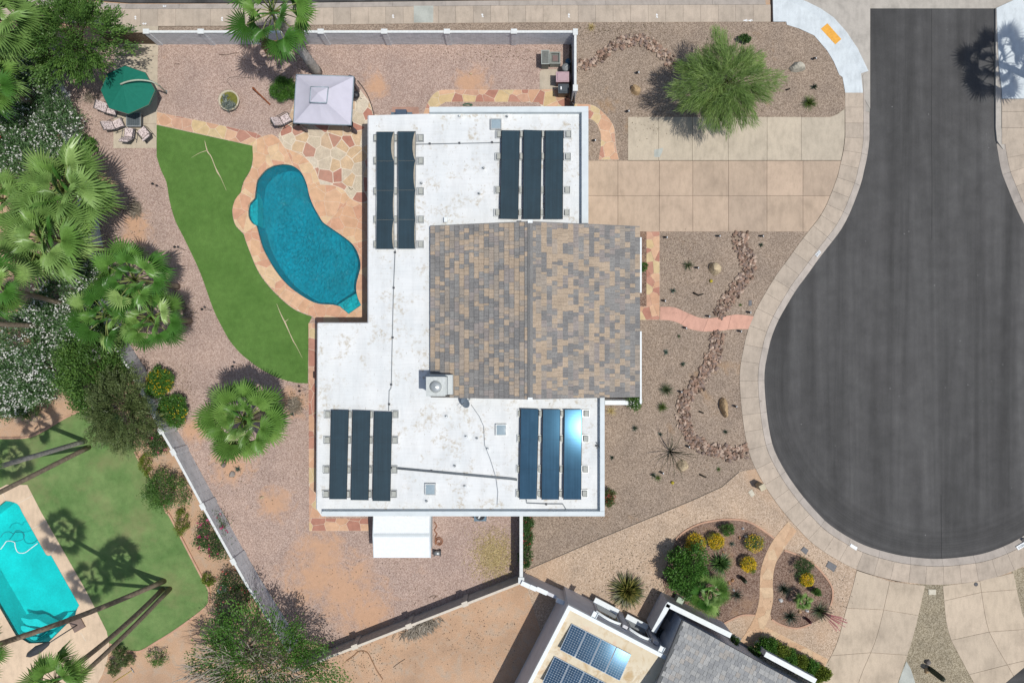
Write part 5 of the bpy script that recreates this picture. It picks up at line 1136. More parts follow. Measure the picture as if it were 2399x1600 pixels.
# planter
p = P(543.5, 242); e = empty('planter', (p.x, p.y, 0), 0, 'round cream planter with mossy soil and grey succulent', 'planter'); PLM = m_plain('planter_cream', (.52, .46, .34), .8, .2)
MB().lathe([(.48, 0), (.66, .4), (.72, .55), (.72, .6), (.63, .6), (.6, .5)], (p.x, p.y, 0), 28).build('pot', PLM, e); MB().lathe([(.61, .5), (.001, .52)], (p.x, p.y, 0), 24).build('soil', m_plain('mossy_soil', (.15, .15, .035), .9, .1, var=.25), e)
# rusty bar
a, b = P(592, 206, .5), P(633, 246, .05); e = empty('rusty_bar', (b.x, b.y, 0), 0, 'rusty steel bar leaning on a stand left of the gazebo', 'steel bar'); MB().tube([b, a], .05, 4, sm=False).build('bar', RUST, e); MB().box((a.x, a.y, .24), (.1, .1, .48)).build('stand', RUST, e)
# wicker chair left of the gazebo
e = chair((672, 285), (712, 262), 'dark wicker chair with patterned cushion at the gazebo corner'); 
hp = MB().tube([(-.45, -.38, .5), (-.75, -.25, 1.0), (-.85, 0, 1.15), (-.75, .25, 1.0), (-.45, .38, .5)], .022, 6); link('hoop', hp.mesh('hoop', m_plain('wicker', (.10, .085, .05), .8, .2)), e)
# smoker grill at the gazebo's right edge
p = P(833, 222, .9); e = empty('kettle_grill', (p.x, p.y, 0), 0, 'black kettle grill beside the right edge of the gazebo', 'grill'); MB().lathe([(.001, .6), (.2, .66), (.27, .8), (.26, .9), (.17, .99), (.001, 1.02)], (p.x, p.y, 0), 18).build('kettle', BLACK, e)
for k in range(3): MB().tube([(p.x+.15*math.cos(k*2.1), p.y+.15*math.sin(k*2.1), .68), (p.x+.25*math.cos(k*2.1), p.y+.25*math.sin(k*2.1), .02)], .015, 5).build('leg', STEEL, e)
MB().box((p.x, p.y, 1.03), (.14, .03, .04)).build('handle', DARK, e)
# hoses
def hose(pts, r, m, label, z=.02):
    sp_ = smooth(pts, 6); pp = [P(x, y)+Vector((0, 0, z+r)) for x, y in sp_]; o = MB().tube(pp, r, 5).build('garden_hose', m, None); tag(o, label, 'hose')
HOSE = m_plain('hose_brown', (.27, .115, .06), .6, .3); HOSEG = m_plain('hose_dark', (.09, .075, .065), .6, .3)
cx, cy = 1029, 1268; coil = [(1018, 1222), (1023, 1232), (1018, 1242), (1024, 1250), (1020, 1258)]
for k in range(16): t = k*.85; r_ = 10-.45*k; coil.append((cx+r_*math.cos(t+2.5), cy+r_*1.1*math.sin(t+2.5)))
hose(coil, .035, HOSE, 'brown garden hose coiled beside the white shed')
hose([(838, 190), (850, 205), (862, 225), (871, 248), (876, 268), (880, 285)], .03, HOSEG, 'dark hose curving along the patio edge right of the gazebo')
hose(T(0, 0, [(2340, 725), (2250, 715), (2130, 712), (2085, 740), (2110, 780), (2130, 800)]), .012, HOSEG, 'thin irrigation line above the round planter')
hose(T(1, 3, [(830, 1360), (900, 1310), (945, 1272), (1020, 1282), (1070, 1370), (1110, 1450), (1165, 1530)]), .04, m_plain('timber_brown', (.25, .145, .085), .8, .2), 'brown edging pipe curving through the dirt yard', -.03)
# neighbour's folded umbrella and ladder things by the turquoise pool
a, b = P(100, 1520, .5), P(165, 1478, 2.3); 
p = P(183, 1462); e = empty('closed_umbrella', (p.x, p.y, .012), 0, 'closed dark umbrella leaning over the neighbour pool corner', 'umbrella'); UB = m_plain('umbrella_black', (.05, .055, .06), .8, .2, var=.2, scale=10)
MB().box((p.x, p.y, .06), (.85, .8, .1), .5).build('base', m_plain('base_brown', (.22, .16, .13), .8, .2), e); tp = P(100, 1521, 2.2)
MB().tube([(p.x, p.y, .1), (p.x-.1, p.y-.05, 1.2), (p.x-.5, p.y-.3, 2.2)], .04, 6).build('pole', DARK, e); q0 = Vector((p.x-.5, p.y-.3, 2.25)); q1 = q0+Vector((-1.9, -1.15, -.5))
MB().tube([q0, q0.lerp(q1, .1), q0.lerp(q1, .5), q0.lerp(q1, .85), q1], [.06, .16, .3, .2, .02], 9, sm=False).build('folded_canopy', UB, e)
hz = [P(x, y)+Vector((0, 0, -.06)) for x, y in smooth(T(0, 3, [(0, 340), (30, 300), (60, 265), (125, 275), (135, 320), (160, 368), (220, 372), (280, 330), (340, 285)]), 4)]
tag(MB().tube(hz, .03, 5).build('pool_hose', PAINTW), 'white pool cleaner hose floating on the turquoise pool', 'hose')
hz = [P(x, y)+Vector((0, 0, -.07)) for x, y in smooth(T(0, 3, [(0, 230), (30, 190), (80, 180), (120, 200), (140, 170), (190, 175), (220, 220), (180, 260), (60, 270)]), 4)]
tag(MB().tube(hz, .022, 5).build('pool_hose', m_plain('hose_teal', (.02, .22, .26), .5, .4)), 'dark blue hose looping in the turquoise pool', 'hose')
# address plates and utility marks
def textmesh(body, size):
    cu = bpy.data.curves.new('digits', 'FONT'); cu.body = body; cu.size = size; cu.align_x = 'CENTER'; cu.align_y = 'CENTER'; cu.extrude = .001
    o = bpy.data.objects.new('tmp', cu); C.objects.link(o); bpy.context.view_layer.update(); dg = bpy.context.evaluated_depsgraph_get(); me = bpy.data.meshes.new_from_object(o.evaluated_get(dg)); bpy.data.objects.remove(o); return me
def plate(pts, z, txt, rz, size, label, tilt=0):
    o = slab('kerb_address_plate', pts, z, .012, PAINTW); tag(o, label, 'address marking')
    if txt:
        me = textmesh(txt, size); me.materials.append(m_plain('digit_grey', (.06, .085, .10), .7, .3)); c_ = sum((P(*q) for q in pts), Vector())/4
        link('digits', me, o, (c_.x-o.location.x, c_.y-o.location.y, .0135), (0, 0, rz))
plate([(1909, 597), (1914, 602.6), (1923.5, 591.5), (1919, 586.2)], .034, '8830', math.atan2(11, 9.5), .2, 'white kerb plate with grey house number beside the middle front yard')
plate([(2379.5, 1280), (2385, 1288), (2404, 1277), (2398, 1269)], .034, '8824', math.atan2(11, 19)+math.pi, .24, 'white kerb plate reading 8824 at the right edge')
plate(T(3, 3, [(745, 308), (757, 285), (817, 320), (805, 348)]), .034, None, 0, 0, 'blank white kerb plate on the lower sidewalk bend')
e = tag(slab('drain_plate', [(2392, 1264), (2397, 1260), (2420, 1262), (2420, 1275), (2402, 1274)], .036, .03, BLACK), 'black kerb plate at the right edge above the house number', 'kerb plate')
MK = [(0, [(1495, 62), (1530, 62)]), (0, [(1243, 150), (1246, 185)]), (0, [(1308, 222), (1348, 222)]), (0, [(2040, 160), (2040, 200)]), (1, [(465, 165), (475, 195)]), (1, [(1256, 138), (1260, 172)]), (1, [(2074, 130), (2082, 165)]), (2, [(520, 128), (520, 170)]), (2, [(1326, 130), (1330, 172)]), (2, [(2120, 192), (2210, 192)])]
WHERE = ['left of the top kerb joint', 'nearest to the leafy tree', 'just above the gravel verge by the gate', 'left of the fan palm crown', 'right of the fan palm crown', 'left of the vault lid', 'right of the vault lid', 'above the wall corner', 'above the curved rock bed', 'near the left kerb ramp']
for (c_, pts), wh in zip(MK, WHERE):
    q = T(c_, 0, pts); (xa, ya), (xb, yb) = q; mid = ((xa+xb)/2, (ya+yb)/2); d_ = Vector((xb-xa, yb-ya)).normalized(); n_ = Vector((-d_.y, d_.x)); mb = MB()
    for s_, (k0, k1) in ((1, (0, .4)), (-1, (0, .4)), (0, (0, 1)), (1, (.5, .8)), (-1, (.6, .9))):
        a_ = Vector(q[0])+(Vector(q[1])-Vector(q[0]))*k0; b_ = Vector(q[0])+(Vector(q[1])-Vector(q[0]))*k1+n_*s_*2.2; t_ = (b_-a_).normalized(); m_ = Vector((-t_.y, t_.x))*.55
        mb.face([(*P(*(a_-m_))[:2], .0262+.0006*s_), (*P(*(b_-m_))[:2], .0262+.0006*s_), (*P(*(b_+m_))[:2], .0262+.0006*s_), (*P(*(a_+m_))[:2], .0262+.0006*s_)][::-1])
    tag(mb.build('survey_mark', PAINTW), 'small white paint mark on the top sidewalk '+wh, 'paint mark', 'white survey marks on the sidewalk')
for pts, lab in ((T(3, 3, [(295, 345), (325, 312), (368, 345), (345, 388)]), 'grey meter lid left of the two in the gravel by the sidewalk'), (T(3, 3, [(525, 495), (552, 442), (630, 490), (600, 547)]), 'darker larger meter lid with pale knob by the sidewalk'), (T(3, 3, [(1467, 705), (1537, 705), (1537, 755), (1470, 755)]), 'cream meter lid between the two driveways'), (T(2, 2, [(2165, 1382), (2198, 1350), (2228, 1405), (2195, 1428)]), 'cream meter lid beside the tan utility post'), (T(2, 1, [(2170, 1192), (2198, 1188), (2198, 1240), (2168, 1242)]), 'grey meter lid above the salmon path end')):
    cr = 'cream' in lab; o = slab('meter_lid', pts, .03, .06, m_plain('lid_cream' if cr else 'lid_dark', (.50, .46, .36) if cr else (.13, .13, .135), .7, .3)); tag(o, lab, 'meter lid'); ins = inset(pts, 1.5); slab('lid_panel', ins, .036, .01, m_plain('lid_top', (.54, .50, .40) if cr else (.155, .155, .16), .7, .3), o)
p = P(2286, 1368); o = tag(MB().lathe([(.14, 0), (.14, .014), (.10, .018), (.001, .018)], (p.x, p.y, .017), 18).build('valve_cover', DARK), 'round grey valve cover at the driveway joint', 'valve cover')
c_ = P(1775, 1135); e = empty('utility_post', (c_.x, c_.y, 0), 0, 'tan square utility post on gravel near the sidewalk', 'utility post'); MB().box((c_.x, c_.y, .45), (.36, .36, .9), .5).build('cabinet', m_plain('post_brown', (.33, .27, .18), .7, .3), e); MB().box((c_.x, c_.y, .93), (.4, .4, .08), .5).build('cap', m_plain('post_tan', (.50, .44, .31), .7, .3), e)
# torches along the turf
for i, (x, y) in enumerate([(385, 443), (435, 586), (497, 727), (566, 856), (718, 912)]):
    p = P(x, y); e = empty('garden_torch', p, 0, ['tall thin garden torch, topmost along the turf edge', 'tall thin garden torch, second from the top along the turf edge', 'tall thin garden torch, third from the top along the turf edge', 'tall thin garden torch just above the lone fan palm', 'tall thin garden torch at the bottom corner of the turf'][i], 'torch', 'garden torches along the turf')
    MB().tube([(p.x, p.y, -.1), (p.x, p.y, 1.45)], .014, 5).build('pole', BLACK, e); MB().lathe([(.03, 1.42), (.075, 1.5), (.085, 1.62), (.03, 1.68), (.001, 1.7)], (p.x, p.y, 0), 10).build('head', BLACK, e)
# spotlights in the front yard
LT = [(1558, 557, 'by the top of the front flagstone walk'), (1681, 554, 'in the middle below the driveway edge'), (1782, 554, 'right end below the driveway'), (1554, 705, 'above the start of the salmon path'), (1657, 741, 'at the dip of the salmon path'), (1752.6, 732, 'at the sidewalk end of the salmon path'), (1603, 768, 'below the start of the salmon path'), (1731, 776, 'below the sidewalk end of the salmon path'), (1592, 917, 'left of the rock bed bend'), (1720, 951, 'right of the tall standing boulder'), (1610, 1045, 'at the lower bend of the rock bed'), (1549, 1106, 'left of the lower boulder'), (1469, 263, 'above the corner of the parking pad'), (1391, 331, 'inside the curve of the flagstone path'), (1492, 173, 'above the tan boulder under the feathery tree'), (1631, 628, 'left of the round boulder'), (1905, 140, 'beside the pale boulder near the kerb ramp')]
for x, y, wh in LT:
    p = P(x, y); e = empty('spotlight', p, 0, 'small black garden spotlight '+wh, 'spotlight', 'front yard spotlights'); MB().tube([(p.x, p.y, -.05), (p.x, p.y, .2)], .015, 5).build('stake', BLACK, e)
    MB().tube([(p.x-.09, p.y+.02, .17), (p.x+.09, p.y-.02, .29)], [.06, .085], 9).build('lamp_head', BLACK, e); MB().tube([(p.x+.092, p.y-.0205, .291), (p.x+.1, p.y-.022, .297)], [.07, .07], 9).build('lens', PAINTW, e)
# odds and ends
o = MB().tube([P(x, y)+Vector((0, 0, -.0)) for x, y in T(1, 3, [(1960, 790), (2062, 790)])], .05, 4, sm=False).build('timber_stake', m_plain('timber_dark', (.12, .075, .055), .9, .1)); tag(o, 'dark timber stake on the dirt below the slanting wall', 'timber')
e = empty('rake', P(*T(0, 3, [(1130, 1500)])[0])+Vector((0, 0, -.06)), 0, 'yellow handled rake lying on the soil near the bottom edge', 'rake'); q = [P(*z)+Vector((0, 0, .0)) for z in T(0, 3, [(1040, 1560), (1215, 1447)])]
MB().tube(q, .018, 5).build('handle', m_plain('handle_yellow', (.55, .42, .06), .6, .3), e); d_ = (q[1]-q[0]).normalized(); n_ = Vector((-d_.y, d_.x, 0)); MB().tube([q[1]-n_*.22, q[1]+n_*.22], .025, 5).build('rake_head', STEEL, e)
for pts, lab in ((T(0, 0, [(2010, 503), (2080, 508), (2130, 495), (2195, 487)]), 'thin dark twig on gravel below the top wall'), (T(0, 0, [(1600, 592), (1650, 590)]), 'short grey twig on gravel left of the planter'), (T(1, 1, [(850, 150), (870, 175), (888, 168)]), 'small dead twig on the pale patio stones'), (T(1, 3, [(1260, 1420), (1310, 1380), (1365, 1345)]), 'dry curved twig on the orange dirt yard'), (T(1, 3, [(1590, 780), (1612, 765), (1650, 765), (1630, 790)]), 'bent reddish twig beside the slanting wall')):
    z_ = .045 if 'stones' in lab else .012; o = MB().tube([P(*q)+Vector((0, 0, z_)) for q in smooth(pts, 3)], .022, 4).build('twig', m_plain('twig_brown', (.14, .10, .075), .9, .1)); tag(o, lab, 'twig')
p = P(523, 1378); e = empty('garden_ornament', (p.x, p.y, -.06), 0, 'small white garden ornament among the flowering bushes by the wall', 'ornament'); MB().lathe([(.22, -.06), (.2, .05), (.08, .12), (.1, .4), (.2, .55), (.12, .7), (.001, .78)], (p.x, p.y, 0), 12).build('figure', WHITE, e); MB().box((p.x, p.y, -.02), (.5, .5, .08)).build('plinth', CAPW, e)
p = P(1024, 1297, .4); e = empty('hose_reel', (p.x, p.y, 0), 0, 'small grey hose reel at the lower right corner of the shed', 'hose reel'); MB().tube([(p.x-.2, p.y, .25), (p.x+.2, p.y, .25)], .16, 12).build('drum', STEEL, e); 
for s_ in (-.22, .22): MB().box((p.x+s_, p.y, .22), (.04, .4, .44)).build('side_frame', DARK, e)
hose(T(1, 0, [(1895, 968), (1920, 956), (1950, 955), (1985, 965), (1960, 978), (1920, 976), (1900, 966), (1940, 960), (1980, 970)]), .03, m_plain('hose_green', (.05, .12, .07), .6, .3), 'dark green hose coiled above the upper parapet', .0)
# ---------------------------------------------------------------- rocks
def m_rock(name, c, c2=None):
    s = NT(name); f = s.noise(2.5, 7, .65); cc = s.ramp(f, [(.3, sc3(c, .7)), (.5, c), (.72, c2 or sc3(c, 1.25))]); s.bump(s.noise(7, 6, .7), .05, .7); return s.col(cc, .9, .2)
RTAN = m_rock('rock_tan', (.44, .31, .175)); RPALE = m_rock('rock_pale', (.47, .44, .36)); RCREAM = m_rock('rock_cream', (.50, .40, .26)); RGREY = m_rock('rock_grey', (.19, .17, .155)); RWHITE = m_rock('rock_white', (.62, .62, .60)); RORANGE = m_rock('rock_orange', (.48, .27, .14))
def rock_mesh(name, w, l, h, m, seed, n=12):
    rg = np.random.RandomState(seed); mb = MB(); vs = []; fs = []; rings = 6; cuts = [(rg.uniform(0, 6.28), rg.uniform(.62, .9), rg.uniform(-.1, .7)) for _ in range(7)]
    for i in range(rings+1):
        ph = -.35+(math.pi/2+.35)*i/rings
        for k in range(n):
            th = 2*math.pi*k/n; d = Vector((math.cos(th)*math.cos(ph), math.sin(th)*math.cos(ph), math.sin(ph))); r_ = 1.0
            for a, dist, el in cuts:
                nd_ = Vector((math.cos(a)*math.cos(el), math.sin(a)*math.cos(el), math.sin(el))); t = d.dot(nd_)
                if t > .05: r_ = min(r_, dist/t)
            r_ *= rg.uniform(.965, 1.035) if i < rings else 1
            vs.append((d.x*r_*w/2, d.y*r_*l/2, d.z*r_*h))
    for i in range(rings):
        for k in range(n): fs.append((i*n+k, i*n+(k+1) % n, (i+1)*n+(k+1) % n, (i+1)*n+k))
    mb.mesh_(vs, fs); mb.mesh_([vs[k] for k in range(n)], [tuple(range(n))[::-1]]); return mb.mesh(name, m)
def boulder(x, y, wpx, lpx, h, rz, m, label, seed, z=0):
    p = P(x, y, h*.4); return tag(link('boulder', rock_mesh('boulder', wpx*S, lpx*S, h, m, seed), None, (p.x, p.y, z-.02), (0, 0, rz)), label, 'boulder')
boulder(1489, 208, 26, 32, .55, .2, RTAN, 'angular tan boulder left of the feathery tree', 1)
boulder(1870, 156, 40, 30, .6, -.3, RPALE, 'pale faceted boulder near the orange ramp pad', 2)
boulder(1674, 628, 36, 36, .7, .1, RCREAM, 'round cream boulder in the yard below the driveway', 3)
boulder(1698, 957, 24, 52, .75, .12, RTAN, 'long upright tan boulder right of the rock bed', 4)
boulder(1600, 1091, 34, 36, .6, -.5, RCREAM, 'cream boulder under the spidery ocotillo', 5)
boulder(512, 1056, 21, 15, .35, -.4, RGREY, 'dark grey rock below the lone fan palm', 6)
boulder(523, 1090, 15, 12, .25, .4, RGREY, 'small grey rock beside a yucca below the lone palm', 7)
boulder(542, 1111, 17, 17, .25, 0, m_rock('rock_mid', (.30, .27, .24)), 'round grey rock below the small agave', 8)
boulder(490, 969, 12, 9, .25, 0, RPALE, 'pale rock at the left edge of the lone fan palm', 9)
boulder(613, 1166, 13, 9, .2, .3, RCREAM, 'small cream rock alone on the pink gravel', 10)
boulder(1103, 173, 9, 8, .15, 0, RCREAM, 'small pale rock on the gravel above the house', 11)
boulder(378, 1546, 22, 17, .3, .6, RCREAM, 'pale flat rock below the curved lawn edging', 12, -.06)
boulder(684, 970, 11, 11, .2, 0, m_rock('rock_black', (.05, .05, .055)), 'small dark rock right of the lone fan palm', 13)
for i, (x, y, w_, m, lab) in enumerate([(750, 150, 34, RWHITE, 'white rock near the top of the planting bed'), (775, 222, 32, RWHITE, 'white rock left of the yellow bush in the bed'), (718, 232, 36, RORANGE, 'pinkish rock left of the white rock pair'), (565, 365, 34, RORANGE, 'pinkish rock above the dark cycad'), (660, 715, 26, RWHITE, 'white rock above the dark agave'), (612, 700, 40, m_rock('rock_mauve', (.33, .26, .24)), 'mauve rock beside the bed fan palm'), (655, 625, 42, RORANGE, 'orange rock left of the small columnar cactus'), (622, 650, 40, RORANGE, 'larger orange rock by the cycad'), (1100, 810, 55, RWHITE, 'white rock at the left of the rounded bed'), (1340, 905, 42, RWHITE, 'white rock between red yuccas'), (1268, 912, 54, RTAN, 'tan rock below the bright small palm'), (1180, 800, 60, m_rock('rock_rose', (.42, .26, .21)), 'rose coloured stone right of the dark spiky plant')]):
    (x, y), = B5([(x, y)]); boulder(x, y, w_/3.92, w_/3.92*.8, .22, i*.7, m, lab, 20+i)
# dry creek beds
CRK = [m_rock('creek_rose', (.31, .205, .15)), m_rock('creek_grey', (.24, .18, .15)), m_rock('creek_tan', (.47, .36, .28)), m_rock('creek_dark', (.14, .095, .07))]
def creek(line, width, n, seed, label):
    rg = np.random.RandomState(seed); pts = smooth(line, 6); pts = [Vector(q) for q in pts]; seg_ = [0]
    for a, b in zip(pts[:-1], pts[1:]): seg_.append(seg_[-1]+(b-a).length)
    mb = MB()
    ico = [(0, 0, 1), (.89, 0, .45), (.28, .85, .45), (-.72, .53, .45), (-.72, -.53, .45), (.28, -.85, .45), (.72, .53, -.45), (-.28, .85, -.45), (-.89, 0, -.45), (-.28, -.85, -.45), (.72, -.53, -.45), (0, 0, -1)]
    fc = [(0, 1, 2), (0, 2, 3), (0, 3, 4), (0, 4, 5), (0, 5, 1), (1, 6, 2), (2, 7, 3), (3, 8, 4), (4, 9, 5), (5, 10, 1), (2, 6, 7), (3, 7, 8), (4, 8, 9), (5, 9, 10), (1, 10, 6)]
    for i in range(n):
        t = rg.uniform(0, seg_[-1]); k = min(int(np.searchsorted(seg_, t)), len(pts)-1); a, b = pts[max(k-1, 0)], pts[max(k, 1)]; f = (t-seg_[max(k-1, 0)])/max(seg_[max(k, 1)]-seg_[max(k-1, 0)], 1e-6)
        q = a.lerp(b, f); d = (b-a).normalized(); off = rg.uniform(-1, 1)*width/2*(1+.15*math.sin(t*.11)); q = q+Vector((-d.y, d.x))*off+Vector((rg.normal(0, 2.4), rg.normal(0, 2.4)))
        p = P(q.x, q.y); r_ = rg.choice([.06, .075, .095, .12, .145]); an = rg.uniform(0, 6.28); ca, sa = math.cos(an), math.sin(an); sx, sy, sz = r_*rg.uniform(.9, 1.5), r_*rg.uniform(.6, 1), r_*rg.uniform(.5, .9); vs = []
        for x, y, z in ico:
            x, y, z = x*sx*rg.uniform(.8, 1.15), y*sy*rg.uniform(.8, 1.15), z*sz; vs.append((p.x+x*ca-y*sa, p.y+x*sa+y*ca, .05+z+rg.uniform(0, .08)*(1-abs(off)/width)))
        mb.mesh_(vs, fc, int(rg.choice(4, p=[.38, .27, .2, .15])))
    o = mb.build('river_rock', CRK); tag(o, label, 'river rock', None, 'stuff')
creek(T(2, 0, [(580, 610), (680, 600), (790, 545), (860, 480), (960, 410), (1080, 380), (1180, 370), (1280, 420), (1370, 500), (1440, 570), (1500, 650)]), 21, 430, 1, 'band of reddish river rock curving left of the feathery tree')
creek(T(2, 1, [(2100, 570), (2090, 680), (2140, 760), (2170, 850), (2150, 960), (2090, 1040), (2020, 1130), (1950, 1220), (1890, 1340)]), 29, 560, 2, 'band of reddish river rock between driveway and salmon path')
creek(T(2, 1, [(1890, 1480), (1880, 1567)])+T(2, 2, [(1870, 60), (1800, 230), (1700, 400), (1600, 500), (1570, 640), (1590, 770), (1650, 880), (1740, 960), (1850, 1000), (1980, 1020), (2100, 1015), (2160, 1010)]), 29, 1050, 3, 'band of reddish river rock winding from the salmon path to the lower sidewalk')

# ---------------------------------------------------------------- plants
LG = m_leaf('leaf_green', (.095, .20, .042), (.20, .34, .075)); LDK = m_leaf('leaf_dark', (.065, .14, .038), (.13, .24, .06)); LBR = m_leaf('leaf_bright', (.085, .215, .035), (.18, .34, .065)); LOL = m_leaf('leaf_olive', (.125, .175, .06), (.24, .29, .115))
LOLE = m_leaf('leaf_oleander', (.11, .22, .08), (.23, .35, .16)); LMES = m_leaf('leaf_feathery', (.18, .29, .075), (.34, .46, .14), trans=.35); LYEL = m_leaf('leaf_yellowgreen', (.17, .24, .035), (.32, .36, .06)); LSIL = m_leaf('leaf_silver', (.2, .24, .21), (.36, .40, .36))
FLW = m_leaf('flower_white', (.72, .72, .66), (.85, .85, .8), trans=.2); FLY = m_leaf('flower_yellow', (.78, .52, .015), (.85, .62, .03), trans=.2); FLP = m_leaf('flower_magenta', (.45, .04, .14), (.62, .09, .22), trans=.2); FLR = m_leaf('flower_red', (.4, .06, .05), (.5, .1, .08), trans=.2)
BARK = m_plain('bark_brown', (.16, .115, .08), .95, .1, var=.3, scale=8, bump=.03); BARKP = m_plain('bark_pale', (.46, .41, .34), .95, .1, var=.2, scale=8); TRUNKP = m_plain('palm_trunk', (.27, .215, .16), .95, .1, var=.3, scale=5, bump=.04); TRUNKG = m_plain('palm_trunk_grey', (.38, .36, .33), .95, .1, var=.3, scale=4, bump=.04)
def np_mesh(name, V, F, var, m):
    me = bpy.data.meshes.new(name); nv, nf, k = len(V), len(F), F.shape[1]
    me.vertices.add(nv); me.vertices.foreach_set('co', V.astype(np.float32).ravel()); me.loops.add(nf*k); me.loops.foreach_set('vertex_index', F.astype(np.int32).ravel()); me.polygons.add(nf)
    me.polygons.foreach_set('loop_start', np.arange(0, nf*k, k, dtype=np.int32)); me.update(calc_edges=True)
    a = me.attributes.new('var', 'FLOAT', 'FACE'); a.data.foreach_set('value', var.astype(np.float32)); me.materials.append(m); me.validate(); return me
def leaves_at(name, Pt, D, Nn, L, Wd, m, rs, var=None):
    """rhombic leaves at points Pt along directions D with normals Nn"""
    n = len(Pt); D = D/np.linalg.norm(D, axis=1, keepdims=True); Sd = np.cross(D, Nn); Sd /= np.linalg.norm(Sd, axis=1, keepdims=True)+1e-9
    L = L*rs.uniform(.7, 1.3, (n, 1)); Wd = Wd*rs.uniform(.75, 1.25, (n, 1)); Up = np.cross(Sd, D)
    V = np.stack([Pt, Pt+D*L*.5+Sd*Wd*.5+Up*L*.06, Pt+D*L, Pt+D*L*.5-Sd*Wd*.5+Up*L*.06], 1).reshape(-1, 3); F = np.arange(4*n).reshape(n, 4)
    return np_mesh(name, V, F, rs.uniform(0, 1, n) if var is None else var, m)
def rdir(rs, n): q = rs.normal(0, 1, (n, 3)); return q/np.linalg.norm(q, axis=1, keepdims=True)
def clumps(rs, c, r, K, shell=.55, low=-.25):
    """clump centres in an ellipsoid, mostly near its surface, with an uneven outline"""
    d = rdir(rs, K*2); d = d[d[:, 2] > low][:K]; ph = rs.uniform(0, 6.28, 3); az = np.arctan2(d[:, 1], d[:, 0])
    wob = 1+.16*np.sin(2*az+ph[1]*2)+.13*np.sin(3*az+ph[0])+.1*np.sin(5*az+ph[1])+.09*np.sin(9*az+ph[2]); rad = rs.uniform(shell, 1, len(d))**.6*wob
    return np.array(c)+d*rad[:, None]*np.array(r), d
def foliage(rs, c, r, K, per, L, Wd, m, name='foliage', spread=.16, shell=.55, low=-.25, updir=.3, out=.6, parent=None, spray=0):
    cc_, dd = clumps(rs, c, r, K, shell, low); K = len(cc_); n = K*per; idx = np.repeat(np.arange(K), per); sp = spread*np.mean(r)
    pt = cc_[idx]+rs.normal(0, 1, (n, 3))*sp*np.array([1, 1, .7]); dr = rdir(rs, n)*.8+dd[idx]*out+np.array([0, 0, updir]); nn = rdir(rs, n)+np.array([0, 0, .9]); tone = rs.uniform(0, 1, K)
    if spray:
        sd = dd*np.array([1, 1, .5])+rs.normal(0, .45, (K, 3)); sd /= np.linalg.norm(sd, axis=1, keepdims=True); pt = pt+sd[idx]*rs.uniform(-.3, 1, (n, 1))*spray; dr = dr*.6+sd[idx]*.9
    var = np.clip(tone[idx]*.55+rs.uniform(0, .45, n), 0, 1); pt[:, 2] = np.maximum(pt[:, 2], .03)
    o = np.array(parent.location) if parent is not None else 0
    return leaves_at(name, pt-o, dr, nn, L, Wd, m, rs, var), cc_, dd
def stems(root, c, r, n, rad, m, rs, name='stem', base=None, taper=.35):
    mb = MB(); b0 = Vector(base if base is not None else (c[0], c[1], 0)); d = rdir(rs, n)
    for k in range(n):
        e_ = Vector((c[0]+d[k][0]*r[0]*.7, c[1]+d[k][1]*r[1]*.7, c[2]+abs(d[k][2])*r[2]*.6)); mid = b0.lerp(e_, .5)+Vector((rs.uniform(-.15, .15), rs.uniform(-.15, .15), .1*r[2]))
        mb.tube([b0+Vector((rs.uniform(-.05, .05), rs.uniform(-.05, .05), -.1)), mid, e_], [rad, rad*.7, rad*taper], 5)
    return mb.build(name, m, root)
def shrub(x, y, rpx, h, label, m=LG, L=.11, Wd=.055, K=90, per=28, seed=0, name='shrub', flowers=None, ry=None, cat='shrub', group=None, nf=260, fs=.07, z=0, base=None, spread=.16, bark=BARK, low=-.25, zc=.52):
    rs = np.random.RandomState(seed+1000); r_ = rpx*S; p = P(x, y, h*.55); c = (p.x, p.y, z+h*zc); r = (r_*.9, (ry or rpx)*S*.9, h*.5)
    b = base or (p.x, p.y); e = empty(name, (b[0], b[1], z), 0, label, cat, group)
    me, cc_, dd = foliage(rs, c, r, K, per, L, Wd, m, 'foliage', spread, parent=e, low=low); link('foliage', me, e)
    stems(e, c, r, 7, max(.02, r_*.03), bark, rs, base=(b[0], b[1], z))
    if flowers:
        d = rdir(rs, nf*3); d = d[d[:, 2] > -.1][:nf]; n = len(d); pt = np.array(c)+d*np.array(r)*rs.uniform(.9, 1.16, (n, 1)); pt = pt-np.array(e.location); k = 3; idx = np.repeat(np.arange(n), k)
        ptx = pt[idx]+rs.normal(0, fs*.5, (n*k, 3)); tag(link('flowers', leaves_at('flowers', ptx, rdir(rs, n*k)+np.array([0, 0, .3]), rdir(rs, n*k)*.6+np.array([0, 0, 1.0]), fs, fs*.8, flowers, rs), e), kind='stuff')
    return e
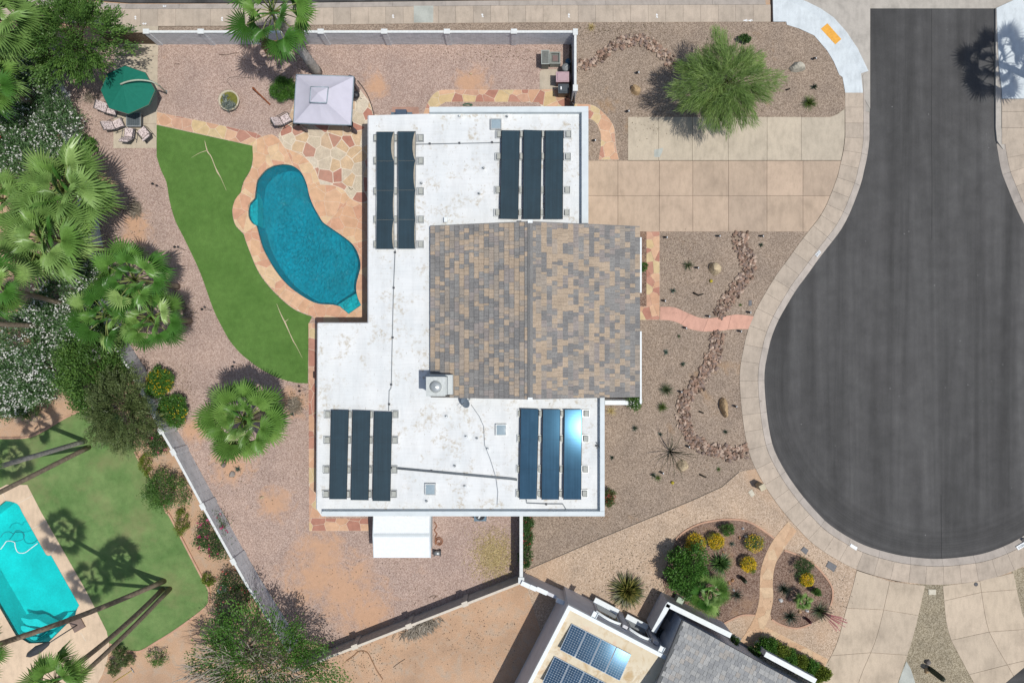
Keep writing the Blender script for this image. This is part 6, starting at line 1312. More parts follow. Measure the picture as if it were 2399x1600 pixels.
# --- fan palms
def fan_mesh(name, Lp, Rf, nseg, m, mp, seed, droop=.25, span=250):
    rs = random.Random(seed); mb = MB(); 
    mb.tube([(0, 0, 0), (Lp*.5, 0, .06*Lp), (Lp, 0, .0)], [.035, .028, .018], 4, 1)
    for i in range(nseg):
        th = R(-span/2+span*(i+.5)/nseg); dth = R(span/nseg)*.52; ln = Rf*(1-.22*abs(th)/R(span/2))*rs.uniform(.92, 1.06); dz = -.10*abs(th); j = rs.uniform(-.05, .05)
        def pt(rad, a, z): return (Lp+math.cos(a)*rad, math.sin(a)*rad, z)
        f1, f2 = ln*.28, ln*.6; zc = .045*Rf
        d1, d2, d3 = -droop*Rf*.06, -droop*Rf*.25, -droop*Rf*(.75+rs.uniform(-.3, .35)); tip = pt(ln, th+j, d3)
        h_ = (Lp, 0, 0); l1, c1, r1 = pt(f1, th-dth, d1), pt(f1, th, d1+zc), pt(f1, th+dth, d1); l2, c2, r2 = pt(f2, th-dth*.86, d2), pt(f2, th, d2+zc*1.4), pt(f2, th+dth*.86, d2)
        mb.mesh_([h_, l1, c1, r1, l2, c2, r2, tip], [(0, 2, 1), (0, 3, 2), (1, 2, 5, 4), (2, 3, 6, 5), (4, 5, 7), (5, 6, 7)], 0)
    return mb.mesh(name, [m, mp])
PF = [m_leaf('palm_green', (.15, .30, .06), (.28, .45, .11), trans=.3, rough=.35, attr=False), m_leaf('palm_light', (.23, .385, .105), (.38, .54, .18), trans=.3, rough=.35, attr=False), m_leaf('palm_deep', (.085, .225, .04), (.17, .34, .07), trans=.3, rough=.3, attr=False), m_leaf('palm_yellow', (.36, .25, .035), (.5, .36, .05), trans=.25, attr=False), m_leaf('palm_dead', (.30, .215, .12), (.40, .30, .18), trans=.15, rough=.8, attr=False, spec=.1)]
PET = m_plain('petiole_green', (.20, .24, .07), .5, .3)
STY = {'a': [(1.1, .86, 23, .12), (1.2, .92, 24, .28), (1.15, .86, 23, .55)], 'b': [(.9, 1.0, 26, .15), (1.0, 1.08, 27, .35), (.95, 1.02, 25, .65)]}
FANS = {(st, k, d): fan_mesh('frond', Lp, Rf, ns, PF[k], PET, 7*k+d, dr, 235 if st == 'a' else 225) for st in 'ab' for k in range(5) for d, (Lp, Rf, ns, dr) in enumerate(STY[st])}
def palm(bx, by, top, h, rad, n, label, tone=0, seed=0, trunk=.2, yellow=0, dead=0, trunkm=TRUNKP, lowest=-25, trunk_bend=0, z0=0, skirt=False, boots=False, style='a'):
    """base at photo pixel (bx,by) on the ground; top = crown position as ground-plane pixels (plan), h crown height, rad crown radius in m"""
    rg = random.Random(seed+77); b = P(bx, by); t = Vector((*P(*top)[:2], h)); e = empty('palm_tree', (b.x, b.y, z0), 0, label, 'palm tree', 'fan palms'); o = Vector(e.location)
    L = 10; pts = []; rads = []
    for i in range(L+1):
        f = i/L; q = Vector((b.x, b.y, z0-.15)).lerp(t, f); bend = math.sin(math.pi*f)*trunk_bend; d2 = Vector((-(t-b).y, (t-b).x, 0)); d2 = d2.normalized() if d2.length > .01 else Vector((1, 0, 0)); pts.append(q+d2*bend); rads.append(trunk*(1.25 if i == 0 else 1.08-.2*f))
    mb = MB(); mb.tube(pts, rads, 10)
    if boots:
        for i in range(140):
            f = rg.random()**.9; q = Vector((b.x, b.y, 0)).lerp(t, f); a = rg.uniform(0, 6.28); rr = trunk*(1.05-.2*f); s_ = Vector((math.cos(a), math.sin(a), 0)); q = q+s_*rr; w_ = Vector((-s_.y, s_.x, 0))*.06; mb.face([q-w_, q+w_, q+s_*.09+Vector((0, 0, .22))])
    mb.build('trunk', trunkm, e)
    k_ = rad/1.95; ga = 2.39996
    for i in range(n):
        f = (i+.5)/n; el = R(82-(82-lowest)*f**.8)+R(rg.uniform(-7, 7)); az = i*ga+rg.uniform(-.25, .25); s_ = k_*(.62+.38*min(1, f*2.2))*rg.uniform(.9, 1.1)
        kk = tone if rg.random() < .66 else rg.choice((0, 1, 2))
        if f > .72 and rg.random() < yellow: kk = 3
        if f > .86 and rg.random() < dead: kk = 4
        d_ = 0 if f < .35 else (1 if f < .75 else 2); fo = link('frond', FANS[(style, kk, d_)], e, tuple(t-o+Vector((0, 0, .05)))); fo.rotation_euler = (Matrix.Rotation(az, 3, 'Z') @ Matrix.Rotation(-el, 3, 'Y') @ Matrix.Rotation(rg.uniform(-.6, .6), 3, 'X')).to_euler(); fo.scale = (s_, s_, s_)
    if skirt:
        for i in range(16):
            az = i*ga; fo = link('dead_frond', FANS[(style, 4, 2)], e, tuple(t-o-Vector((0, 0, .25)))); fo.rotation_euler = (Matrix.Rotation(az, 3, 'Z') @ Matrix.Rotation(R(rg.uniform(35, 60)), 3, 'Y')).to_euler(); fo.scale = (k_*.8,)*3
    return e
def plan(x, y, z):        # photo pixel of something at height z -> plan pixel on the ground
    k = (H-z)/H; return (PXW/2+(x-PXW/2)*k, PXH/2+(y-PXH/2)*k)
def palm_c(cx, cy, h, rad, n, label, **kw): q = plan(cx, cy, h); return palm(*q, q, h, rad, n, label, **kw)
palm(744, 170, plan(640, 30, 8.2), 8.2, 2.75, 22, 'tall fan palm rising over the top wall beside the gazebo', tone=2, seed=1, trunk=.3, trunkm=TRUNKG, lowest=-45, boots=True, dead=.3)
palm_c(-12, 52, 6.5, 2.9, 30, 'large fan palm cut by the top left corner', tone=1, style='b', seed=2, z0=-.2)
palm_c(-28, 192, 6.0, 2.4, 26, 'fan palm cut by the left edge above the oleanders', tone=1, style='b', seed=3, z0=-.2)
palm_c(152, 446, 5.8, 3.15, 30, 'broad light green fan palm left of the turf, upper of the left cluster', tone=1, style='b', seed=4, dead=.2, z0=-.2)
palm_c(108, 556, 6.2, 3.1, 30, 'broad fan palm at the left, lower of the pair above the oleanders', tone=1, style='b', seed=5, dead=.2, z0=-.2)
palm_c(8, 470, 5.0, 2.0, 20, 'small fan palm half hidden at the left edge', tone=1, style='b', seed=6, dead=.2, z0=-.2)
palm_c(316, 655, 5.4, 2.5, 22, 'fan palm at the top of the three palm clump beside the turf', tone=2, seed=7, yellow=.12, lowest=-15)
palm_c(254, 738, 5.2, 2.3, 20, 'fan palm at the left of the three palm clump', tone=2, seed=8, yellow=.12, lowest=-15, z0=-.2)
palm_c(356, 746, 5.0, 2.3, 20, 'fan palm at the lower right of the three palm clump', tone=2, seed=9, yellow=.1, lowest=-15)
palm_c(572, 984, 5.6, 2.75, 38, 'lone full fan palm on pink gravel below the turf', tone=0, style='a', seed=10, lowest=-22, dead=.3, trunk=.28)
palm(184, 722, plan(-34, 664, 9.5), 9.5, 2.3, 24, 'tall palm with orange dead fronds at the left edge', tone=0, seed=11, trunk=.16, yellow=.35, z0=-.2)
palm(141, 766, plan(-170, 752, 10.5), 10.5, 1.9, 20, 'tall bare palm trunk crossing the oleanders at the left edge', tone=0, seed=12, trunk=.16, z0=-.2)
palm(199, 1033, (215, 1043), 11, 1.65, 17, 'tall palm trunk leaning left over the lawn, upper of two', tone=0, seed=13, trunk=.16, trunkm=TRUNKG, z0=-.06)
palm(209, 1046, (162, 1134), 12, 1.65, 17, 'tall palm trunk leaning left over the lawn, lower of two', tone=0, seed=14, trunk=.15, z0=-.06)
palm(385, 1361, (304, 1316), 14, 1.75, 17, 'tall leaning palm nearest the turquoise pool, first of three trunks', tone=0, seed=15, trunk=.16, trunk_bend=.3)
palm(379, 1381, (432, 1370), 13.5, 1.75, 22, 'tall leaning palm in the middle of the three trunks on the lawn', tone=0, style='b', seed=16, trunk=.15, trunk_bend=-.2)
palm(398, 1378, (390, 1440), 16, 1.75, 17, 'tall leaning palm lowest of the three trunks on the lawn', tone=0, seed=17, trunk=.14, trunk_bend=.3)
palm(2466, 206, (2452, 198), 10, 2.9, 17, 'tall palm outside the right edge casting its shadow on the road', tone=0, seed=18, trunk=.25)
(x, y), = B5([(430, 735)]); palm_c(x, y, 1.7, 1.6, 22, 'bright fan palm in the round bed above the courtyard wall', tone=1, style='b', seed=22, lowest=-15, trunk=.15)
(x, y), = B5([(1300, 815)]); palm_c(x, y, .9, .65, 18, 'small bright palm in the rounded right bed', tone=1, style='b', seed=23, lowest=-15, trunk=.08)
# --- spiky plants
def blades(x, y, rpx, h, n, label, m, seed, wd=.03, name='agave', cat='agave', z=0, arch=.5, lo=5, hi=80, red=None, parent=None, zoff=0):
    rs = random.Random(seed); p = P(x, y, h*.3) if parent is None else Vector((x, y, 0)); e = parent or empty(name, (p.x, p.y, z), 0, label, cat); mb = MB()
    for i in range(n):
        az = i*2.39996+rs.uniform(-.2, .2); el = R(rs.uniform(lo, hi)); L = rpx*S*rs.uniform(.75, 1.15)/max(math.cos(el), .55) if True else 0; L = min(L, rpx*S*1.25); d = Vector((math.cos(az), math.sin(az), 0)); sd = Vector((-d.y, d.x, 0)); pv_ = Vector((0, 0, .02)); prev = None; N_ = 4
        for k in range(N_+1):
            f = k/N_; q = d*(L*math.cos(el)*f)+Vector((0, 0, .03+L*math.sin(el)*f*min(1, h/(L+.01)*1.2)-arch*L*f*f*.4)); q.z = max(q.z, .02)+zoff; w_ = wd*(1-f)*1.0+.002; cur = (q-sd*w_/1, q+sd*w_/1)
            if prev: mb.face([prev[0], prev[1], cur[1], cur[0]])
            prev = cur
    n_f = len(mb.f); me = mb.mesh('leaves', m); a = me.attributes.new('var', 'FLOAT', 'FACE'); a.data.foreach_set('value', np.random.RandomState(seed).uniform(0, 1, n_f).astype(np.float32)); o = link('leaves', me, e)
    if red:
        mb = MB()
        for i in range(red):
            an = rs.uniform(-1.0, .15); q = Vector((math.cos(an), math.sin(an), 0)); L = rs.uniform(.9, 1.5); mb.tube([(0, 0, .1), tuple(q*L*.5+Vector((0, 0, .9))), tuple(q*L+Vector((0, 0, 1.2)))], [.012, .012, .006], 4)
            for k in range(14): f = .45+.55*k/14; pz = q*L*f+Vector((0, 0, .9+.35*(f-.5)*2)); s_ = .035; mb.face([pz+Vector((-s_, 0, 0)), pz+Vector((0, -s_, .02)), pz+Vector((s_, 0, 0)), pz+Vector((0, s_, .02))])
        link('flower_stalk', mb.mesh('flower_stalk', FLRED), e)
    return e
FLRED = m_plain('stalk_red', (.45, .15, .17), .7, .2); 
AG = m_leaf('agave_bluegreen', (.06, .10, .075), (.13, .18, .14), trans=.1); YU = m_leaf('yucca_olive', (.075, .105, .045), (.16, .19, .09), trans=.15); AGD = m_leaf('agave_dark', (.03, .05, .03), (.07, .10, .06), trans=.1); GRS = m_leaf('tuft_green', (.10, .16, .035), (.2, .26, .07), trans=.3); STRAW = m_leaf('tuft_straw', (.58, .46, .21), (.72, .6, .32), trans=.2)
SP = [(1577, 681, 9, .3, 26, AG, 'blue green agave below the desert shrub under the driveway'), (1560, 825, 9, .3, 22, AG, 'small agave in the yard below the salmon path, upper left'), (1600, 853, 8, .25, 18, AGD, 'small dark agave left of the winding rock bed'), (1487, 1003, 10, .3, 22, AGD, 'dark agave right of the lower right parapet'), (1547, 1017, 7, .25, 18, AG, 'tiny agave between parapet and rock bed'), (1700, 1012, 8, .25, 20, AGD, 'small agave below the upright boulder'), (1434, 1072, 7, .25, 18, AGD, 'small star shaped agave near the lower right parapet'), (1530, 1113, 10, .3, 22, AGD, 'dark spiky plant left of the cream boulder'), (1684, 1099, 7, .25, 18, GRS, 'small green agave right of the cream boulder'), (558, 1099, 10, .3, 26, AG, 'grey green agave on dirt below the lone palm'), (1908, 204, 11, .35, 26, AGD, 'dark agave above the grass tuft near the kerb ramp'), (1783, 574, 8, .25, 18, AGD, 'small agave near the sidewalk below the driveway'), (1735, 715, 5, .2, 14, GRS, 'tiny green agave beside the grey meter lid'), (1591, 788, 6, .25, 14, YU, 'wispy plant below the salmon path')]
for i, (x, y, r_, h, n, m, lab) in enumerate(SP): blades(x, y, r_, h, n, lab, m, 60+i, wd=.028)
blades(1562, 913, 20, .8, 110, 'round grey green spiky yucca left of the rock bed', YU, 80, wd=.014, name='yucca', cat='yucca', arch=.35); blades(1552, 954, 15, .6, 90, 'smaller green spiky yucca below the round yucca', GRS, 81, wd=.014, name='yucca', cat='yucca', arch=.35)
blades(1898, 240, 20, .8, 150, 'green grass tuft near the curved sidewalk corner', GRS, 82, wd=.014, name='grass_tuft', cat='grass tuft', arch=.5); blades(1386, 64, 11, .5, 80, 'straw coloured grass tuft above the short wall', STRAW, 83, wd=.014, name='grass_tuft', cat='grass tuft'); blades(525, 1077, 14, .5, 50, 'grey green yucca between rocks below the lone palm', YU, 84, wd=.014, name='yucca', cat='yucca')
blades(1432, 963, 15, .5, 60, 'dry yellowish tuft at the parapet below the porch wall', STRAW, 85, wd=.014, name='grass_tuft', cat='grass tuft'); blades(1613, 622, 16, .6, 60, 'feathery desert shrub left of the round boulder', YU, 86, wd=.012, name='desert_shrub', cat='shrub', arch=.2); blades(1542, 1120, 11, .4, 40, 'yellow green tuft below the dark spiky plant', GRS, 87, wd=.014, name='grass_tuft', cat='grass tuft')
for i, (x, y, r_, h, n, m, lab, red) in enumerate([(690, 760, 75, .6, 60, AGD, 'dark aloe right of the bed fan palm', None), (1130, 710, 80, .7, 90, AGD, 'dark spiky clump at the left of the rounded bed', None), (1190, 965, 90, .7, 110, AGD, 'dark red yucca at the bottom of the rounded bed', None), (1460, 910, 95, .8, 130, YU, 'red yucca with crimson stalks beside the driveway', 11), (515, 930, 45, .4, 40, AGD, 'small dark tuft below the bed fan palm', None), (645, 290, 38, .3, 30, AG, 'small grey green plant between yellow bushes', None)]):
    (x, y), = B5([(x, y)]); blades(x, y, r_/3.92, h, n, lab, m, 90+i, wd=.016, name='spiky_plant', cat='spiky plant', z=.01, red=red)
blades(1470.5, 1385, 47, 1.0, 330, 'stiff dark cycad with yellow tips in front of the cream roofed house', m_leaf('sago_green', (.07, .085, .015), (.26, .22, .06), trans=.1), 99, wd=.085, name='cycad', cat='cycad', arch=.6, lo=12, hi=88)
(x, y), = B5([(545, 475)]); blades(x, y, 31, .9, 150, 'dark green cycad between the big shrub and the bed', LDK, 98, wd=.05, name='cycad', cat='cycad', arch=.5, z=.01)
# succulent in the planter
pp = P(538, 243, .6)
e = empty('succulent', (pp.x, pp.y, .5), 0, 'grey rosette succulent spilling over the round planter', 'succulent')
for k, (dx, dy, r_) in enumerate([(-.35, .42, 12), (-.15, .05, 14), (.1, -.1, 13), (-.35, -.1, 12), (-.1, -.35, 12), (.28, -.2, 11)]): 
    blades(0, 0, r_, .3, 30, '', LSIL, 110+k, wd=.03, parent=e, zoff=.02); e.children[-1].location = (dx, dy, .02)
# ocotillo
p = P(1570, 1057); e = empty('ocotillo', p, 0, 'spidery ocotillo with thin arching canes above the cream boulder', 'ocotillo'); rs = random.Random(5); mb = MB(); OC = m_plain('ocotillo_cane', (.055, .065, .035), .8, .2)
for i in range(26):
    an = rs.uniform(0, 6.28); L = rs.uniform(.6, 1.7); d = Vector((math.cos(an), math.sin(an), 0)); mb.tube([p+Vector((0, 0, -.03)), p+d*L*.4+Vector((0, 0, L*.75)), p+d*L*.8+Vector((0, 0, L*1.0)), p+d*L+Vector((0, 0, L*1.05))], [.02, .016, .012, .006], 5)
mb.build('cane', OC, e)
# cacti
def saguaro(bx, by, h, r_, label, lean=(0, 0), m=None):
    p = P(bx, by); e = empty('columnar_cactus', p, 0, label, 'cactus'); mb = MB(); n = 20; pts = [(0, -.05), (.3, .25), (.6, .6), (.85, .9), (.95, .97), (1, 1.0)]; prev = None; vs = []; fs = []
    prof = [(0, .8), (.15, .95), (.6, 1.0), (.85, .92), (.94, .7), (1, .05)]
    for i, (f, k) in enumerate(prof):
        for j in range(n): a = 2*math.pi*j/n; rr = r_*k*(1 if j % 2 else .82); vs.append((p.x+lean[0]*f+rr*math.cos(a), p.y+lean[1]*f+rr*math.sin(a), -.05+(h+.05)*f))
    for i in range(len(prof)-1):
        for j in range(n): fs.append((i*n+j, i*n+(j+1) % n, (i+1)*n+(j+1) % n, (i+1)*n+j))
    mb.mesh_(vs, fs, 0, False); mb.build('stem', m or m_plain('cactus_green', (.055, .065, .04), .8, .2), e); MB().lathe([(r_*.3, h-.02), (r_*.2, h+.02), (.001, h+.03)], (p.x+lean[0], p.y+lean[1], 0), 8).build('crown', m_plain('cactus_crown', (.28, .25, .2), .9, .1), e)
    return e
saguaro(2178, 1566, 1.7, .19, 'dark columnar cactus between the two driveways'); q = B5([(735, 600)])[0]; saguaro(*q, .95, .15, 'small columnar cactus in the round bed'); q = B5([(1330, 975)])[0]; saguaro(*q, .8, .11, 'short maroon cactus at the lower edge of the rounded bed', m=m_plain('cactus_maroon', (.12, .045, .055), .8, .2))
boulder(2174, 1551, 17, 15, .3, 0, RGREY, 'brown rock above the cactus between driveways', 60); boulder(2172, 1571, 16, 13, .25, 1, RTAN, 'tan rock below the cactus between driveways', 61)
for x, y, lab in ((1665, 659, 'tiny yellow barrel cactus below the round boulder'), (1575, 1130, 'small yellow barrel cactus below the cream boulder')):
    p = P(x, y); o = MB().lathe([(.08, -.01), (.12, .08), (.1, .17), (.001, .2)], (p.x, p.y, 0), 12).build('barrel_cactus', m_plain('barrel_yellow', (.42, .34, .04), .8, .2)); tag(o, lab, 'cactus')
# dark sticks lying around
for pts, lab in ((T(2, 1, [(1660, 1120), (1710, 1145), (1755, 1130)]), 'dark dead stick left of the rock bed below the round boulder'), (T(2, 2, [(1715, 640), (1755, 655)]), 'short dark stick left of the upright boulder'), (T(2, 2, [(1720, 1218), (1775, 1243)]), 'short dark stick below the rock bed'), (T(3, 0, [(160, 830), (180, 825), (195, 818)]), 'short dark stick below the pale boulder')):
    o = MB().tube([P(*q)+Vector((0, 0, .06)) for q in pts], [.07, .06, .04][:len(pts)], 5).build('dead_stick', m_plain('stick_dark', (.035, .03, .025), .9, .1)); tag(o, lab, 'stick')
# --- shrubs
shrub(209, 339, 19, .9, 'small bright green bush on gravel below the chairs', LBR, seed=1, K=50, per=40)
shrub(666, 209, 29, 1.2, 'round clipped green bush left of the gazebo', LBR, L=.09, Wd=.035, seed=2, K=220, per=50, spread=.13)
shrub(375, 895, 31, 1.7, 'yellow flowering bush by the curved wall, upper of two', LBR, flowers=FLY, seed=3, K=190, per=52, L=.1, Wd=.06, nf=170, spread=.12)
shrub(408, 962, 33, 1.7, 'yellow flowering bush by the curved wall, lower of two', LBR, flowers=FLY, seed=4, K=190, per=52, L=.1, Wd=.06, nf=60, spread=.12)
shrub(216, 868, 92, 4.0, 'large dense green shrub left of the curved wall', LG, seed=5, K=520, per=46, L=.15, Wd=.08, z=-.2, spread=.085)
shrub(390, 1150, 46, 2.2, 'rounded leafy bush beside the neighbour lawn', LG, seed=6, K=130, per=40, L=.12, z=-.06)
shrub(372, 1040, 24, 1.8, 'small dark bush with magenta flowers at the wall end', LDK, flowers=FLP, seed=7, K=60, per=36, nf=16, fs=.12, z=-.06)
shrub(500, 1256, 38, 2.0, 'magenta flowering bush along the lower curved wall', LDK, flowers=FLP, seed=8, K=120, per=36, nf=30, fs=.16, z=-.06, ry=52)
shrub(545, 1390, 44, 1.9, 'dark flowering bush below the palms along the wall', LDK, flowers=FLR, seed=9, K=110, per=36, nf=26, fs=.12, z=-.06, ry=60)
shrub(342, 1085, 14, .6, 'dry yellow green ground shrub along the lawn edging', LYEL, seed=10, K=50, per=26, z=-.06, ry=32, L=.08); shrub(424, 1224, 16, .6, 'olive ground shrub strip right of the lawn', LYEL, seed=11, K=60, per=26, z=-.06, ry=36, L=.08); shrub(486, 1358, 14, .6, 'small dry bush at the lawn corner', LYEL, seed=12, K=40, per=26, z=-.06, L=.08)
shrub(295, 1545, 16, .9, 'olive bush right of the deck, upper right of the trio', LOL, seed=13, K=50, per=30, z=-.06, L=.08); shrub(268, 1562, 17, .9, 'olive bush right of the deck, left of the trio', LOL, seed=14, K=50, per=30, z=-.06, L=.08); shrub(278, 1527, 14, .8, 'olive bush at the end of the lawn edging', LOL, seed=15, K=40, per=30, z=-.06, L=.08)
shrub(368, 1540, 22, .8, 'sparse green bush around the pale flat rock', LG, seed=16, K=40, per=16, z=-.06)
shrub(1484, 942, 18, 1.6, 'white flowering bush over the low porch wall', LG, flowers=FLW, seed=17, K=70, per=30, nf=40, ry=13, fs=.09)
shrub(1428, 1164, 13, .9, 'reddish green bush at the foot of the right parapet', LOL, flowers=FLR, seed=18, K=50, per=30, nf=80, fs=.06, ry=18)
shrub(1745, 91, 13, .6, 'small dense green bush right above the feathery tree', LDK, seed=19, K=50, per=36, L=.07, ry=9)
shrub(1509, 625, 9, .5, 'tiny green plant at the edge of the flagstone walk', LG, seed=20, K=25, per=24, L=.08)
for i, y in enumerate((1222, 1262, 1305)): shrub(1235-i*2, y, 14, 1.3, 'vine shrub with red blooms beside the narrow wall, '+['top', 'middle', 'bottom'][i]+' one', LDK, flowers=FLR, seed=21+i, K=60, per=30, nf=14, fs=.1, ry=22)
for i, (x, y, r_, lab) in enumerate([(310, 285, 88, 'yellow flowering bush partly under the big green shrub'), (500, 265, 72, 'yellow flowering bush at the top middle of the round bed'), (850, 285, 82, 'yellow flowering bush at the right of the round bed'), (795, 475, 70, 'round yellow bush beside the neighbour path'), (1330, 615, 60, 'small yellow bush in the rounded right bed')]):
    q = B5([(x, y)])[0]; shrub(*q, r_/3.92, .8, lab, LYEL if i != 2 else LG, flowers=FLY, seed=30+i, K=70, per=26, L=.07, Wd=.035, nf=420 if i not in (2,) else 170, fs=.06, z=.01)
for i, (x, y, r_, lab, m) in enumerate([(600, 155, 58, 'small green bush at the top of the round bed', LG), (1290, 490, 88, 'soft green feathery bush at the top of the rounded bed', LDK), (1420, 725, 30, 'tiny green bush in the rounded bed', LG)]):
    q = B5([(x, y)])[0]; shrub(*q, r_/3.92, .8, lab, m, seed=40+i, K=60, per=34, L=.09, Wd=.03, z=.01)
q = B5([(230, 520)])[0]; shrub(*q, 50, 2.5, 'big glossy green shrub in the round bed beside the yellow bushes', LBR, seed=50, K=260, per=34, L=.14, Wd=.08, spread=.1, ry=54)
# clipped hedge: three plants in a row
hq = B5([(920, 1195), (1490, 1500)])
for i in range(6):
    x, y = lerp2(hq[0], hq[1], (i+.5)/6); shrub(x, y, 21, 1.2, 'clipped bright hedge plant, %s from the left along the courtyard wall' % ORD[i], LYEL if i % 2 else LBR, seed=55+i, K=150, per=50, L=.11, Wd=.06, z=.01, cat='hedge', group='hedge plants along the courtyard wall', ry=16)
for i, (x, y) in enumerate(B5([(660, 1190), (850, 1280)])): shrub(x, y, 11, .8, ['dark plant at the end of the courtyard wall', 'dark plant below the path corner by the grey shingles'][i], LDK, seed=65+i, K=40, per=30)
# oleander hedge
OLE = [(70, 190, 55, 3.0), (95, 235, 62, 3.2), (55, 300, 70, 3.2), (135, 300, 52, 3.0), (60, 375, 72, 3.3), (150, 375, 40, 2.8), (20, 330, 60, 3.0), (150, 700, 70, 3.0), (210, 650, 48, 2.8), (110, 745, 55, 3.0), (190, 790, 65, 3.0), (60, 800, 70, 3.2), (120, 850, 62, 3.1), (40, 880, 60, 3.0), (240, 800, 40, 2.8), (30, 930, 45, 2.6), (75, 900, 50, 2.8), (185, 735, 48, 2.8)]
WHO = ['topmost below the corner palm', 'beside the upper end of the curved wall', 'left of the curved wall, third from the top', 'touching the curved wall beside the chairs', 'above the left pair of palms', 'below the chairs at the wall', 'at the left edge beside a red awning', 'crossed by the upper bare trunk', 'just right of the lower left palm', 'between the two bare trunks at the left', 'below the lower bare trunk', 'at the left edge below the bare trunk', 'left of the large green shrub', 'at the left edge, second lowest', 'above the large green shrub by the wall', 'lowest at the left edge', 'bordering the dirt at the lower end', 'between the trunks near the palm clump']
for i, ((x, y, r_, h), wh) in enumerate(zip(OLE, WHO)): shrub(x, y, r_, h, 'white flowering oleander '+wh, LOLE, seed=70+i, K=170, per=36, L=.2, Wd=.055, flowers=FLW, nf=210 if i not in (0, 1) else 130, fs=.13, z=-.2, name='oleander', cat='oleander', group='white oleanders along the curved wall', spread=.14)
shrub(60, 955, 28, 1.6, 'green shrub without flowers below the oleanders', LG, seed=95, K=60, per=34, z=-.06)
# --- trees
def branches(root, base, tips, r0, m, rs, name='trunk', split=.35):
    mb = MB(); b = Vector(base); cen = sum((Vector(t) for t in tips), Vector())/len(tips); fork = b.lerp(cen, split); mb.tube([b+Vector((0, 0, -.2)), b.lerp(fork, .5)+Vector((.05, .03, 0)), fork], [r0*1.2, r0, r0*.8], 8)
    for t in tips:
        t = Vector(t); m1 = fork.lerp(t, .5)+Vector((rs.uniform(-.2, .2), rs.uniform(-.2, .2), rs.uniform(0, .3))); mb.tube([fork, m1, t], [r0*.5, r0*.28, r0*.08], 5)
    return mb.build(name, m, root)
def tree(bx, by, cx, cy, cz, rpx, rz, label, m, K, per, L, Wd, seed, name, ry=None, spread=.1, z=0, bark=BARK, r0=.14, spray=0):
    rs = np.random.RandomState(seed+500); b = P(bx, by); p = P(cx, cy, cz); k = (H-cz)/H; r = (rpx*S*k*.92, (ry or rpx)*S*k*.92, rz); e = empty(name, (b.x, b.y, z), 0, label, 'tree'); me, cc_, dd = foliage(rs, (p.x, p.y, cz), r, K, per, L, Wd, m, 'crown', spread, .35, -.35, .15, .9, e, spray); link('crown', me, e)
    tips = cc_[rs.choice(len(cc_), min(len(cc_), 26), replace=False)]; branches(e, (b.x, b.y, z), tips, r0, bark, rs); return e, cc_, dd, rs
tree(205, 125, 168, 88, 4.6, 100, 1.9, 'broad leafy green tree at the top left beside the gate', LG, 420, 60, .18, .065, 1, 'leafy_tree', ry=116, spread=.045, z=-.2, spray=.75)
tree(330, 955, 284, 966, 3.0, 76, 1.6, 'olive toned feathery tree over the curved wall', LOL, 430, 60, .15, .045, 2, 'olive_tree', ry=86, spread=.05, z=-.06, spray=.6)
# feathery palo verde: long drooping strands
e = empty('feathery_tree', P(1668, 232), 0, 'wispy bright green palo verde in the upper front yard', 'tree'); rs = np.random.RandomState(9); c = P(1694, 197, 3.2); n = 19000
r = np.array([3.1, 2.75, 1.9]); base = Vector(e.location); d = rdir(rs, n); d[:, 2] = np.abs(d[:, 2])*.85-.12; az = np.arctan2(d[:, 1], d[:, 0]); wob = 1+.12*np.sin(4*az+1)+.10*np.sin(7*az+2)+.09*np.sin(12*az)+.07*np.sin(23*az+4)
rad = rs.uniform(.25, 1, n)**.55*wob; pt = np.array(c)+d*r*rad[:, None]; grp = rdir(rs, 240); g_i = np.argmax(d @ grp.T, axis=1); tone = rs.uniform(0, 1, 240)[g_i]; off = rs.normal(0, .1, (240, 3))[g_i]; pt = pt+off
dirs = d*np.array([1, 1, .35])+off*1.8+rs.normal(0, .22, (n, 3))+np.array([0, 0, -.22]); pt[:, 2] = np.maximum(pt[:, 2], .5)
link('crown', leaves_at('crown', pt-np.array(base), dirs, rdir(rs, n)+np.array([0, 0, 1.2]), .5, .024, LMES, rs, np.clip(tone*.6+rs.uniform(0, .4, n), 0, 1)), e)
branches(e, (base.x, base.y, 0), [tuple(q) for q in pt[rs.choice(n, 34)]], .16, m_plain('bark_green', (.17, .19, .08), .9, .1), rs)
# half bare tree at the bottom
e, cc_, dd, rs = tree(560, 1500, 618, 1540, 3.6, 185, 1.8, 'large half bare tree with pale twigs at the bottom edge', LBR, 400, 36, .16, .075, 4, 'half_bare_tree', ry=105, spread=.075, z=-.06, bark=BARKP, r0=.16, spray=.5)
tw = MB(); c0 = P(612, 1535, 1.5)
for i in range(260):
    a = rs.uniform(0, 6.28); rr = rs.uniform(.3, 1); s_ = Vector((c0.x+math.cos(a)*rr*3.2, c0.y+math.sin(a)*rr*1.8, rs.uniform(3.7, 5.0))); o_ = (s_-Vector((c0.x, c0.y, 2.2))).normalized(); L = rs.uniform(.7, 1.7); e1 = s_+o_*L*.5+Vector((rs.uniform(-.2, .2), rs.uniform(-.2, .2), .15)); e2 = s_+o_*L+Vector((rs.uniform(-.35, .35), rs.uniform(-.35, .35), .2)); tw.tube([s_, e1, e2], [.035, .025, .01], 4)
    for k in range(2): f_ = e1+o_*L*.4+Vector((rs.uniform(-.45, .45), rs.uniform(-.45, .45), rs.uniform(0, .2))); tw.tube([e1, f_], [.014, .005], 3)
tw.build('twigs', BARKP, e)
me, _, _ = foliage(rs, tuple(P(640, 1575, 3.4)), (4.2, 2.0, 1.6), 150, 28, .13, .06, LOL, 'yellowed_leaves', .09, .4, -.2, parent=e); link('yellowed_leaves', me, e)
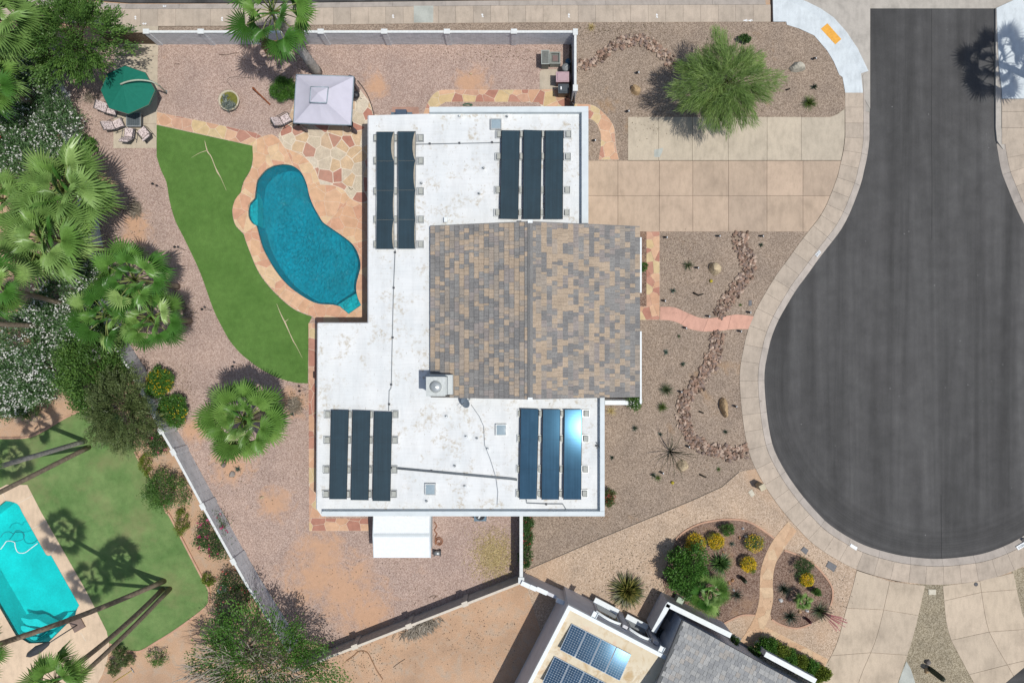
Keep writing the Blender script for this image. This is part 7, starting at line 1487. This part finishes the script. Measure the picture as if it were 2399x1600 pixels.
# dead palm frond pile beyond the slanting wall, weeds and dry grass
rs = np.random.RandomState(3); n = 700; q = np.array([P(985+rs.normal(0, 17), 1462+rs.normal(0, 5)+0)[:] for _ in range(n)]); q[:, 1] += (q[:, 0]-P(985, 0).x)*.42; q[:, 2] = rs.uniform(-.02, .2, n)
o = link('frond_pile', leaves_at('frond_pile', q-np.array(P(985, 1462)), np.stack([rs.normal(.2, .5, n), rs.normal(-.6, .4, n), rs.normal(0, .12, n)], 1), rdir(rs, n)*.5+np.array([0, 0, 1]), .7, .045, m_leaf('dry_frond', (.22, .19, .145), (.40, .35, .28), trans=.1), rs), None, tuple(P(985, 1462))); tag(o, 'pile of dry grey fronds against the slanting wall', 'frond pile')
for cx, cy, sx, sy, nn, lab, seed in ((1158, 1300, 40, 48, 4500, 'patch of dry straw grass right of the shed', 5), (318, 492, 9, 14, 500, 'heap of dry fronds at the foot of the left palms', 6), (690, 950, 10, 12, 600, 'heap of dry grey fronds right of the lone palm', 7), (212, 232, 10, 6, 120, 'scatter of dry twigs under the leafy tree', 8), (425, 718, 9, 10, 320, 'heap of dry fronds under the palm clump', 12)):
    rs = np.random.RandomState(seed); q = np.array([P(cx+rs.normal(0, sx*.6), cy+rs.normal(0, sy*.6))[:] for _ in range(nn)]); q[:, 2] = rs.uniform(.005, .06 if nn > 2000 else .2, nn)
    o = link('dry_grass', leaves_at('dry_grass', q-np.array(P(cx, cy)), np.stack([rs.normal(0, 1, nn), rs.normal(0, 1, nn), rs.normal(.15, .25, nn)], 1), rdir(rs, nn)*.4+np.array([0, 0, 1]), .16 if nn > 2000 else .45, .022, STRAW if nn > 2000 else m_leaf('dry_frond_grey', (.26, .22, .16), (.44, .38, .30), trans=.1), rs), None, tuple(P(cx, cy))); tag(o, lab, 'dry grass', None, 'stuff')
# red awning peeking in at the left edge
p = P(4, 330, 2.6); e = empty('red_awning', (p.x-.9, p.y, 0), 0, 'red fabric shade peeking in at the left edge', 'shade'); MB().mesh_([(p.x-1.6, p.y-.2, 3.3), (p.x-.2, p.y-1.0, 3.2), (p.x+.42, p.y+.08, 3.25), (p.x-.4, p.y+.6, 3.35)], [(0, 1, 2, 3)]).build('fabric', m_plain('fabric_red', (.55, .08, .045), .8, .2), e); MB().tube([(p.x-.9, p.y, -.2), (p.x-.9, p.y, 3.28)], .04, 6).build('post', DARK, e)
# leaf litter and small debris on the gravel
def litter(regions, n, label, seed, z=.008):
    rs = np.random.RandomState(seed); q = []
    while len(q) < n:
        cx, cy, sx, sy = regions[rs.randint(len(regions))]; q.append(P(cx+rs.normal(0, sx), cy+rs.normal(0, sy))[:])
    q = np.array(q); q[:, 2] = z; n = len(q); o = link('leaf_litter', leaves_at('leaf_litter', q-np.array(P(*regions[0][:2])), np.stack([rs.normal(0, 1, n), rs.normal(0, 1, n), rs.normal(.1, .1, n)], 1), rdir(rs, n)*.3+np.array([0, 0, 1]), .1, .05, m_leaf('litter_brown', (.12, .085, .05), (.36, .28, .17), trans=.05), rs), None, tuple(P(*regions[0][:2]))); tag(o, label, 'leaf litter', None, 'stuff')
litter([(1640, 230, 75, 45), (1500, 300, 30, 20), (1600, 620, 45, 45), (1580, 900, 60, 90), (1640, 1080, 50, 40), (1400, 1200, 60, 40), (1440, 70, 60, 10)], 1500, 'scattered dry leaves on the front yard gravel', 1)
litter([(300, 560, 40, 60), (440, 730, 18, 30), (650, 150, 60, 18), (1150, 130, 80, 12), (560, 1100, 50, 40), (690, 940, 22, 22), (900, 1350, 120, 50), (430, 930, 14, 40)], 1500, 'scattered dry leaves on the pink back yard gravel', 2)
litter([(1650, 1290, 55, 40), (1900, 1390, 40, 40), (1480, 1330, 60, 35), (1560, 1390, 30, 20)], 900, 'scattered dry leaves in the neighbour beds and gravel', 3, .022)
litter([(950, 1500, 90, 40), (1120, 1480, 60, 50), (860, 1550, 40, 25)], 500, 'scattered debris on the orange dirt yard', 4, .004)
